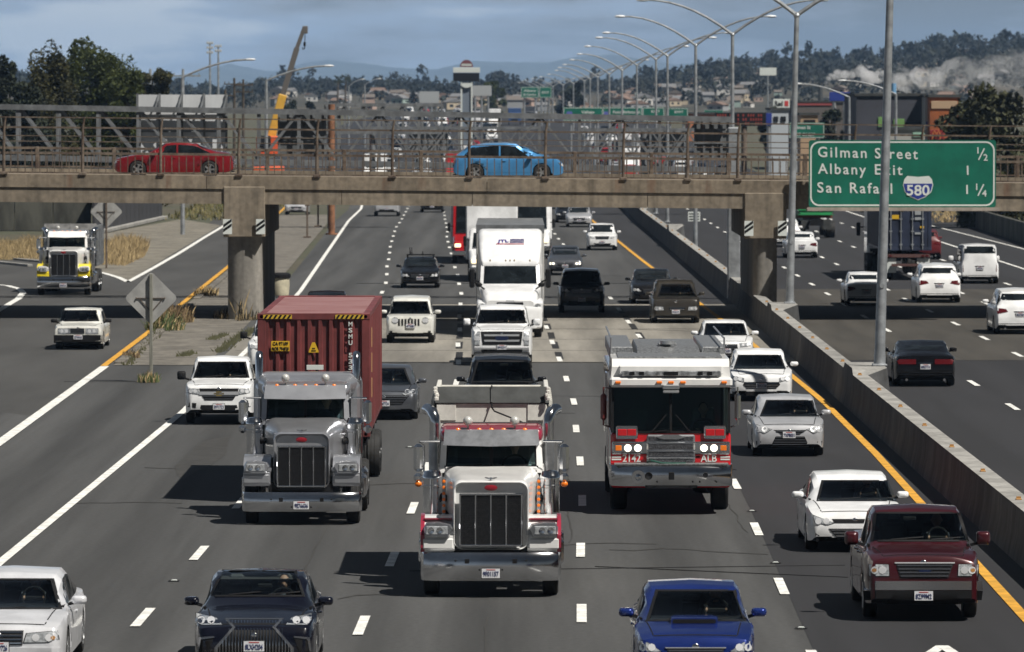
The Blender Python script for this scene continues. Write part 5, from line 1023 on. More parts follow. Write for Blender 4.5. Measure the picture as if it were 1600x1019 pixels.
def dump_body(root, y0, y1, w, z0, z1, side, top, tarp, extra=True):
    m = MB(); t = .08
    m.box((0, y0 + t / 2, (z0 + z1 - .28) / 2), (w * 2, t, z1 - .28 - z0), 0, .01)
    for s in (-1, 1): m.box((s * (w - t / 2), (y0 + y1) / 2, (z0 + z1 - .1) / 2), (t, y1 - y0, z1 - .1 - z0), 0, .01)
    m.box((0, y1 - t / 2, (z0 + z1) / 2 - .1), (w * 2, t, z1 - z0 - .2), 0, .01); m.box((0, (y0 + y1) / 2, z0 + .03), (w * 2 - .1, y1 - y0 - .1, .06), 0)
    for s in (-1, 1):
        for k in range(7): m.box((s * (w + .03), y0 + .3 + k * (y1 - y0 - .6) / 6, (z0 + z1) / 2 - .1), (.06, .1, z1 - z0 - .3), 0)
    for k in range(3): m.box((0, y0 - .03, z0 + .35 + k * .42), (w * 2, .06, .07), 0, .01)
    for x in (-w + .22, w - .22): m.box((x, y0 - .012, z1 - .46), (.36, .024, .30), 0, .01)
    o = m.build('dump_body', side, root); m = MB()
    m.add([(-w - .0, y0 - .04, z1 - .28), (w, y0 - .04, z1 - .28), (w, y0 + .25, z1), (-w, y0 + .25, z1), (-w, y0 - .0, z1 - .30), (w, y0 - .0, z1 - .30), (w, y0 + .30, z1 - .02), (-w, y0 + .30, z1 - .02)], [(0, 1, 2, 3), (4, 5, 6, 7), (0, 3, 7, 4), (1, 2, 6, 5), (2, 3, 7, 6), (0, 1, 5, 4)]); m.beam((0, y0 - .06, z1 - .28), (0, y0 + .23, z1 + .01), .03, .04); m.build('tarp_board', tarp, o)
    if extra:
        m = MB()
        for s in (-1, 1):
            for k in range(4): m.sphere((s * (w - .03 + rnd.uniform(-.02, .02)), y0 - .12 + k * .03, z1 - .20 + k * .06), .05, 0, 6, (1, 1, .8))
        m.build('tarp_bunch', WALLW, o); m = MB(); m.tube([(0, y0 + .22, z1 + .02), (0, y0 - .1, z1 - .36), (.05, y0 - .3, z1 - .42), (.55, y0 - .3, z1 - .62), (w * .9, y0 - .5, z1 - 1.05)], .016, 0, 6); m.build('tarp_rope', BLACK, o)
    return o
root, loc = classic_truck('white dump truck with red fenders and a tall silver grille in the middle lane', 767, 929, WPAINT, FRED, WPAINT, WPAINT, plate='9F01157', edge=FRED)
dump_body(root, 4.35, 9.6, 1.05, 1.15, 3.50, WALLW, WALLW, TARP)
root, loc = classic_truck('silver truck with red shipping container behind in the left lane', 471, 817, SILVERP, SILVERP, SILVERP, SILVERP, (.28, .68), (.575, .76, 1.90), (.49, .80, 1.62), 1.03, 3.36, True, SILVERP, True, plate='9E76636', name='semi_truck', hoodz=(1.93, 2.08), ws=(2.05, 2.52), amber=False)
m = MB(); m.rloft([(3.75, 1.05, 1.0, 2.82, .22), (3.95, 1.14, .95, 2.96, .26), (4.9, 1.14, .95, 2.96, .26)], 0, 6); m.build('sleeper', SILVERP, root)
m = MB(); m.rloft([(3.3, .9, 2.55, 2.84, .1), (3.8, 1.05, 2.5, 2.93, .16)], 0, 4); m.build('roof_fairing', SILVERP, root)
def chassis_trailer(loc, y0, L, label, w=1.1, wheels=True, name='container_trailer'):
    t = empty(name, loc, label, 'trailer'); m = MB()
    for s in (-1, 1): m.box((s * .5, y0 + L / 2, 1.12), (.16, L, .34), 0)
    for k in range(6): m.box((0, y0 + .3 + k * (L - .6) / 5, 1.2), (w * 2, .16, .16), 0)
    m.build('frame', BLACK, t)
    for y in (L - 2.6, L - 1.3):
        for s in (-1, 1): truck_wheel(t, (s * .93, y0 + y, .52), dual=True)
    return t
def container(loc, y0, L, w, z0, z1, label, body, roof, name='shipping_container', back=False):
    c = empty(name, loc, label, 'container'); fr = MB(); e_ = .09
    for x in (-w + e_, w - e_):
        for y in (y0 + e_, y0 + L - e_): fr.box((x, y, (z0 + z1) / 2), (e_ * 2, e_ * 2, z1 - z0), 0, .01)
        for z in (z0 + .07, z1 - .07): fr.box((x + (.02 if x < 0 else -.02) * 0, y0 + L / 2, z), (.14, L - .3, .13), 0, .008)
    for y in (y0 + .07, y0 + L - .07):
        for z in (z0 + .07, z1 - .06): fr.box((0, y, z), (w * 2 - .34, .13, .14), 0, .008)
    for x in (-w + .09, w - .09):
        for y in (y0 + .08, y0 + L - .08):
            for z in (z0 + .06, z1 - .06): fr.box((x, y, z), (.19, .18, .13), 0, .012); fr.cyl((x, y0 - .013, z), (x, y0 + .01, z), .035, 1, 10)
    f_o = fr.build('frame', [body, BLACK], c)
    def corr(p0, p1, nrm, n, dep=.05):
        pts = []; p0 = Vector(p0); p1 = Vector(p1); nv = Vector(nrm)
        for k in range(n):
            for a, h in ((0, 0), (.26, 0), (.36, 1), (.84, 1), (.96, 0)): pts.append(p0 + (p1 - p0) * ((k + a) / n) - nv * dep * h)
        pts.append(p1); return pts
    def wall(pts, za, zb, nm):
        m = MB(); n = len(pts); m.add([(q.x, q.y, za) for q in pts] + [(q.x, q.y, zb) for q in pts], [(i, i + 1, i + 1 + n, i + n) for i in range(n - 1)]); return m.build(nm, body, c, 15)
    wall(corr((-w + .18, y0 + .015, 0), (w - .18, y0 + .015, 0), (0, -1, 0), 9, .055), z0 + .12, z1 - .12, 'front_wall')
    for s in (-1, 1): wall(corr((s * (w - .015), y0 + .18, 0), (s * (w - .015), y0 + L - .18, 0), (s, 0, 0), int(L / .28), .04), z0 + .12, z1 - .12, 'side_wall')
    m = MB(); n = 40; vs = []
    for k in range(n + 1):
        for h in ((0, 0), (.5, 1)):
            y = y0 + .1 + (L - .2) * min(1, (k + h[0]) / n); vs += [(-w + .07, y, z1 - .015 - .018 * h[1]), (w - .07, y, z1 - .015 - .018 * h[1])]
    m.add(vs, [(2 * i, 2 * i + 1, 2 * i + 3, 2 * i + 2) for i in range(2 * n + 1)]); m.build('roof', roof, c, 0)
    m = MB(); m.box((0, y0 + L - .05, (z0 + z1) / 2), (w * 2 - .36, .05, z1 - z0 - .28), 0); d_o = m.build('door', body, c)
    if back:
        m = MB()
        for x in (-.78, -.28, .28, .78):
            m.cyl((x, y0 + L + .03, z0 + .05), (x, y0 + L + .03, z1 - .05), .022, 0, 8)
            for z in (.3, .9, 1.5, 2.1): m.box((x, y0 + L + .02, z0 + z), (.12, .05, .06), 0)
            m.beam((x, y0 + L + .07, z0 + .95), (x + .3, y0 + L + .07, z0 + .95), .04, .03)
        m.build('locking_bar', GALV, d_o)
        m = MB()
        for x, z, w_, h in ((-.5, 2.0, .34, .04), (-.5, 1.92, .3, .04), (.62, 2.25, .5, .1), (.62, 2.1, .3, .08), (.5, 1.55, .3, .2), (.62, 1.3, .4, .1), (.62, 1.15, .4, .06)): m.box((-x, y0 + L - .018, z0 + z), (w_, .012, h), 0)
        m.box((.55, y0 + L - .018, z0 + 1.55), (.34, .012, .2), 1); m.box((-.7, y0 + L - .018, z0 + 1.0), (.2, .012, .1), 1); m.build('decal', [SIGNW, mat('label_yellow')], d_o)
    return c
crx = at(490, 500, 131.7).x; cl = Vector((crx, loc.y, 0)); y0 = 131.7 - loc.y
c = container(cl, y0, 12.2, 1.22, 1.45, 4.12, 'dark red corrugated shipping container riding behind the silver truck', CONT, CONTTOP)
chassis_trailer(cl, y0 + .1, 12.1, 'black trailer frame with dual wheels under the dark red container')
m = MB(); m.box((-.72, y0 - .004, 3.42), (.40, .012, .22), 0)
put_text(m, 'CA 97109', (-.72, y0 - .014, 3.475), .07, 1, 1, .02, .33); put_text(m, 'NOR 794820', (-.72, y0 - .014, 3.365), .07, 1, 1, .02, .36); m.build('container_label', [mat('label_yellow'), BLACK], c)
m = MB(); m.prism([(-.11, 3.28), (.11, 3.28), (.10, 3.33), (.03, 3.5), (-.03, 3.5), (-.10, 3.33)], y0 - .01, y0 + .004); m.box((0, y0 - .013, 3.37), (.06, .008, .02), 1); m.box((0, y0 - .013, 3.32), (.1, .008, .02), 1); m.build('warning_label', [mat('label_yellow'), BLACK], c)
m = MB()
for k, ch in enumerate('MSMU 533208'):
    if ch != ' ': put_text(m, ch, (.80, y0 - .01, 3.90 - k * .135), .095, 0, 1, .02, .085 if ch != '1' else .03)
m.build('container_lettering', SIGNW, c)
m = MB()
for s in (-1, 1):
    m.box((s * .78, y0 - .008, 4.055), (.62, .016, .09), 0)
    for k in range(6): m.add([(s * .78 - .3 + k * .1, y0 - .018, 4.015), (s * .78 - .25 + k * .1, y0 - .018, 4.015), (s * .78 - .2 + k * .1, y0 - .018, 4.095), (s * .78 - .25 + k * .1, y0 - .018, 4.095)], [(0, 1, 2, 3)], 1)
m.build('hazard_stripe', [mat('stripe_yellow', (.5, .33, .03), .5), BLACK], c)
m = MB()
for k in range(3): m.box((1.225, y0 + 1.6, 3.55 - k * .55), (.012, .10, .42), 0)
m.build('side_decal', mat('decal_tan', (.55, .35, .15), .6), c)
m = MB(); m.box((.08, y0 - .5, 2.98), (.36, .1, .1), 0); m.build('roof_marker', SIGNW, root)
# yellow and white dump truck on the ramp
root, loc = classic_truck('white truck with yellow fenders coming off the ramp at left', 99, 461, WPAINT, SILVERP, YELLOWP, YELLOWP, (.32, .86), (.66, .85, 2.02), (.56, .9, 1.86), 1.05, 2.9, False, WPAINT, plate='8B40152', hoodz=(2.04, 2.12), ws=(2.1, 2.6), amber=False)
dump_body(root, 4.3, 8.8, 1.2, 1.2, 3.15, GALVD, GALVD, mat('tarp_dark', (.10, .10, .10), .6, var=.4, scale=2.5), False)

# ---------------------------------------------------------------- fire engine
p = ground(1048, 795); Yn = p.y - 2.1; q = at(1049, 795, Yn); FL = Vector((q.x, Yn, 0)); fe = empty('fire_engine', FL, 'red and white fire engine with lit headlights and chrome grille', 'fire engine')
z_ = lambda v, y=0: at(1048, v, Yn + y).z
FWH = mat('fire_white', (.76, .76, .75), .3, var=.06, scale=1.5, coat=.7); DIAM = mat('diamond_plate', (.32, .33, .34), .42, .7, var=.35, scale=26.)
hw = 1.27
m = MB(); m.rloft([(.50, hw - .06, .62, 1.70, .06), (.56, hw, .55, 1.72, .08), (3.6, hw, .55, 1.72, .08)], 0, 4); fb = m.build('cab', FIRERED, fe)
m = MB(); za, zb = 1.72, z_(604, .6)
for s in (-1, 1):
    m.add([(s * hw, .56, za), (s * (hw - .02), .66, zb), (s * (hw - .05), .62, zb), (s * (hw - .04), .52, za), (s * hw, .70, za), (s * (hw - .02), .80, zb)], [(0, 1, 2, 3), (0, 4, 5, 1)]); m.box((s * (hw - .03), 1.75, (za + zb) / 2), (.06, .25, zb - za), 0); m.box((s * (hw - .03), 3.4, (za + zb) / 2), (.06, .4, zb - za), 0)
m.box((0, 3.55, (za + zb) / 2), (hw * 2 - .05, .06, zb - za), 0); m.build('pillar', mat('pillar_dark', (.05, .045, .045), .4), fe)
m = MB()
for s in (-1, 1): m.box((s * (hw - .02), 1.17, (za + zb) / 2), (.012, .8, zb - za - .06), 0); m.box((s * (hw - .02), 2.5, (za + zb) / 2), (.012, 1.2, zb - za - .06), 0)
m.build('side_window', GLASS, fe)
m = MB()
for s in (-1, 1):
    x0, x1 = (.03, hw - .035) if s > 0 else (-hw + .035, -.03); m.add([(x0, .50, za + .01), (x1, .50, za + .01), (x1, .58, zb), (x0, .58, zb), (x0, .51, za + .01), (x1, .51, za + .01), (x1, .59, zb), (x0, .59, zb)], [(0, 1, 2, 3), (4, 5, 6, 7), (0, 1, 5, 4), (1, 2, 6, 5), (2, 3, 7, 6), (3, 0, 4, 7)])
m.build('windshield', TGLASS, fe); m = MB(); m.beam((0, .485, za), (0, .57, zb), .05, .03); m.box((0, .50, za + .01), (hw * 2 - .1, .03, .05), 0)
for s in (-1, 1): m.beam((s * (hw - .04), .49, za), (s * (hw - .04), .57, zb), .05, .03)
m.build('windshield_frame', BLACK, fe)
m = MB(); m.box((0, .95, 1.60), (2.3, .6, .22), 0, .04); m.box((0, 3.4, 1.9), (2.3, .05, 1.6), 0); m.box((0, 2.0, 1.0), (2.3, 2.7, .05), 0)
for x in (-.72, .72): m.box((x, 1.75, 1.75), (.52, .16, .85), 0, .05)
m.box((0, 1.3, 1.5), (.7, 1.1, .5), 0, .08); m.build('cab_interior', mat('cab_grey', (.16, .17, .17), .8), fe)
m = MB(); m.tube([(.72 + .23 * math.cos(k * .524), 1.05 + .16 * math.sin(k * .524), 1.82 + .12 * math.sin(k * .524)) for k in range(13)], .02, 0, 6); m.build('steering_wheel', BLACK, fe)
truck_driver(FL, .72, 1.58, 1.95, 'firefighter in dark shirt driving the red and white fire engine')
zc1, zc2 = zb, z_(560, 1.0)
m = MB(); m.box((0, 2.0, (zb + z_(590, .5)) / 2 + .0), (hw * 2 + .06, 3.25, z_(590, .5) - zb + .02), 0, .05); zt1 = z_(590, .5)
m.loft([[(x, y, z) for x, y, z in ((-hw, y, z0), (hw, y, z0), (hw - .03, y, z1_), (-hw + .03, y, z1_))] for y, z0, z1_ in ((.66, zt1 - .02, zt1 + .22), (.80, zt1 - .02, zc2), (3.6, zt1 - .02, zc2))]); m.box((0, .62, zt1 + .16), (2.2, .2, .20), 0, .03); fw = m.build('cab_roof', FWH, fe)
for x in (-1.12, -.25, 0, .25, 1.12): m = MB(); m.box((x, .355, (zb + zt1) / 2), (.12, .04, .055), 0, .012); m.build('marker_light', AMBER, fw)
m = MB(); m.box((0, .45, zt1 + .09), (2.1, .14, .11), 0, .02); lb = m.build('light_bar', mat('lightbar_lens', (.25, .26, .27), .2, .2, var=.6, scale=7.), fe); m = MB()
for x in (-.82, -.62, 0.0, .62, .82, -.1, .1): m.box((x, .372, zt1 + .09), (.10, .012, .08), 0)
m.build('light_module', BLACK, lb)
m = MB(); m.box((0, .36, zb - .0), (.36, .12, .10), 0, .02); m.box((0, .34, zb - .1), (.34, .06, .05), 0, .01); m.build('front_sensor', ALU, fe)
# upper body, diamond plate
m = MB(); m.rloft([(3.7, hw, .7, 2.95, .05), (10.4, hw, .7, 2.95, .05)], 0, 3); m.build('body', FIRERED, fe)
m = MB(); zt2 = z_(541, 3.4)
m.loft([[(-.72, y, zt2 - .2), (.72, y, zt2 - .2), (.66, y, z1_), (-.66, y, z1_)] for y, z1_ in ((2.6, zt2 - .19), (3.2, zt2), (7.5, zt2))])
for s in (-1, 1): m.box((s * 1.0, 6.6, zt2 - .14), (.50, 6.6, .26), 0, .02)
m.box((0, 3.7, zt2 + .03), (.4, .5, .08), 0, .02); m.box((0, 2.3, zc2 + .02), (2.2, 2.4, .03), 0); m.build('roof_deck', DIAM, fe)
m = MB()
for s in (-1, 1): m.cyl((s * 1.22, 3.2, zc2 + .05), (s * 1.22, 3.2, zc2 + .36), .02); m.cyl((s * 1.22, 3.2, zc2 + .34), (s * 1.22, 10, zc2 + .34), .02)
m.cyl((0, 3.3, zt2 + .05), (0, 3.3, zt2 + .12), .16, 0, 16); m.build('roof_rail', ALU, fe)
# front face details
yf = .49
m = MB(); m.box((0, yf - .02, (z_(692) + z_(712)) / 2), (hw * 2 - .04, .07, z_(692) - z_(712)), 0, .02)
for s in (-1, 1): m.box((s * .93, yf - .04, (z_(668) + z_(690)) / 2 + .02), (.46, .05, z_(668) - z_(690) - .02), 0, .02)
m.build('chrome_trim', CHROME, fe)
for s in (-1, 1):
    hb = MB(); hb.box((s * .92, yf - .05, z_(702)), (.62, .06, .20), 0, .02); ho = hb.build('headlight', CHROME, fe)
    for x in (.70, .91): m = MB(); m.lathe([(0, -.01), (.072, -.006), (.08, .01)], (s * x, yf - .085, z_(702)), 'y', 0, 20); m.build('lamp_bulb', LAMPON, ho)
    m = MB(); m.box((s * 1.11, yf - .085, z_(702)), (.13, .02, .11), 0, .01); m.build('turn_signal', AMBER, ho)
    for k in (-.10, .10): m = MB(); m.box((s * .93 + k, yf - .07, (z_(668) + z_(690)) / 2 + .02), (.19, .03, .14), 0, .01); m.build('warning_light', mat('warning_red', (.5, .01, .015), .25, coat=1.), fe)
gx = .51; m = MB(); m.box((0, yf - .06, (z_(681) + z_(725)) / 2), (gx * 2, .10, z_(681) - z_(725)), 0, .03); go = m.build('grille', STEEL, fe); m = MB()
for k, v in enumerate((687, 700, 711.5, 720.5)): m.box((0, yf - .115, z_(v)), (gx * 2 - .08, .02, .10), 0, .01)
m.build('grille_mesh', mat('mesh_silver', (.13, .13, .14), .4, .7, var=.6, scale=45.), go); m = MB()
for v in (693.5, 706, 716.5): m.box((0, yf - .125, z_(v)), (gx * 2 + .02, .03, .035), 0, .01)
m.loft([[(-.3, y, z_(685)), (-.16, y, z_(681)), (.16, y, z_(681)), (.3, y, z_(685)), (.16, y, z_(688)), (-.16, y, z_(688))] for y in (yf - .15, yf - .10)]); m.build('grille_bar', CHROME, go)
zl0, zl1 = z_(726), z_(710)
m = MB(); 
for s in (-1, 1):
    m.box((s * .89, yf - .012, (zl0 + zl1) / 2), (.75, .03, zl1 - zl0), 0)
pb = m.build('lower_panel', FIRERED, fe); m = MB()
for s in (-1, 1):
    for z in (.38, .62): m.box((s * (1.15), yf - .03, lerp(zl0, zl1, z)), (.20, .012, .03), 0)
    m.box((.56, yf - .03, lerp(zl0, zl1, .62)), (.10, .012, .03), 0)
put_text(m, '2142', (-.83, yf - .034, (zl0 + zl1) / 2), .15, 0, 1, .01, .38); put_text(m, 'ALB', (.80, yf - .034, (zl0 + zl1) / 2), .15, 0, 1, .01, .34); m.build('lettering', SIGNW, pb)
m = MB(); z0, z1 = z_(760), z_(727); w = 1.3; prof = [(.04 - .085 * math.cos(R(a)), (z0 + z1) / 2 + (z1 - z0) / 2 * math.sin(R(a)) / math.sin(R(75))) for a in range(-75, 76, 15)] + [(.4, z1), (.4, z0)]
m.loft([[(x, y + dy, z) for y, z in prof] for x, dy in ((-w, .42), (-w + .04, .2), (-w + .3, .02), (-.5, 0), (.5, 0), (w - .3, .02), (w - .04, .2), (w, .42))]); m.box((0, .2, z1 + .015), (2.4, .42, .03), 1); bu = m.build('bumper', [CHROME, DIAM], fe)
m = MB(); m.lathe([(0, -.05), (.06, -.03), (.075, -.06), (.14, -.06), (.15, 0)], (-.70, -.03, (z0 + z1) / 2 - .02), 'y', 0, 24); m.build('siren', CHROME, bu); m = MB(); m.lathe([(0, -.03), (.08, -.05), (.085, 0)], (-.48, -.03, (z0 + z1) / 2), 'y', 0, 16); m.box((0, -.045, (z0 + z1) / 2), (.12, .02, .16), 0, .01); m.lathe([(0, -.03), (.05, -.04), (.055, 0)], (.72, -.03, (z0 + z1) / 2 + .02), 'y', 0, 14)
for x in (-.3, .45, .6, .95): m.sphere((x, -.045, z0 + .1), .022, 0, 8)
m.build('bumper_fitting', BLACK, bu)
m = MB(); m.tube([(-.5, .3, z1 + .05), (-.42, .1, z1 + .09), (-.2, .05, z1 + .04), (.1, .08, z1 + .03), (.3, .15, z1 + .03)], .022, 0, 8); m.build('hose', mat('hose_green', (.01, .07, .05), .5), bu)
for s in (-1, 1):
    m = MB(); m.beam((s * .35, .46, za + .02), (s * .06 if s < 0 else .40, .46 if 0 else .455, za + .06), .03, .02); m.beam((s * .40, .47, za + .02), (s * .10, .52, za + .38), .045, .025); m.build('wiper', BLACK, fe)
    m = MB(); m.box((s * 1.42, .72, (za + zb) / 2 + .05), (.13, .16, .58), 0, .05); m.tube([(s * 1.26, .8, zb - .05), (s * 1.42, .72, zb - .02), (s * 1.42, .72, za + .15), (s * 1.26, .8, za + .1)], .022, 0, 8); m.build('mirror', CHROME if s > 0 else mat('mirror_red', (.16, .03, .025), .3, coat=.5), fe)
    truck_wheel(fe, (s * 1.08, 2.1, .54), .54, .36); truck_wheel(fe, (s * .98, 7.6, .54), .54, .28, True)
    m = MB(); m.box((s * 1.28, 5.0, 1.5), (.03, 1.1, 1.4), 0); m.box((s * 1.285, 6.2, 2.1), (.03, .9, 1.3), 0); m.build('side_panel', CHROME, fe)
m = MB(); m.box((0, 4.5, .75), (1.1, 9, .35), 0); m.box((0, 2.1, .54), (1.9, .18, .18), 0); m.build('chassis', BLACK, fe)

# ---------------------------------------------------------------- white highway semi with fairing
p = ground(797, 527); Yn = p.y - .8; q = at(797, 527, Yn); loc = Vector((q.x, Yn, 0)); ja = empty('semi_truck', loc, 'white highway semi with tall roof fairing reading JTL', 'truck')
z_ = lambda v, y=0: at(797, v, Yn + y).z
m = MB(); m.rloft([(0, 1.02, .36, 1.00, .10), (.10, 1.18, .34, 1.16, .12), (.9, 1.23, .6, 1.20, .1)], 0, 4); m.rloft([(.12, .88, .95, 1.38, .14), (.30, .98, .95, 1.60, .2), (1.0, 1.06, 1.0, 1.78, .24), (1.9, 1.13, 1.0, 1.92, .26)], 0, 6)
for s in (-1, 1): m.rloft([(.18, .22, .9, 1.28, .08, s * .98), (.4, .24, .9, 1.36, .1, s * .99), (1.5, .24, .9, 1.42, .1, s * 1.0)], 0, 4)
m.build('hood', WHITE, ja)
m = MB(); m.rloft([(1.9, 1.14, .8, 1.95, .1), (3.9, 1.24, .8, 1.95, .1)], 0, 4)
m.rloft([(2.42, 1.02, 2.60, 2.72, .05), (2.50, 1.08, 2.58, 2.85, .1), (2.9, 1.16, 1.9, 3.35, .2), (3.5, 1.20, 1.9, 3.78, .25), (4.0, 1.22, 1.9, 3.93, .25), (4.3, 1.22, 1.9, 3.95, .22)], 0, 6)
for s in (-1, 1): m.add([(s * 1.12, 1.95, 1.9), (s * 1.08, 2.5, 2.66), (s * .96, 2.46, 2.66), (s * 1.0, 1.92, 1.9), (s * 1.2, 2.5, 1.9), (s * 1.2, 3.0, 2.66)], [(0, 1, 2, 3), (0, 4, 5, 1)])
co = m.build('cab', WHITE, ja)
m = MB(); pts = [(-.92, 1.90), (.92, 1.90), (.98, 1.98), (.94, 2.58), (.85, 2.64), (-.85, 2.64), (-.94, 2.58), (-.98, 1.98)]; m.add([(x, 1.92 + (z - 1.9) * .72, z) for x, z in pts] + [(x, 1.96 + (z - 1.9) * .72, z) for x, z in pts], [tuple(range(8)), tuple(range(15, 7, -1))] + [(i, i + 8, (i + 1) % 8 + 8, (i + 1) % 8) for i in range(8)]); m.build('windshield', GLASS, ja)
m = MB()
for x in (-.74, -.16, 0, .16, .74): m.box((x, 2.50, 2.80), (.05, .12, .09), 0, .015)
m.build('marker_light', mat('marker_dim', (.30, .24, .16), .4), co)
m = MB(); m.box((0, .10, 1.26), (.98, .10, .12), 0, .02); m.box((0, .04, .72), (1.1, .08, .22), 0, .02); m.build('grille', BLACK, ja); m = MB(); m.box((0, .04, 1.36), (.3, .05, .05), 0, .02); m.build('badge', CHROME, ja)
for s in (-1, 1):
    m = MB(); hl = [(.70, .96), (1.10, 1.0), (1.14, 1.22), (1.02, 1.28), (.80, 1.14)]; m.prism([(s * x, z) for x, z in hl], .10, .19); ho = m.build('headlight', LGLASS, ja); m = MB(); m.lathe([(0, -.01), (.08, 0), (.09, .01)], (s * .98, .095, 1.10), 'y', 0, 14); m.build('lamp_bulb', CHROME, ho)
    m = MB(); m.tube([(s * .95, .9, 1.78), (s * 1.22, .75, 1.98), (s * 1.34, .85, 2.05)], .03, 0, 8); m.sphere((s * 1.16, .8, 1.95), .12, 0, 10, (1.1, .7, .8)); m.box((s * 1.42, 2.2, 2.15), (.2, .15, .72), 0, .05); m.beam((s * 1.15, 2.3, 2.0), (s * 1.4, 2.2, 2.1), .06, .06); m.build('mirror', BLACK, ja)
    m = MB(); m.box((s * .95, -.0, .62), (.3, .06, .14), 0, .02); m.build('fog_light', BLACK, ja)
    truck_wheel(ja, (s * 1.03, .85, .52))
    for y in (5.5, 6.8): truck_wheel(ja, (s * .95, y, .52), dual=True)
m = MB(); m.box((0, 4, .8), (.9, 7, .3), 0); m.build('chassis', BLACK, ja)
m = MB(); y3 = 3.18; zl = 3.56
def on_fairing(x, z): return (x, 2.9 + (z - 3.35) / .43 * .6 - .035, z)
sl_ = Vector((0, .6, .43)).normalized()
put_text(m, 'JTL', on_fairing(-.26, 3.52), .16, 0, 1, .03, .42, (1, 0, 0), sl_)
for z in (3.47, 3.52, 3.57): q0, q1 = on_fairing(-.0, z), on_fairing(.52, z); m.beam(q0, q1, .02, .03)
q0, q1 = on_fairing(-.52, 3.41), on_fairing(.52, 3.41); m.beam(q0, q1, .02, .035, 1); m.build('lettering', [mat('logo_navy', (.05, .03, .22), .4), mat('logo_red', (.5, .08, .15), .4)], co)
jt = empty('box_trailer', loc, 'pale box trailer behind the white semi with JTL fairing', 'trailer'); m = MB(); m.box((0, 11.5, 2.62), (2.56, 13.6, 2.86), 0, .03); m.build('box', mat('trailer_grey', (.40, .40, .39), .5, var=.1, scale=1.5), jt); m = MB(); m.box((0, 4.71, 3.93), (2.57, .06, .24), 0); m.box((0, 11.5, 4.06), (2.58, 13.62, .05), 0); m.build('top_rail', GALVD, jt); m = MB()
for y in (15.5, 16.8):
    for s in (-1, 1): truck_wheel(jt, (s * .95, y, .52), dual=True)
m.box((0, 15, 1.0), (1, 5, .3), 0); m.build('frame', BLACK, jt)

def simple_truck(label, uc, vg, cabcol, boxcol, boxL, w, zbox, cabh=2.5, lamps=True, box=True, name='box_truck', nose=True):
    p = ground(uc, vg); Yn = p.y - .9; q = at(uc, vg, Yn); loc = Vector((q.x, Yn, 0)); o = empty(name, loc, label, 'truck'); m = MB()
    m.rloft([(0, .95, .5, 1.05, .12), (.12, 1.05, .45, 1.22, .15), (.9, 1.1, .5, 1.45, .2), (1.5, 1.1, .5, 1.58, .2)], 0, 5); m.rloft([(1.5, 1.1, .6, 1.6, .1), (2.0, 1.08, .6, cabh, .2), (3.2, 1.1, .6, cabh + .05, .2)], 0, 5); m.build('cab', cabcol, o)
    m = MB(); m.add([(-.92, 1.52, 1.64), (.92, 1.52, 1.64), (.88, 1.97, cabh - .15), (-.88, 1.97, cabh - .15)], [(0, 1, 2, 3)]); m.v = [(x, y - .06, z) for x, y, z in m.v]; m.add([(x, y + .03, z) for x, y, z in m.v], [(0, 1, 2, 3)]); m.build('windshield', GLASS, o)
    m = MB(); m.box((0, .02, .95), (1.0, .08, .42), 0, .03); m.build('grille', MESHG, o); m = MB(); m.box((0, -.04, .6), (2.2, .14, .24), 0, .04); m.build('bumper', CHROME, o)
    for s in (-1, 1):
        h = MB(); h.box((s * .82, .0, 1.0), (.34, .1, .2), 0, .04); ho = h.build('headlight', LAMPWARM if lamps else LGLASS, o)
        h = MB(); h.box((s * 1.3, 1.7, 1.95), (.16, .14, .5), 0, .05); h.beam((s * 1.08, 1.75, 2.0), (s * 1.28, 1.7, 2.0), .05, .05); h.build('mirror', BLACK, o); truck_wheel(o, (s * .98, .95, .48), .48); truck_wheel(o, (s * .9, boxL + 1.4, .48), .48, dual=True)
    if box: m = MB(); m.box((0, 3.4 + boxL / 2, (zbox + 1.0) / 2), (w * 2, boxL, zbox - 1.0), 0, .06); m.box((0, 3.38, zbox - .06), (w * 2 + .02, .1, .16), 0, .03); m.build('box', boxcol, o)
    m = MB(); m.box((0, 1 + boxL / 2, .75), (.9, boxL + 2, .3), 0); m.build('chassis', BLACK, o); return o
simple_truck('white box truck between the red semi and the white JTL semi', 768, 440, WHITE, WHITE, 7., 1.27, 4.1)
simple_truck('red semi in the lane left of the white box truck', 739, 412, REDP, WHITE, 11., 1.24, 4.25, 3.6, name='semi_truck')
simple_truck('white truck with big windshield behind the top of the white semi', 829, 404, WHITE, WHITE, 6., 1.2, 3.9, 3.3)
# ---------------------------------------------------------------- opposite roadway trucks (driving away)
p = ground(1414, 437); loc = Vector((at(1414, 437, p.y).x, p.y - 1.2, 0)); c = container(loc, 0, 12.2, 1.22, 1.45, 4.3, 'dark blue shipping container with locking bars on its doors driving away', CONTBLUE, CONTBLUE, back=False)
c.rotation_euler = (0, 0, math.pi); c.location = (loc.x, loc.y + 12.2, 0)
m = MB()
for x in (-.78, -.28, .28, .78):
    m.cyl((x, 12.23, 1.5), (x, 12.23, 4.25), .024, 0, 8)
    for z in (1.75, 2.4, 3.0, 3.6): m.box((x, 12.22, z), (.14, .05, .07), 0)
m.build('locking_bar', GALV, c); m = MB()
for x, z, w_, h in ((-.5, 3.85, .34, .05), (-.5, 3.75, .3, .05), (-.55, 3.3, .3, .2), (-.55, 3.02, .3, .14), (.52, 3.85, .3, .05), (-.55, 2.3, .3, .1)): m.box((x, 12.21, z), (w_, .012, h), 0)
m.box((.55, 12.21, 3.1), (.34, .012, .2), 1); m.box((-.75, 12.21, 2.6), (.2, .012, .1), 1); m.build('decal', [mat('decal_dim', (.3, .32, .34), .6), mat('label_yellow')], c)
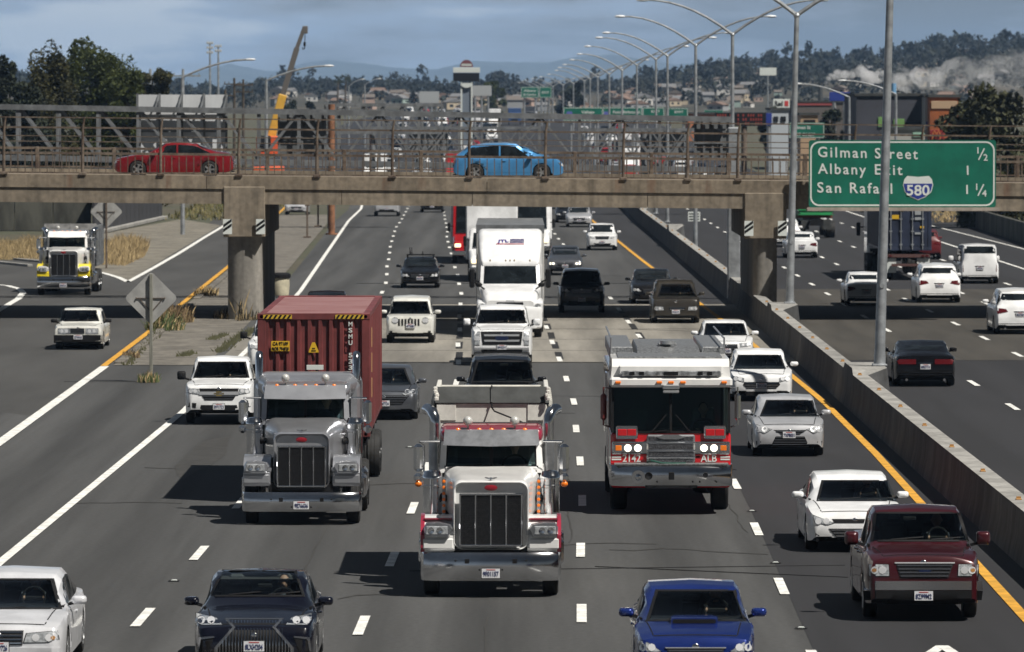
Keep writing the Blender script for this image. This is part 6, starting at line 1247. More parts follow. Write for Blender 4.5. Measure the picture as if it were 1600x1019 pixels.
t = chassis_trailer(c.location, 0.1, 12., 'trailer under the dark blue container with white mud flaps'); t.rotation_euler = (0, 0, math.pi); m = MB()
for s in (-1, 1): m.box((s * .82, 12.15, .72), (.62, .02, .7), 0)
m.build('mud_flap', SIGNW, t); m = MB(); m.box((0, 12.25, .75), (1.5, .1, .12), 1); m.box((0, 12.2, 1.2), (2.3, .1, .16), 1)
for x in (-1., -.8, .8, 1.): m.box((x, 12.27, 1.2), (.12, .03, .08), 0)
m.build('rear_bumper', [TAIL, mat('bumper_rust', (.10, .05, .045), .6)], t)
o = empty('semi_truck', (loc.x, loc.y + 12.2, 0), 'white tractor pulling the dark blue container, seen at its left side', 'truck'); m = MB(); m.box((0, 2.2, 2.1), (2.35, 2.6, 2.4), 0, .1); m.box((0, 4.2, 1.3), (2.0, 1.6, 1.1), 0, .1); m.build('cab', WHITE, o); m = MB()
m.box((-1.5, 2.9, 2.2), (.2, .16, .7), 0, .04); m.beam((-1.2, 2.9, 2.3), (-1.45, 2.9, 2.3), .06, .06); m.build('mirror', BLACK, o); m = MB(); m.box((0, 2, .8), (.9, 6, .3), 0); m.build('chassis', BLACK, o)
for s in (-1, 1):
    for y in (-.6, .7, 4.0): truck_wheel(o, (s * .98, y, .52), dual=y < 2)
p = ground(1275, 372); loc = Vector((at(1275, 372, p.y).x, p.y, 0)); o = empty('flatbed_truck', loc, 'green tank truck driving away beyond the overpass', 'truck'); m = MB(); m.rloft([(0, 1.15, 1.5, 2.85, .35), (9, 1.15, 1.5, 2.85, .35)], 0, 6)
for k in range(5): m.box((0, -.02, 1.5 + k * .3), (2.3, .06, .05), 0)
m.build('tank', DGREEN, o); m = MB(); m.box((-.1, .3, 1.38), (2.3, .3, .2), 1); m.box((0, 4, 1.0), (.9, 9, .4), 0); m.build('frame', [BLACK, mat('rust_brown', (.16, .06, .03), .8)], o); m = MB()
for x in (-.7, .7): m.box((x, -.02, .85), (.5, .04, .6), 0)
m.build('mud_flap', TARP, o); m = MB(); m.box((0, 10.5, 2.0), (2.3, 2.2, 2.4), 0, .1); m.build('cab', WHITE, o)
for s in (-1, 1):
    for y in (1.0, 2.3, 8): truck_wheel(o, (s * .95, y, .52), dual=True)
# ================================================================ street lamps in the median
def tube_arm(m, pts, r0, r1): n = len(pts); m.tube(pts, [lerp(r0, r1, i / (n - 1)) for i in range(n)], 0, 8)
ORD = ['nearest', 'second', 'third', 'fourth', 'fifth', 'sixth', 'seventh', 'eighth', 'ninth', 'tenth', 'eleventh', 'twelfth', 'thirteenth', 'fourteenth', 'fifteenth', 'sixteenth', 'seventeenth']
def lamp_double(X, Y, h, z0, label, arm=4.15, rise=1.7, r=.14, lean=0.):
    o = empty('street_lamp', (X, Y, z0), label, 'street lamp', 'double armed lamp posts along the median'); o.rotation_euler = (0, lean, 0); n = 14 if Y < 400 else 8
    m = MB(); m.tube([(0, 0, 0), (0, 0, .5), (0, 0, h)], [r * 1.15, r, r * .62], 0, n); m.box((0, 0, .03), (.42, .42, .06), 0, .01); m.sphere((0, 0, h), r * .9, 0, 8)
    if Y < 260: m.cyl((0, -.001 - r * .9, 2.3), (0, -.02 - r * .9, 2.3), .07, 0, 8)
    m.build('pole', GALV, o)
    for s in (-1, 1):
        a = MB(); pts = [(s * arm * t, 0, h + rise * (1 - (1 - t) ** 1.9)) for t in (0, .15, .3, .45, .6, .75, .9, 1)]; tube_arm(a, pts, r * .55, r * .33)
        ao = a.build('arm', GALV, o); l = MB(); l.sphere((s * (arm + .28), 0, h + rise), .34, 0, 8, (1, .42, .26)); l.build('lamp_head', SIGNBACK, ao)
lamp_double(10.52, 173.9, 12.6, 1.16, 'grey double lamp post nearest the camera, its top out of the picture', r=.152, lean=R(1.5))
lamp_double(10.42, 228, 10.8, 1.16, 'grey double lamp post on the median pedestal in front of the overpass', r=.145, lean=R(1.3))
for i, (u, v) in enumerate(((1144.5, 54), (1087, 71), (1043, 88), (1025, 93), (995, 102), (972, 110), (952, 116), (934, 121), (922, 124), (913, 127), (896, 131), (880, 133.5), (864, 135.5), (852, 137), (845, 138.3), (838, 139.5))):
    Y = 9500 * 3.35 / (160 - v) ; P = at(u, v, Y); lamp_double(P.x, Y, P.z - gz(Y), gz(Y), ('tall double lamp post behind the overpass, %s of the receding row' % ORD[i + 1]), r=.13 if Y < 600 else .16)
def lamp_single(u, vt, vb, Y, u2, v2, label, z0=0):
    P = at(u, vt, Y); Q = at(u2, v2, Y); o = empty('street_lamp', (P.x, Y, z0), label, 'street lamp', 'single armed street lamps'); m = MB(); m.tube([(0, 0, 0), (0, 0, P.z - z0)], [.15, .10], 0, 8); m.build('pole', GALV, o)
    a = MB(); dx = Q.x - P.x; dz = Q.z - P.z; a.tube([(dx * t, 0, P.z - z0 + dz * (1 - (1 - t) ** 1.8)) for t in (0, .2, .4, .6, .8, 1)], .065, 0, 8); ao = a.build('arm', GALV, o); l = MB(); l.sphere((dx * 1.04, 0, P.z - z0 + dz), .3, 0, 8, (1.3, .5, .3)); l.build('lamp_head', SIGNBACK, ao)
lamp_single(285, 121, 200, 400, 387, 93, 'single lamp post rising over the pale sign back, arm to the right')
lamp_single(416, 126, 245, 420, 510, 103, 'single lamp post just left of the crane, arm to the right')
lamp_single(570, 133, 200, 900, 592, 123, 'slim single lamp post left of the pylon sign', 2)
lamp_single(545, 135, 200, 950, 566, 124, 'slim single lamp post between the palms and the pylon sign', 2)
lamp_single(1327, 152, 220, 520, 1250, 131, 'single lamp post above the guide sign, arm to the left'); lamp_single(1400, 147, 220, 480, 1320, 126, 'single lamp post in front of the dark grey building, arm to the left')
# ================================================================ vegetation
LEAF = mat('leaf_green', (.048, .070, .018), .75, var=.45, scale=.5, col2=(.095, .115, .028), lo=.35, hi=.68, leaf=.35); LEAF2 = mat('leaf_brown_green', (.055, .056, .020), .75, var=.4, scale=.5, col2=(.088, .085, .030), leaf=.35); LEAFD = mat('leaf_dark', (.020, .028, .015), .8, var=.4, scale=.4)
def leaf_cloud(mb, clumps, n, size, mi=0, rng=None, flat=1.):
    rng = rng or rnd
    for cx, cy, cz, rx, ry, rz in clumps:
        for _ in range(n):
            while 1:
                x, y, z = (rng.uniform(-1, 1) for _ in range(3)); d = x * x + y * y + z * z
                if .18 < d < 1 or (d <= .18 and rng.random() < .3): break
            c = Vector((cx + x * rx, cy + y * ry, cz + z * rz)); s = size * rng.uniform(.6, 1.35)
            a = Vector((rng.gauss(0, 1), rng.gauss(0, 1), rng.gauss(0, .8))).normalized(); b = a.orthogonal().normalized(); b = (b * math.cos(rng.random() * 6) + a.cross(b) * math.sin(1.)).normalized()
            mb.add([c + a * s, c + b * s * .45, c - a * s, c - b * s * .45], [(0, 1, 2, 3)], mi)
def tree(u, vtop, vbase_z, Y, wpx, label, m1=LEAF, clumps=26, n=150, size=.26, name='tree', group='trees behind the overpass', seed=1, tall=1.):
    rng = random.Random(seed); P = at(u, vtop, Y); h = P.z - vbase_z; rw = wpx / 2 * Y / F; o = empty(name, (P.x, Y, vbase_z), label, 'tree', group)
    t = MB(); t.tube([(0, 0, 0), (.1, 0, h * .3), (-.1, 0, h * .6), (0, 0, h * .85)], [.28, .22, .15, .05], 0, 8); cl = []
    for k in range(clumps):
        zz = rng.uniform(.10, .98); wid = math.sin(min(1, (1.02 - zz) * 1.7 + .12) * math.pi / 2) * (1 - .25 * (zz < .35)); a = rng.uniform(0, 6.283); rr = rw * wid * math.sqrt(rng.random()) * .85; cr_ = rng.uniform(.16, .30) * rw
        x, y = rr * math.cos(a), rr * math.sin(a) * .8; cl.append((x, y, h * zz - cr_ * .6, cr_ * rng.uniform(.9, 1.3), cr_, cr_ * rng.uniform(.8, 1.3) * tall)); t.tube([(0, 0, h * zz * .6), (x * .6, y * .6, h * zz * .8), (x, y, h * zz - cr_ * .6)], [.09, .05, .02], 0, 5)
    t.build('trunk', BARK, o); m = MB(); leaf_cloud(m, cl, n, size, 0, rng); m.build('crown', m1, o, 0, False)
tree(150, 55, 0, 490, 195, 'broad green tree, tallest of those behind the overpass at left', LEAF, 80, 420, .17, seed=3)
tree(75, 84, 0, 480, 135, 'ragged tree with upright feathery branches left of the tallest tree', LEAF2, 60, 380, .17, seed=5, tall=1.9)
tree(8, 84, 0, 475, 62, 'dark narrow tree at the left edge of the picture', LEAFD, 36, 340, .17, seed=7, tall=1.8)
tree(238, 88, 0, 510, 92, 'rounded brownish tree right of the tallest tree', LEAF2, 46, 380, .17, seed=9)
tree(195, 110, 0, 470, 120, 'lower bushy tree in front of the tallest tree', LEAF, 46, 360, .17, seed=11)
tree(40, 125, 0, 465, 120, 'lower dark bushy tree behind the left end of the railing', LEAFD, 46, 340, .17, seed=12)
tree(1550, 136, 0, 420, 200, 'big dark olive tree above the right end of the guide sign', mat('leaf_olive', (.034, .037, .012), .8, var=.4, scale=.5), 46, 210, .24, seed=15)
tree(1505, 150, 0, 430, 110, 'dark olive tree beside the orange building', mat('leaf_olive'), 22, 190, .22, seed=17)
tree(1205, 163, 3, 700, 46, 'small dark round tree left of the white sign', LEAFD, 16, 140, .3, seed=19); tree(1300, 172, 2, 640, 60, 'dark tree below the blue sign', LEAFD, 16, 140, .3, seed=21)
tree(455, 152, 3, 1100, 34, 'dark small tree right of the crane boom', LEAFD, 12, 90, .4, seed=24); tree(485, 158, 3, 1150, 40, 'second dark small tree right of the crane boom', LEAFD, 12, 90, .4, seed=25)
tree(770, 128, 4, 1500, 50, 'dark green tree right of the pylon sign', LEAF, 18, 110, .6, seed=26); tree(895, 128, 4, 1500, 60, 'dark round tree among the far lamp posts', LEAFD, 18, 110, .6, seed=27)
for i, u in enumerate((527, 539)):
    Y = 1500; P = at(u, 118 - i * 3, Y); o = empty('palm_tree', (P.x, Y, gz(Y)), ('shorter palm' if i == 0 else 'taller palm') + ' of the pair above the far gantry', 'tree', 'palms on the skyline'); m = MB(); h = P.z - gz(Y); m.tube([(0, 0, 0), (.2, 0, h * .9)], [.3, .2], 0, 6); m.build('trunk', BARK, o); m = MB()
    for k in range(34): a = rnd.uniform(0, 6.28); e_ = rnd.uniform(-.9, .8); L = rnd.uniform(.7, 1.1); d = Vector((math.cos(a) * math.cos(e_), math.sin(a) * math.cos(e_), math.sin(e_))); p0 = Vector((.2, 0, h * .92)); m.add([p0, p0 + d * L + Vector((.15, 0, .1)), p0 + d * L * 1.7 - Vector((0, 0, .5)), p0 + d * L - Vector((.15, 0, .1))], [(0, 1, 2, 3)])
    m.build('crown', LEAFD, o, 0, False)
def blades(name, area, n, h, m, label=None, spread=.25, seed=1, wd=.03):
    rng = random.Random(seed); mb = MB()
    for _ in range(n):
        x, y = area(rng); hh = h * rng.uniform(.3, 1.15) * (.4 + .6 * (.5 + .5 * math.sin(x * 1.9 + seed) * math.sin(y * .37 + x * .4))); a = rng.uniform(0, 6.28); dx, dy = math.cos(a) * wd, math.sin(a) * wd * .5; lx, ly = rng.gauss(0, spread) * hh, rng.gauss(0, spread) * hh
        mb.add([(x - dx, y - dy, 0), (x + dx, y + dy, 0), (x + dx * .7 + lx * .5, y + ly * .5, hh * .6), (x + lx, y + ly, hh)], [(0, 1, 2, 3)])
    return mb
def inpoly(P):
    xs = [p[0] for p in P]; ys = [p[1] for p in P]
    def f(rng):
        while 1:
            x, y = rng.uniform(min(xs), max(xs)), rng.uniform(min(ys), max(ys)); c = False
            for i in range(len(P)):
                (x0, y0), (x1, y1) = P[i], P[i - 1]
                if (y0 > y) != (y1 > y) and x < (x1 - x0) * (y - y0) / (y1 - y0) + x0: c = not c
            if c: return x, y
    return f
gp = gpx((152, 414), (196, 416), (226, 402), (232, 388), (212, 378), (152, 384))
setp(blades('dry_grass', inpoly(gp), 5200, .85, DRY, seed=2, wd=.016).build('dry_grass', DRY, None, 0, False), 'tall dry straw coloured grass on the ramp island', 'grass', kind='stuff')
gp = gpx((-30, 407), (52, 407), (140, 396), (140, 384), (60, 380), (-30, 384))
setp(blades('dry_grass', inpoly(gp), 6500, .8, DRY, seed=3, wd=.016).build('dry_grass', DRY, None, 0, False), 'dry straw grass along the kerb behind the ramp truck', 'grass', kind='stuff')
gp = [(-26, 452), (-19.5, 445), (-17.5, 640), (-28, 640)]
setp(blades('verge_grass', inpoly(gp), 5000, .55, WEED, seed=4, wd=.06).build('verge_grass', mat('verge_green', (.14, .15, .045), .85, var=.4, scale=.8, col2=(.24, .20, .09)), None, 0, False), 'green and straw verge grass under the bridge beyond the dark wall', 'grass', kind='stuff')
gp = [(28, 440), (40, 440), (60, 700), (32, 700)]
setp(blades('verge_grass', inpoly(gp), 6000, .7, WEED, seed=5, wd=.08).build('verge_grass', DRY, None, 0, False), 'dry verge grass on the bank right of the opposite roadway', 'grass', kind='stuff')
def weed(u, v, h, rad, n, label, m=WEED, m2=None, seed=1):
    p = ground(u, v); o = None; rng = random.Random(seed); mb = MB()
    for _ in range(int(n * 1.8)):
        a = rng.uniform(0, 6.28); r_ = rad * math.sqrt(rng.random()); x, y = r_ * math.cos(a), r_ * math.sin(a) * 1.6; hh = h * rng.uniform(.35, 1.1) * (1.15 - .5 * r_ / rad); lx, ly = rng.gauss(0, .3) * hh, rng.gauss(0, .3) * hh; w = .013
        mb.add([(x - w, y, 0), (x + w, y, 0), (x + w + lx * .5, y + ly * .5, hh * .55), (x + lx, y + ly, hh), (x - w + lx * .45, y + ly * .5, hh * .6)], [(0, 1, 2, 3, 4)], 0 if rng.random() < .65 else 1)
    o = mb.build('weed', [m, DRY], None, 0, False); o.location = (p.x, p.y, .02); setp(o, label, 'plant')
weed(258, 516, .75, .75, 240, 'leafy green weed clump by the yellow line under the bridge shadow', seed=1); weed(272, 504, .8, .8, 220, 'brown tufted weed clump at the front edge of the bridge shadow', mat('weed_brown', (.16, .11, .06), .9, var=.3, scale=4), seed=2)
weed(322, 462, .5, .6, 120, 'low dry weed tuft on the kerb behind the bridge shadow', DRY, seed=3); weed(360, 498, .5, .7, 150, 'dark weed clump at the left foot of the pier column', mat('weed_dark', (.045, .04, .025), .9, var=.4, scale=4), seed=4); weed(395, 500, .42, .7, 140, 'dark weed clump at the right foot of the pier column', mat('weed_dark'), seed=5)
weed(378, 502, 1.3, .3, 14, 'tall thin dead weed stalks against the pier column', mat('weed_dark'), seed=6); weed(232, 598, .38, .35, 110, 'small weed tuft at the foot of the near diamond sign post', seed=7); weed(205, 560, .35, .3, 50, 'small dry weed at the kerb end near the white line', mat('weed_brown'), seed=8)
def seam(pts, n, h, label, seed):
    P = gpx(*pts); rng = random.Random(seed); mb = MB()
    for _ in range(n):
        k = rng.randrange(len(P) - 1); t = rng.random(); x, y = lerp(P[k][0], P[k + 1][0], t) + rng.gauss(0, .10), lerp(P[k][1], P[k + 1][1], t); hh = h * rng.uniform(.3, 1.1); l_ = rng.gauss(0, .4) * hh; mb.add([(x - .03, y, .014), (x + .03, y, .014), (x + l_, y, hh)], [(0, 1, 2)])
    setp(mb.build('seam_weeds', mat('seam_green', (.10, .10, .05), .9, var=.3, scale=3), None, 0, False), label, 'plants', kind='stuff')
seam(((342, 552), (372, 530), (400, 516)), 420, .22, 'weeds growing in the joint of the gore pavement', 1); seam(((330, 532), (352, 524)), 160, .16, 'weeds in the cracked patch of the gore pavement', 2); seam(((282, 558), (300, 553)), 140, .18, 'weeds at the front edge of the gore pavement', 3); seam(((196, 572), (215, 552), (240, 528), (262, 508)), 260, .2, 'weeds along the back of the yellow kerb', 4)
# ================================================================ street furniture near the ramp
def diamond(u, v, hp, Y, vb, vt, label, rustpost=False):
    P = at(u, v, Y); B = at(u, vb, Y); o = empty('road_sign', (P.x, Y, 0), label, 'sign', 'backs of diamond road signs'); r_ = hp * Y / F; m = MB(); c = .09
    pts = [(0, r_), (r_, 0), (0, -r_), (-r_, 0)]; q = []
    for i in range(4):
        p0, p1, p2 = Vector(pts[i - 1]), Vector(pts[i]), Vector(pts[(i + 1) % 4]); q += [p1 + (p0 - p1) * c, p1 + (p0 - p1) * .03 + (p2 - p1) * .03, p1 + (p2 - p1) * c]
    m.prism([(x, z + P.z) for x, z in q], .06, .066); m.build('panel', mat('weathered_sign_back', (.36, .36, .35), .55, .15, var=.15, scale=2.), o); m = MB(); T = at(u, vt, Y).z; m.box((0, 0, T / 2), (.10, .10, T), 0, .01); m.build('post', RUST if rustpost else mat('wood_post', (.20, .20, .17), .8, var=.25, scale=3, stretch=(6, 6, .6)), o)
    m = MB(); m.beam((-r_ * .55, .04, P.z), (r_ * .5, .04, P.z), .025, .02); m.beam((-r_ * .45, .04, P.z), (-.05, .04, P.z - r_ * .45), .02, .02); m.beam((r_ * .45, .04, P.z), (.05, .04, P.z - r_ * .45), .02, .02)
    for s in (-.55, .5): m.sphere((r_ * s, .03, P.z), .03, 0, 6)
    m.build('brace', RUST, o)
diamond(236, 466, 42, 189, 597, 428, 'pale back of a tilted square sign on a wooden post beside the ramp'); diamond(166, 331, 26, 318, 412, 312, 'pale back of a tilted square sign on a rusty post in the dry grass', True)
p = ground(437, 462); o = empty('barrel', (p.x, p.y, .014), 'cream plastic barrel with black lid beside the left pier', 'barrel'); m = MB(); m.lathe([(0, 0), (.40, 0), (.42, .1), (.45, .5), (.44, .85), (0, .85)], (0, 0, 0), 'z', 0, 24); m.build('drum', mat('barrel_cream', (.5, .46, .34), .6, var=.15, scale=3), o); m = MB(); m.lathe([(0, 1.02), (.40, 1.02), (.5, .95), (.5, .80), (.45, .78), (0, .78)], (0, 0, 0), 'z', 0, 24); m.build('lid', BLACK, o)
Y = 371; a, b = at(1075, 331, Y), at(1094, 346, Y); o = empty('median_sign', ((a.x + b.x) / 2, Y, 1.3), 'small white notice sign on the median pedestal', 'sign'); m = MB(); m.box(((a.x + b.x) / 2, Y, (a.z + b.z) / 2), (b.x - a.x, .04, a.z - b.z), 0, .005); rel(m, o).build('panel', SIGNW, o); m = MB()
for k in range(3): m.box(((a.x + b.x) / 2, Y - .024, lerp(b.z, a.z, .22 + k * .28)), ((b.x - a.x) * .8, .006, .07), 0)
rel(m, o).build('lettering', TARP, o); m = MB(); m.box(((a.x + b.x) / 2, Y + .06, (1.3 + b.z) / 2 + .2), (.1, .08, b.z - 1.3 + .5), 0); rel(m, o).build('post', GALV, o)
for u, v, lab in ((480, 372, 'rusty thin post with cross bar on the concrete strip'), (497, 355, 'thinner rusty post beyond the cross barred post')):
    p = ground(u, v); o = empty('post', (p.x, p.y, 0), lab, 'post'); m = MB(); m.box((0, 0, 1.4), (.12, .12, 2.8), 0, .01); m.box((0, 0, .06), (.5, .4, .12), 0, .02); m.build('pole', RUST, o); m = MB(); m.box((0, -.07, 2.1), (.3, .04, .12), 0); m.build('crossbar', RUST, o)
# dark retaining wall and abutment at left
DW = mat('dark_wall', (.028, .028, .032), .7, var=.3, scale=.8, stretch=(1, 1, .2)); P0, P1 = ground(146, 366), ground(252, 342); o = empty('retaining_wall', (P0.x, P0.y, 0), 'dark board wall beside the ramp under the overpass', 'wall'); m = MB(); n = 16
for k in range(n): m.beam(P0.lerp(P1, k / n) + Vector((0, 0, 2.2)), P0.lerp(P1, (k + .97) / n) + Vector((0, 0, 2.2)), .16, 4.4)
rel(m, o).build('panel', DW, o); m = MB(); m.beam(P0 + Vector((.3, 0, .12)), P1 + Vector((.3, 0, .12)), .4, .24, 0, .03); rel(m, o).build('footing', CONCG, o)
o = empty('retaining_wall', (-33, 410, 0), 'dark concrete wall behind the dry grass at the far left', 'wall'); m = MB()
for k in range(5): m.box((-40.2 + k * 2.6, 412, 2.2), (2.55, .4, 4.4), 0, .02)
rel(m, o).build('panel', mat('dark_concrete', (.06, .06, .05), .85, var=.5, scale=.6, stretch=(1, 1, .4)), o)
o = empty('retaining_wall', (32.5, 380, 0), 'low dark concrete wall at the right edge behind the white van', 'wall'); m = MB()
for k in range(8): m.beam((31.2 + k * .16, 340 + k * 12, .65), (31.36 + k * .16, 351.8 + k * 12, .65), .3, 1.3, 0, .02)
rel(m, o).build('panel', mat('dark_concrete'), o)
# ================================================================ skyline things
o = None
P = at(728, 95, 900)
def quad_sign(u0, u1, v0, v1, Y, mt, o, nm='panel', dp=.3):
    a, b = at(u0, v0, Y), at(u1, v1, Y); m = MB(); m.box(((a.x + b.x) / 2, Y + dp / 2, (a.z + b.z) / 2), (b.x - a.x, dp, a.z - b.z), 0, .02); return rel(m, o).build(nm, mt, o), a, b
Y = 900; P = at(728, 180, Y); o = empty('pylon_sign', (P.x, Y, gz(Y)), 'tall pylon sign with black screen and rounded top', 'sign')
quad_sign(708, 749, 114, 127, Y, BLACK, o, 'screen', .8); quad_sign(708, 750, 105.5, 113.5, Y, SIGNW, o, 'panel', .8); m = MB(); c = at(729, 105, Y); m.prism([(c.x + 1.0 * math.cos(k * .314) * .98, c.z + 1.1 * math.sin(k * .314)) for k in range(11)], Y, Y + .7); rel(m, o).build('crest', mat('crest_maroon', (.16, .05, .06), .5), o)
m = MB(); c2 = at(729, 100.5, Y); put_text(m, 'Golden', (c2.x, Y - .02, c2.z + .05), .22, 0, 1, .02, 1.2); put_text(m, 'Gate', (c2.x, Y - .02, c2.z - .35), .22, 0, 1, .02, 1.0) if False else None; m.box((c2.x, Y - .01, c2.z - .1), (1.5, .03, .28), 0); rel(m, o).build('crest_band', SIGNW, o)
m = MB()
for u in (721, 737): q = at(u, 150, Y); m.box((q.x, Y + .4, (at(0, 128, Y).z + gz(Y)) / 2), (.22, .5, at(0, 128, Y).z - gz(Y)), 0)
c = at(729, 132, Y); m.prism([(c.x + .9 * math.cos(math.pi + k * .314), c.z + .2 + .7 * math.sin(math.pi + k * .314)) for k in range(11)], Y, Y + .5); rel(m, o).build('leg', SIGNW, o)
m = MB(); m.box((at(729, 0, Y).x, Y + .5, (at(0, 133, Y).z + gz(Y)) / 2), (1.3, .3, at(0, 133, Y).z - gz(Y)), 0); rel(m, o).build('column', mat('column_blue_grey', (.15, .18, .22), .6), o)
def guide(u0, u1, v0, v1, Y, texts, label, group='far green guide signs', post=True, sh=None, col=GREEN):
    a, b = at(u0, v0, Y), at(u1, v1, Y); o = empty('guide_sign', ((a.x + b.x) / 2, Y, gz(Y)), label, 'sign', group); quad_sign(u0, u1, v0, v1, Y, col, o, 'panel', .1); m = MB(); w, h = b.x - a.x, a.z - b.z; k = .045 * h
    for z in (a.z - k, b.z + k): m.box(((a.x + b.x) / 2, Y - .012, z), (w - k * 2, .02, k * .7), 0)
    for x in (a.x + k, b.x - k): m.box((x, Y - .012, (a.z + b.z) / 2), (k * .7, .02, h - k * 2), 0)
    for t, fx, fz, hh, ww in texts: put_text(m, t, (a.x + w * fx, Y - .02, b.z + h * fz), hh * h, 0, 1, .02, ww * w)
    rel(m, o).build('lettering', SIGNW, o)
    if sh: m = MB(); shield(m, (a.x + w * sh[0], 0, b.z + h * sh[1]), h * .45, h * .42, 0, Y - .02); rel(m, o).build('route_shield', mat('shield_blue', (.10, .12, .38), .5), o)
    if post:
        m = MB()
        for x in (a.x + w * .2, b.x - w * .2): m.cyl((x, Y + .3, gz(Y)), (x, Y + .3, a.z), .14, 0, 8)
        rel(m, o).build('post', GALV, o)
guide(880, 942, 168, 189, 760, [('Vallejo', .62, .66, .2, .33), ('Sacramento', .58, .26, .2, .58)], 'far green sign reading Vallejo Sacramento with a route shield', sh=(.16, .5)); guide(942, 1003, 168, 189, 760, [('Point Richmond', .60, .66, .2, .68), ('San Rafael', .55, .26, .2, .5)], 'far green sign reading Point Richmond San Rafael', sh=(.10, .5)); guide(1004, 1038, 168, 190, 760, [('Buchanan St', .5, .3, .2, .86), ('EXIT', .6, .72, .16, .4)], 'far green sign reading Buchanan St'); guide(1040, 1075, 169, 190, 760, [('Albany St', .5, .3, .2, .8), ('EXIT', .6, .72, .16, .4)], 'far green sign right of the Buchanan St sign')
guide(1233, 1288, 192, 216, 560, [('Gilman St', .36, .70, .2, .5), ('EXIT ONLY', .40, .24, .2, .66)], 'green exit sign just above the big guide sign'); guide(814, 842, 136, 153, 1200, [('Albany', .5, .66, .18, .7), ('El Cerrito', .5, .3, .18, .7)], 'tiny far green sign left of the lamp posts'); guide(843, 862, 136, 153, 1200, [('EXIT', .5, .5, .2, .6)], 'tiny narrow far green sign among the lamp posts')
guide(1100, 1130, 172, 182, 980, [('Central Ave', .5, .5, .25, .7)], 'dim far green sign beside the message board')
Y = 620; o = empty('message_board', (at(1160, 187, Y).x, Y, 0), 'black electronic message board with dim red letters', 'sign'); pn, a, b = quad_sign(1117, 1198, 176, 197, Y, BLACK, o, 'panel', .5); m = MB(); put_text(m, 'RAIN ON ROADS', ((a.x + b.x) / 2, Y - .01, a.z - .45), .32, 0, 1.1, .0, 4.2) if False else None
for r_ in range(3):
    x = a.x + .3
    while x < b.x - .5:
        if rnd.random() < .72: m.box((x, Y - .01, b.z + .25 + r_ * .42), (.16, .02, .26), 0)
        x += .26
rel(m, o).build('led_row', mat('led_red', (.22, .03, .02), .5), o); m = MB(); m.cyl((a.x + 3, Y + .4, 0), (a.x + 3, Y + .4, a.z), .3); rel(m, o).build('post', RUST, o)
def small_sign(u0, u1, v0, v1, Y, mt, label, texts=(), tm=SIGNW, poles=1, name='shop_sign'):
    o = empty(name, (at((u0 + u1) / 2, v1, Y).x, Y, gz(Y)), label, 'sign'); pn, a, b = quad_sign(u0, u1, v0, v1, Y, mt, o, 'panel', .4); m = MB()
    for t, fx, fz, hh, ww in texts: put_text(m, t, (lerp(a.x, b.x, fx), Y - .02, lerp(b.z, a.z, fz)), hh * (a.z - b.z), 0, 1, .03, ww * (b.x - a.x))
    if m.v: rel(m, o).build('lettering', tm, o)
    m = MB()
    for k in range(poles): m.cyl((lerp(a.x, b.x, (k + .5) / poles), Y + .25, gz(Y)), (lerp(a.x, b.x, (k + .5) / poles), Y + .25, b.z + .1), .18, 0, 8)
    rel(m, o).build('post', GALV, o); return o, a, b
o, a, b = small_sign(1208, 1234, 155, 170, 700, SIGNW, 'white shop sign reading Red with a red square', [('Red', .34, .55, .5, .46)], BLACK); m = MB(); m.box((lerp(a.x, b.x, .8), 699.98, lerp(b.z, a.z, .55)), (.45, .03, .6), 0, .05); rel(m, o).build('logo', mat('logo_bright_red', (.5, .05, .05), .5), o)
small_sign(1296, 1328, 144, 158, 640, SIGNBLUE, 'blue shop sign on a pole right of the lamp arm', [('SHOP', .4, .45, .3, .6)] if False else [], SIGNW, 2); small_sign(1197, 1206, 177, 196, 618, SIGNBLUE, 'small blue panel beside the message board'); small_sign(1187, 1213, 106, 118, 1500, SIGNW, 'white billboard panels high on the skyline left of the smoke', [], SIGNW, 1, 'billboard'); small_sign(655, 686, 143, 161, 1300, mat('board_grey', (.35, .37, .38), .6), 'pale grey billboard left of the pylon sign', [], SIGNW, 4, 'billboard'); small_sign(737, 768, 134, 150, 1100, mat('board_grey'), 'grey billboard behind the pylon sign', [], SIGNW, 3, 'billboard')
# crane
Y = 560; o = empty('crane', (at(425, 240, Y).x, Y, 0), 'mobile crane with yellow boom base and grey raised boom', 'crane'); A, B, C_, D = at(424, 214, Y), at(442, 148, Y), at(464, 75, Y), at(475, 45, Y); m = MB(); m.beam(A, B, .75, .75, 0, .05); rel(m, o).build('boom_base', mat('crane_yellow', (.62, .36, .05), .5, var=.1, scale=2), o); m = MB(); m.beam(B, C_, .5, .5); m.beam(C_, D, .36, .36); m.box(D + Vector((.1, 0, -.1)), (.5, .4, .7), 0, .05); rel(m, o).build('boom', mat('crane_grey', (.12, .11, .10), .5), o)
m = MB(); m.tube([D + Vector((.15, 0, 0)), at(476, 66, Y)], .035, 0, 6); q = at(476, 69, Y); m.box(q, (.22, .2, .4), 0, .05); m.tube([q, q - Vector((0, 0, .4)), q - Vector((.15, 0, .5)), q - Vector((.2, 0, .3))], .05, 0, 6); rel(m, o).build('hook', BLACK, o); m = MB(); c = at(420, 228, Y); m.box(c, (2.2, 3, 1.8), 0, .1); m.box(Vector((c.x, Y, 2.2)), (2.6, 8, 1.2), 0, .1); m.box(Vector((c.x - .2, Y - 3, c.z + .2)), (1., 1.2, 1.5), 1, .1); rel(m, o).build('cabin', [mat('crane_orange', (.6, .10, .03), .5), BLACK], o)
for s in (-1, 1):
    for y in (-3, 0, 3): m = MB(); m.lathe([(.3, -.2), (.6, -.2), (.65, 0), (.6, .2), (.3, .2)], (s * 1.15, y, .65), 'x', 0, 16); m.build('wheel', RUB, o)
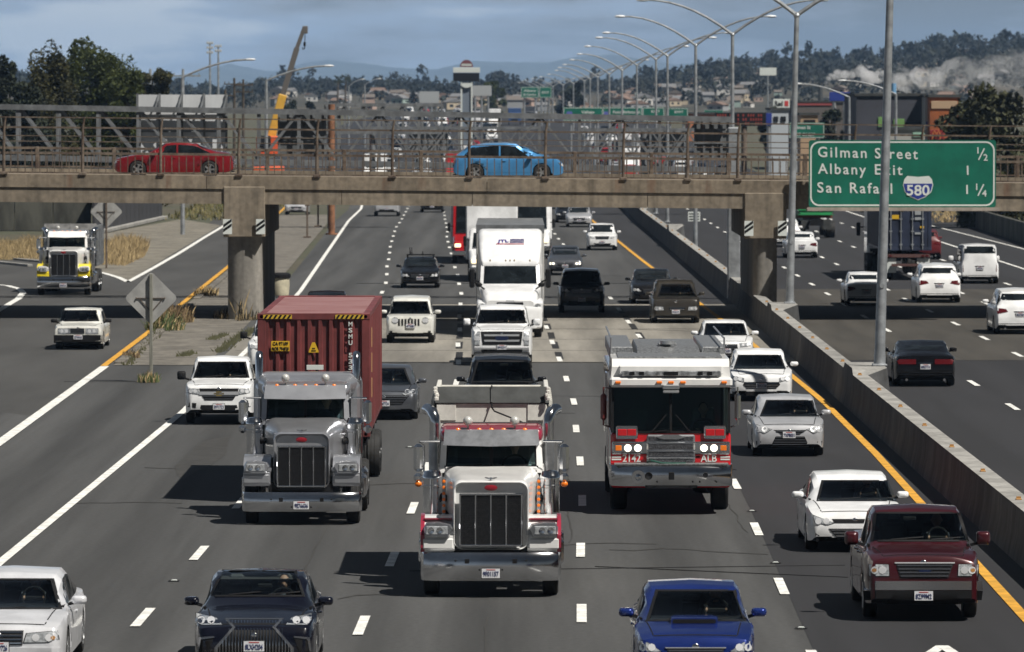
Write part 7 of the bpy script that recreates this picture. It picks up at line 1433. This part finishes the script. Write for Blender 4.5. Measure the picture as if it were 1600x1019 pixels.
# sports masts, utility poles
for i, u in enumerate((328, 341)):
    Y = 900; P = at(u, 66 + i * 5, Y); o = empty('floodlight_mast', (P.x, Y, gz(Y)), ('left' if i == 0 else 'right') + ' of two tall sports floodlight masts above the sign back', 'mast'); h = P.z - gz(Y); m = MB(); m.tube([(0, 0, 0), (0, 0, h)], [.22, .12], 0, 8)
    for z in (.2, .9, 1.6)[:3 - i]: m.box((0, 0, h - z), (.9, .1, .1), 0)
    m.build('pole', GALV, o); m = MB()
    for z in (.2, .9, 1.6)[:3 - i]:
        for x in (-.35, 0, .35): m.box((x, -.1, h - z + .1), (.28, .2, .36), 0, .04)
    m.build('lamp_head', BULB, o)
for i, (u, vt, Y, lab) in enumerate(((286, 108, 620, 'utility pole with cross arms above the sign back'), (366, 122, 700, 'thin wooden utility pole left of the cranes lamp post'), (380, 124, 720, 'wooden utility pole with two cross arms left of the crane'), (352, 140, 700, 'short utility pole right of the sports masts'), (235, 108, 600, 'steel lattice crossarm pole in front of the rounded tree'))):
    P = at(u, vt, Y); o = empty('utility_pole', (P.x, Y, gz(Y)), lab, 'pole'); h = P.z - gz(Y); m = MB(); m.tube([(0, 0, 0), (0, 0, h)], [.2, .13], 0, 8); m.build('pole', BARK if i in (1, 2, 3) else GALV, o); m = MB()
    for k, z in enumerate((h - .7, h - 1.5)[:1 + (i in (2, 4))]):
        w = 1.8 if i == 0 else 1.2
        if i == 4: w = 1.3
        m.box((0, -.15, z), (w * 2, .12, .14), 0)
        for x in (-.9, -.5, .5, .9): m.cyl((x * w, -.15, z), (x * w, -.15, z + .3), .05, 0, 6)
    m.build('crossarm', GALV if i in (0, 4) else BARK, o)
# power wires over the truss
# buildings at right
def building(u0, u1, vt, Y, z0, dep, col, label, extra=None, name='building', roof=None):
    a, b = at(u0, vt, Y), at(u1, vt, Y); o = empty(name, ((a.x + b.x) / 2, Y, z0), label, 'building'); m = MB(); m.box(((a.x + b.x) / 2, Y + dep / 2, (a.z + z0) / 2), (b.x - a.x, dep, a.z - z0), 0); rel(m, o).build('wall', col, o); m = MB(); m.box(((a.x + b.x) / 2, Y + dep / 2, a.z + .12), (b.x - a.x + .3, dep + .3, .25), 0); rel(m, o).build('roof', roof or TARP, o)
    for (v0, v1, w0, w1, mt, nm) in (extra or []): quad_sign(v0, v1, w0, w1, Y - .1, mt, o, nm, .1)
    return o, a, b
DG = mat('dark_stucco', (.045, .048, .062), .8, var=.12, scale=.3); BG_ = mat('lime_panel', (.14, .28, .08), .6); OR = mat('orange_stucco', (.30, .085, .02), .7, var=.3, scale=.4)
building(1338, 1446, 150, 560, 0, 20, DG, 'big dark grey box building with lime green panels', [(1372, 1382, 183, 200, BG_, 'panel'), (1396, 1413, 186, 206, BG_, 'panel'), (1414, 1444, 191, 201, BLACK, 'window')]); building(1446, 1454, 152, 555, 0, 12, mat('white_wall', (.45, .45, .45), .7), 'narrow white building slice beside the dark grey building', [(1447, 1453, 190, 199, SIGNBLUE, 'window')])
o, a, b = building(1453, 1500, 152, 552, 0, 14, OR, 'orange and red building behind the olive tree', [(1453, 1475, 203, 222, mat('red_wall', (.20, .010, .010), .6), 'wall_panel'), (1455, 1496, 158, 170, mat('tan_wall', (.40, .28, .18), .7), 'wall_panel')])
m = MB(); q = at(1463, 211, 551.8); m.tube([q + Vector((x, -.05, z)) for x, z in ((-.36, -.4), (-.3, .2), (-.2, .38), (-.08, .2), (0, -.2), (.08, .2), (.2, .38), (.3, .2), (.36, -.4))], .055, 0, 6); rel(m, o).build('logo', mat('logo_tan', (.45, .16, .04), .6), o)
building(1385, 1445, 203, 540, 0, 10, mat('light_wall', (.33, .33, .31), .7), 'low pale building in front of the dark grey building', [(1426, 1444, 207, 214, mat('mint', (.25, .42, .33), .6), 'panel')]); building(1251, 1278, 180, 600, 0, 10, mat('tan_wall'), 'small tan building left of the dark tree', [(1256, 1274, 187, 194, BLACK, 'window')]); building(1205, 1232, 172, 660, 0, 12, mat('pale_blue_wall', (.42, .46, .5), .7), 'pale blue grey building under the white shop sign', [(1209, 1216, 182, 190, BLACK, 'window'), (1220, 1228, 182, 190, BLACK, 'window')])
building(1243, 1330, 160, 760, 2, 20, mat('brown_roof_wall', (.10, .09, .085), .8), 'long brown shed roof building behind the small tan building', [(1243, 1300, 161, 165, mat('red_fascia', (.25, .05, .05), .6), 'fascia')])
building(1075, 1120, 178, 900, 3, 14, mat('orange_roof', (.40, .15, .07), .8), 'low orange roofed building right of the far green signs')
o = empty('water_tank', (at(1397, 138, 800).x, 800, 2), 'light blue standing tank on the roofline beside the near lamp post', 'tank'); m = MB(); a_, b_ = at(1393, 130, 800), at(1401, 150, 800); m.cyl(((a_.x + b_.x) / 2, 801, 2), ((a_.x + b_.x) / 2, 801, a_.z), (b_.x - a_.x) / 2, 0, 16); rel(m, o).build('drum', mat('tank_blue', (.14, .30, .5), .5), o)
# ================================================================ hills, houses and woods far behind
RIDGE = [(-200, 112), (200, 118), (300, 140), (380, 138), (440, 128), (500, 130), (600, 127), (700, 133), (760, 128), (850, 132), (930, 130), (1000, 124), (1060, 114), (1140, 98), (1200, 100), (1250, 92), (1300, 96), (1350, 88), (1420, 82), (1450, 74), (1500, 66), (1560, 70), (1600, 62), (1900, 50)]
def hillz(X, Y):
    u = 800 + X * F / Y; v = interp(RIDGE, u) + 9; zr = CH + (160 - v) * 3000 / F; t = max(0, min(1, (Y - 1650) / 1350)); return lerp(gz(Y) - .4, zr, t ** 1.15)
m = MB(); nx, ny = 120, 22; xs = [-330 + 720 * i / nx for i in range(nx + 1)]; yl = [1650 + 1500 * j / ny for j in range(ny + 1)]
m.add([(x, y, hillz(x, y) if y < 3050 else hillz(x, 3000) - (y - 3050) * .1) for y in yl for x in xs], [(j * (nx + 1) + i, j * (nx + 1) + i + 1, (j + 1) * (nx + 1) + i + 1, (j + 1) * (nx + 1) + i) for j in range(ny) for i in range(nx)])
setp(m.build('hills', mat('hill_ground', (.035, .038, .028), .95, var=.35, scale=.02, col2=(.07, .06, .042)), None, 60, False), kind='structure')
LEAFH = mat('far_leaf', (.010, .014, .012), .9, var=.35, scale=.05, col2=(.018, .023, .016)); rng = random.Random(5); mb = MB(); mb2 = MB()
def crown(mb, x, y, z, r, n, mi=0):
    asp = rng.choice([.75, .85, .9, 1., 1.1, 1.3, 1.7]); sq = .7 if asp > 1.5 else 1.1; n = int(n * rng.uniform(.7, 1.3))
    for _ in range(n):
        a = rng.uniform(0, 6.28); e_ = rng.uniform(-.3, 1.5); rr = r * rng.uniform(.55, 1.0); c = Vector((x + sq * rr * math.cos(a) * math.cos(e_) * (1 + .25 * math.sin(3 * a)), y + rr * math.sin(a) * math.cos(e_), z + r * .6 + rr * math.sin(e_) * asp)); s = r * rng.uniform(.18, .34); q1 = Vector((rng.gauss(0, 1), rng.gauss(0, .5), rng.gauss(0, .7))).normalized() * s; q2 = Vector((rng.gauss(0, .4), rng.gauss(0, 1), rng.gauss(0, 1))).normalized() * s
        mb.add([c + q1, c + q2, c - q1, c - q2], [(0, 1, 2, 3)], mi)
for k in range(1700):
    u = rng.uniform(-30, 1640); t = rng.random() ** .62
    if u < 1000 and t < .5 and rng.random() < .45: continue
    Y = 1700 + 1330 * t; X = (u - 800) * Y / F; crown(mb, X, Y, hillz(X, Y), rng.uniform(1.6, 3.4) * (1.25 if u > 1050 else 1.0) * (.75 if t < .4 else 1), 30)
for k in range(60):
    u = rng.uniform(1180, 1640) if k < 40 else rng.uniform(250, 1100); Y = 3000; X = (u - 800) * Y / F; crown(mb, X, Y, hillz(X, Y) + 1, rng.uniform(3, 5.0), 44)
setp(mb.build('woodland', LEAFH, None, 0, False), 'dark tree cover over the far hills', 'woodland', kind='stuff')
# houses on the slopes
HC = [mat('house_%s' % n_, c_, .8) for n_, c_ in (('white', (.55, .54, .52)), ('cream', (.45, .38, .28)), ('grey', (.28, .29, .30)), ('pink', (.40, .29, .24)), ('mint', (.28, .36, .33)))]; RC = [mat('roof_%s' % n_, c_, .85) for n_, c_ in (('brown', (.13, .11, .095)), ('grey', (.15, .15, .155)), ('terracotta', (.17, .115, .09)))]
WN = mat('house_window', (.02, .025, .03), .2); CN = ['white', 'cream', 'grey', 'pinkish', 'pale green']; rng = random.Random(11)
protos = {}
def house_proto(ci, ri):
    if (ci, ri) in protos: return protos[(ci, ri)]
    W_, D_, H_ = 6.5, 7., 3.3; m = MB(); m.box((0, 0, H_ / 2 - .6), (W_, D_, H_ + 1.2), 0); wall = m.build('wall', HC[ci]); m = MB(); m.prism([(-W_ / 2 - .4, H_ - .05), (W_ / 2 + .4, H_ - .05), (0, H_ + 1.7)], -D_ / 2 - .3, D_ / 2 + .3); m.add([], []); roof = m.build('roof', RC[ri]); m = MB(); m.box((0, 0, 0), (1.3, .1, 1.2), 0); win = m.build('window', WN)
    protos[(ci, ri)] = (wall.data, roof.data, win.data)
    for o_ in (wall, roof, win): bpy.data.objects.remove(o_)
    return protos[(ci, ri)]
cnt = {}
for k in range(165):
    for _ in range(40):
        u = rng.choice([rng.uniform(430, 1190), rng.uniform(430, 1190), rng.uniform(1000, 1600)]); Y = rng.uniform(1680, 2350) if u < 1000 else rng.uniform(1700, 2800); X = (u - 800) * Y / F
        v = 160 - (hillz(X, Y) + 2 - CH) * F / Y
        if v < 163: break
    ci = rng.choice([0, 0, 1, 1, 2, 2, 3, 4]); ri = rng.randrange(3); wl, rf, wn = house_proto(ci, ri)
    side = 'the low ground left of the lamp posts' if u < 800 else ('the slope behind the lamp posts' if u < 1180 else 'the dark hill at right')
    o = empty('house', (X, Y, hillz(X, Y)), 'small %s house with %s roof on %s' % (CN[ci], ('brown', 'grey', 'reddish')[ri], side), 'house', 'houses on the far slopes', rng.choice([0, R(90), R(20), R(-25), R(70)])); s = rng.uniform(.36, .72); o.scale = (s * rng.uniform(.9, 1.5), s, s * rng.uniform(.8, 1.2))
    for nm, d_, lc in (('wall', wl, None), ('roof', rf, None), ('window', wn, (-1.6, -3.5, 1.6)), ('window', wn, (1.6, -3.5, 1.6))):
        c = bpy.data.objects.new(nm, d_); COL.objects.link(c); c.parent = o
        if lc: c.location = lc
# blue mountains
MR = [(-300, 110), (0, 112), (250, 122), (310, 112), (360, 100), (400, 108), (430, 113), (470, 100), (510, 94), (560, 98), (620, 106), (680, 109), (740, 95), (780, 97), (860, 98), (900, 89), (950, 85), (1000, 92), (1050, 100), (1200, 96), (1400, 90), (1900, 80)]
m = MB(); nx = 220; xs = [-1800 + 4000 * i / nx for i in range(nx + 1)]; rows = [(14400, 0), (15200, .35), (16200, .6), (17200, .85), (18000, 1.), (18800, .7)]; rng = random.Random(3)
def mz(x, t): u = 800 + x * F / 18000; return max(2, (CH + (160 - interp(MR, u)) * 18000 / F + rng.uniform(-1, 1)) * t)
m.add([(x, y + rng.uniform(-100, 100), mz(x, t)) for y, t in rows for x in xs], [(j * (nx + 1) + i, j * (nx + 1) + i + 1, (j + 1) * (nx + 1) + i + 1, (j + 1) * (nx + 1) + i) for j in range(len(rows) - 1) for i in range(nx)]); setp(m.build('mountains', mat('mountain', (.06, .075, .08), .95, var=.3, scale=.004), None, 60, False), kind='structure')
# chimney and steam plume
Y = 1500; P = at(1282, 130, Y); o = empty('chimney', (P.x, Y, gz(Y)), 'dark thin chimney giving off white steam', 'chimney'); m = MB(); m.tube([(0, 0, 0), (0, 0, P.z - gz(Y))], [.8, .5], 0, 10); m.lathe([(.5, 0), (.62, 0), (.62, .4), (.5, .4)], (0, 0, P.z - gz(Y) - .5), 'z', 0, 12); m.build('stack', TARP, o)
A = at(1280, 131, Y); m = MB(); path = [(1282, 130, .5), (1300, 122, 1.3), (1318, 116, 1.8), (1340, 112, 2.3), (1360, 118, 2.6), (1385, 120, 3.), (1410, 128, 3.4), (1435, 130, 3.8), (1460, 124, 4.3), (1490, 118, 5.), (1520, 112, 5.6), (1550, 108, 6.2), (1585, 110, 6.8), (1620, 110, 7.2)]
rng = random.Random(8)
for i in range(len(path) - 1):
    for k in range(5):
        t = (k + rng.random()) / 5; u, v, r_ = (lerp(path[i][j], path[i + 1][j], t) for j in range(3)); q = at(u + rng.gauss(0, 3), v + rng.gauss(0, 1 + r_ * .9), Y + rng.uniform(-3, 3) * r_ * .5); m.sphere(q, r_ * rng.uniform(.4, .78), 0, 10, (1.1, 1, rng.uniform(.75, 1.1)))
vm = bpy.data.materials.new('steam'); vm.use_nodes = True; n_ = vm.node_tree.nodes; l_ = vm.node_tree.links; n_.remove(n_['Principled BSDF']); pv = n_.new('ShaderNodeVolumePrincipled'); pv.inputs['Color'].default_value = (.96, .96, .98, 1); pv.inputs['Anisotropy'].default_value = .2
tcx = n_.new('ShaderNodeTexCoord'); nz_ = n_.new('ShaderNodeTexNoise'); nz_.inputs['Scale'].default_value = .22; nz_.inputs['Detail'].default_value = 5; l_.new(tcx.outputs['Object'], nz_.inputs[0]); mr_ = n_.new('ShaderNodeMapRange'); mr_.inputs[1].default_value = .42; mr_.inputs[2].default_value = .62; mr_.inputs[3].default_value = 0; mr_.inputs[4].default_value = .26
l_.new(nz_.outputs['Fac'], mr_.inputs[0]); sx = n_.new('ShaderNodeSeparateXYZ'); l_.new(tcx.outputs['Object'], sx.inputs[0]); fd = n_.new('ShaderNodeMapRange'); fd.inputs[1].default_value = A.x; fd.inputs[2].default_value = A.x + 34; fd.inputs[3].default_value = 3.2; fd.inputs[4].default_value = .3; l_.new(sx.outputs[0], fd.inputs[0]); mu = n_.new('ShaderNodeMath'); mu.operation = 'MULTIPLY'; l_.new(mr_.outputs[0], mu.inputs[0]); l_.new(fd.outputs[0], mu.inputs[1]); l_.new(mu.outputs[0], pv.inputs['Density']); l_.new(pv.outputs[0], n_['Material Output'].inputs['Volume'])
try: vm.cycles.volume_step_rate = 2.0
except Exception: pass
setp(m.build('steam_plume', vm, None, 0), 'white steam plume drifting right from the chimney', 'steam', kind='stuff')
# ================================================================ distant traffic seen through the railings
FC = [(WHITE, 'white'), (WHITE, 'white'), (SILVER, 'silver'), (GREYM, 'grey'), (BLACKP, 'black'), (REDP, 'red'), (NAVY, 'dark blue')]; FM = {}
def far_mesh(t, pm, rear):
    k = (t, pm.name, rear)
    if k in FM: return FM[k]
    L, Wd, H = {'sedan': (4.7, 1.82, 1.46), 'suv': (4.7, 1.9, 1.72), 'pickup': (5.6, 1.95, 1.85), 'van': (5.2, 1.95, 2.1)}[t]; wy = (L * .195, L * .8); m, bv, P = car_shell(t, L, Wd, H, .34, .2, wy); w2 = Wd / 2; zc, zr = interp(P['prof'], P['cowl']), interp(P['prof'], P['ra'])
    patch(m, bv, [(-w2 * .84, zc + .02), (w2 * .84, zc + .02), (w2 * .70, zr - .04), (-w2 * .70, zr - .04)], Vector((0, 1, 0)), Vector((0, 0, 0)), (X_, Z_), 2, .01, .015, .2, 1.); hz_ = interp(P['prof'], .06)
    patch(m, bv, [(-w2 * .45, hz_ - .26), (w2 * .45, hz_ - .26), (w2 * .45, hz_ - .08), (-w2 * .45, hz_ - .08)], Vector((0, 1, 0)), Vector((0, 0, 0)), (X_, Z_), 1, .01, .02, .2); zq = max(interp(P['prof'], P['rc']), P['belt'])
    patch(m, bv, [(-w2 * .76, zq + .04), (w2 * .76, zq + .04), (w2 * .66, zr - .1), (-w2 * .66, zr - .1)], Vector((0, -1, 0)), Vector((0, L, 0)), (X_, Z_), 2, .01, .015, .2, 1.2)
    for s in (-1, 1):
        patch(m, bv, [(s * w2 * .55, hz_ - .18), (s * w2 * .92, hz_ - .18), (s * w2 * .92, hz_ - .05), (s * w2 * .55, hz_ - .06)], Vector((0, 1, 0)), Vector((0, 0, 0)), (X_, Z_), 3, .012, .02, .2); patch(m, bv, [(s * w2 * .55, P['belt'] - .26), (s * w2 * .92, P['belt'] - .26), (s * w2 * .92, P['belt'] - .05), (s * w2 * .55, P['belt'] - .05)], Vector((0, -1, 0)), Vector((0, L, 0)), (X_, Z_), 4, .012, .02, .2)
        patch(m, bv, [(P['cowl'] + .3, P['belt'] + .04), (P['rc'] - .2, P['belt'] + .04), (P['rb'], H - .13), (P['ra'], H - .13)], Vector((-s, 0, 0)), Vector((s * w2, 0, 0)), (Y_, Z_), 2, .01, .015, .3, .6)
        for y in wy: m.lathe([(0, -.11), (.30, -.11), (.34, 0), (.30, .11), (0, .11)], (s * (w2 - .12), y, .34), 'x', 5, 14)
    o = m.build('x', [pm, BLACK, GLASS, LGLASS, TAIL, RUB], None, 35); d_ = o.data; bpy.data.objects.remove(o); FM[k] = d_; return d_
def far_car(x, y, t, ci, rear):
    pm, cn = FC[ci]; d_ = far_mesh(t, pm, rear); o = bpy.data.objects.new({'sedan': 'sedan_car', 'suv': 'suv_car', 'pickup': 'pickup_truck', 'van': 'van_car'}[t], d_); COL.objects.link(o); o.location = (x, y, gz(y) + .01); o.rotation_euler = (0, 0, math.pi if rear else R(-1.2))
    nm = {'sedan': 'sedan', 'suv': 'crossover', 'pickup': 'pickup', 'van': 'van'}[t]; setp(o, 'small %s %s %s in the distant traffic beyond the overpass' % (cn, nm, 'driving away on the right' if rear else 'coming on the left'), 'car', 'distant traffic beyond the overpass')
rng = random.Random(21)
def lanes(Y): return [(interp(a, Y) + interp(b, Y)) / 2 for a, b in ((LE, L0), (L0, LA), (LA, LB), (LB, LC), (LC, LY))]
for li in range(5):
    Y = 560 + rng.uniform(0, 40)
    while Y < 1560: far_car(lanes(Y)[li] + rng.uniform(-.3, .3), Y, rng.choice(['sedan', 'sedan', 'suv', 'suv', 'pickup', 'van']), rng.randrange(7), False); Y += rng.uniform(22, 62) * (1 if li else 1.6)
for X in (12.6, 15.8, 19, 22.2):
    Y = 500 + rng.uniform(0, 60)
    while Y < 1100: far_car(X, Y, rng.choice(['sedan', 'suv', 'suv', 'van']), rng.randrange(7), True); Y += rng.uniform(35, 95)
simple_far = [(772, 178, 1150, 'white far semi', WHITE, 3.9, 2.5), (745, 180, 1180, 'pale grey far semi', SILVER, 3.2, 2.4), (804, 178, 1220, 'blue far truck', mat('truck_blue', (.03, .07, .18), .5), 3.4, 2.6), (830, 178, 1250, 'grey far box truck', GREYM, 3.5, 2.6), (714, 218, 640, 'red far truck with green crate load', REDP, 3.6, 2.5), (737, 210, 690, 'white far tall truck', WHITE, 3.8, 2.5), (585, 222, 620, 'white parked far box van', WHITE, 3.4, 2.3), (985, 220, 700, 'white far van on the right roadway', WHITE, 3.3, 2.2)]
for i, (u, v, Y, lab, mt, h, w) in enumerate(simple_far):
    P = at(u, v, Y); o = empty('box_truck', (P.x, Y, gz(Y)), lab + ' seen beyond the overpass railing', 'truck', 'distant trucks beyond the overpass'); m = MB(); m.box((0, 5, h / 2 + .45), (w, 6.5, h - .9), 0, .08); m.build('box', mt if i != 4 else REDP, o); m = MB(); m.rloft([(0, w / 2 - .15, .5, 1.4, .15), (.7, w / 2 - .05, .5, 1.6, .15), (1.2, w / 2 - .08, .5, 2.4, .2), (1.7, w / 2 - .08, .5, 2.5, .2)], 0, 4); m.build('cab', mt, o)
    m = MB(); m.add([(-w * .40, .72, 1.62), (w * .40, .72, 1.62), (w * .38, 1.12, 2.28), (-w * .38, 1.12, 2.28)], [(0, 1, 2, 3)]); m.add([(-w * .40, .76, 1.62), (w * .40, .76, 1.62), (w * .38, 1.16, 2.28), (-w * .38, 1.16, 2.28)], [(0, 1, 2, 3)]); m.build('windshield', GLASS, o); m = MB(); m.box((0, -.03, .95), (w * .5, .06, .5), 0); m.build('grille', BLACK, o)
    for s in (-1, 1):
        for y in (1, 6.5): m = MB(); m.lathe([(0, -.13), (.42, -.13), (.46, 0), (.42, .13), (0, .13)], (s * (w / 2 - .15), y, .46), 'x', 0, 12); m.build('wheel', RUB, o)
# construction: rusty post and orange items near the gantry
Y = 400; o = empty('rusty_column', (at(518, 200, Y).x, Y, 0), 'thick rusty steel column beside the far gantry', 'post'); m = MB(); m.cyl((0, 0, 0), (0, 0, at(518, 163, Y).z), .22, 0, 14); m.cyl((0, 0, 0), (0, 0, .1), .4, 0, 14); m.build('column', mat('rust_orange', (.22, .10, .05), .8, var=.3, scale=2), o)
# ================================================================ haze
hz = MB(); hz.box((0, 9700, 118), (5200, 19640, 240), 0)
hm = bpy.data.materials.new('haze'); hm.use_nodes = True; n_ = hm.node_tree.nodes; n_.remove(n_['Principled BSDF']); pv = n_.new('ShaderNodeVolumePrincipled'); pv.inputs['Color'].default_value = (.40, .63, 1., 1); pv.inputs['Density'].default_value = 5e-5; pv.inputs['Anisotropy'].default_value = .0; hm.node_tree.links.new(pv.outputs[0], n_['Material Output'].inputs['Volume'])
ho = hz.build('haze', hm, None, 0); setp(ho, kind='stuff')
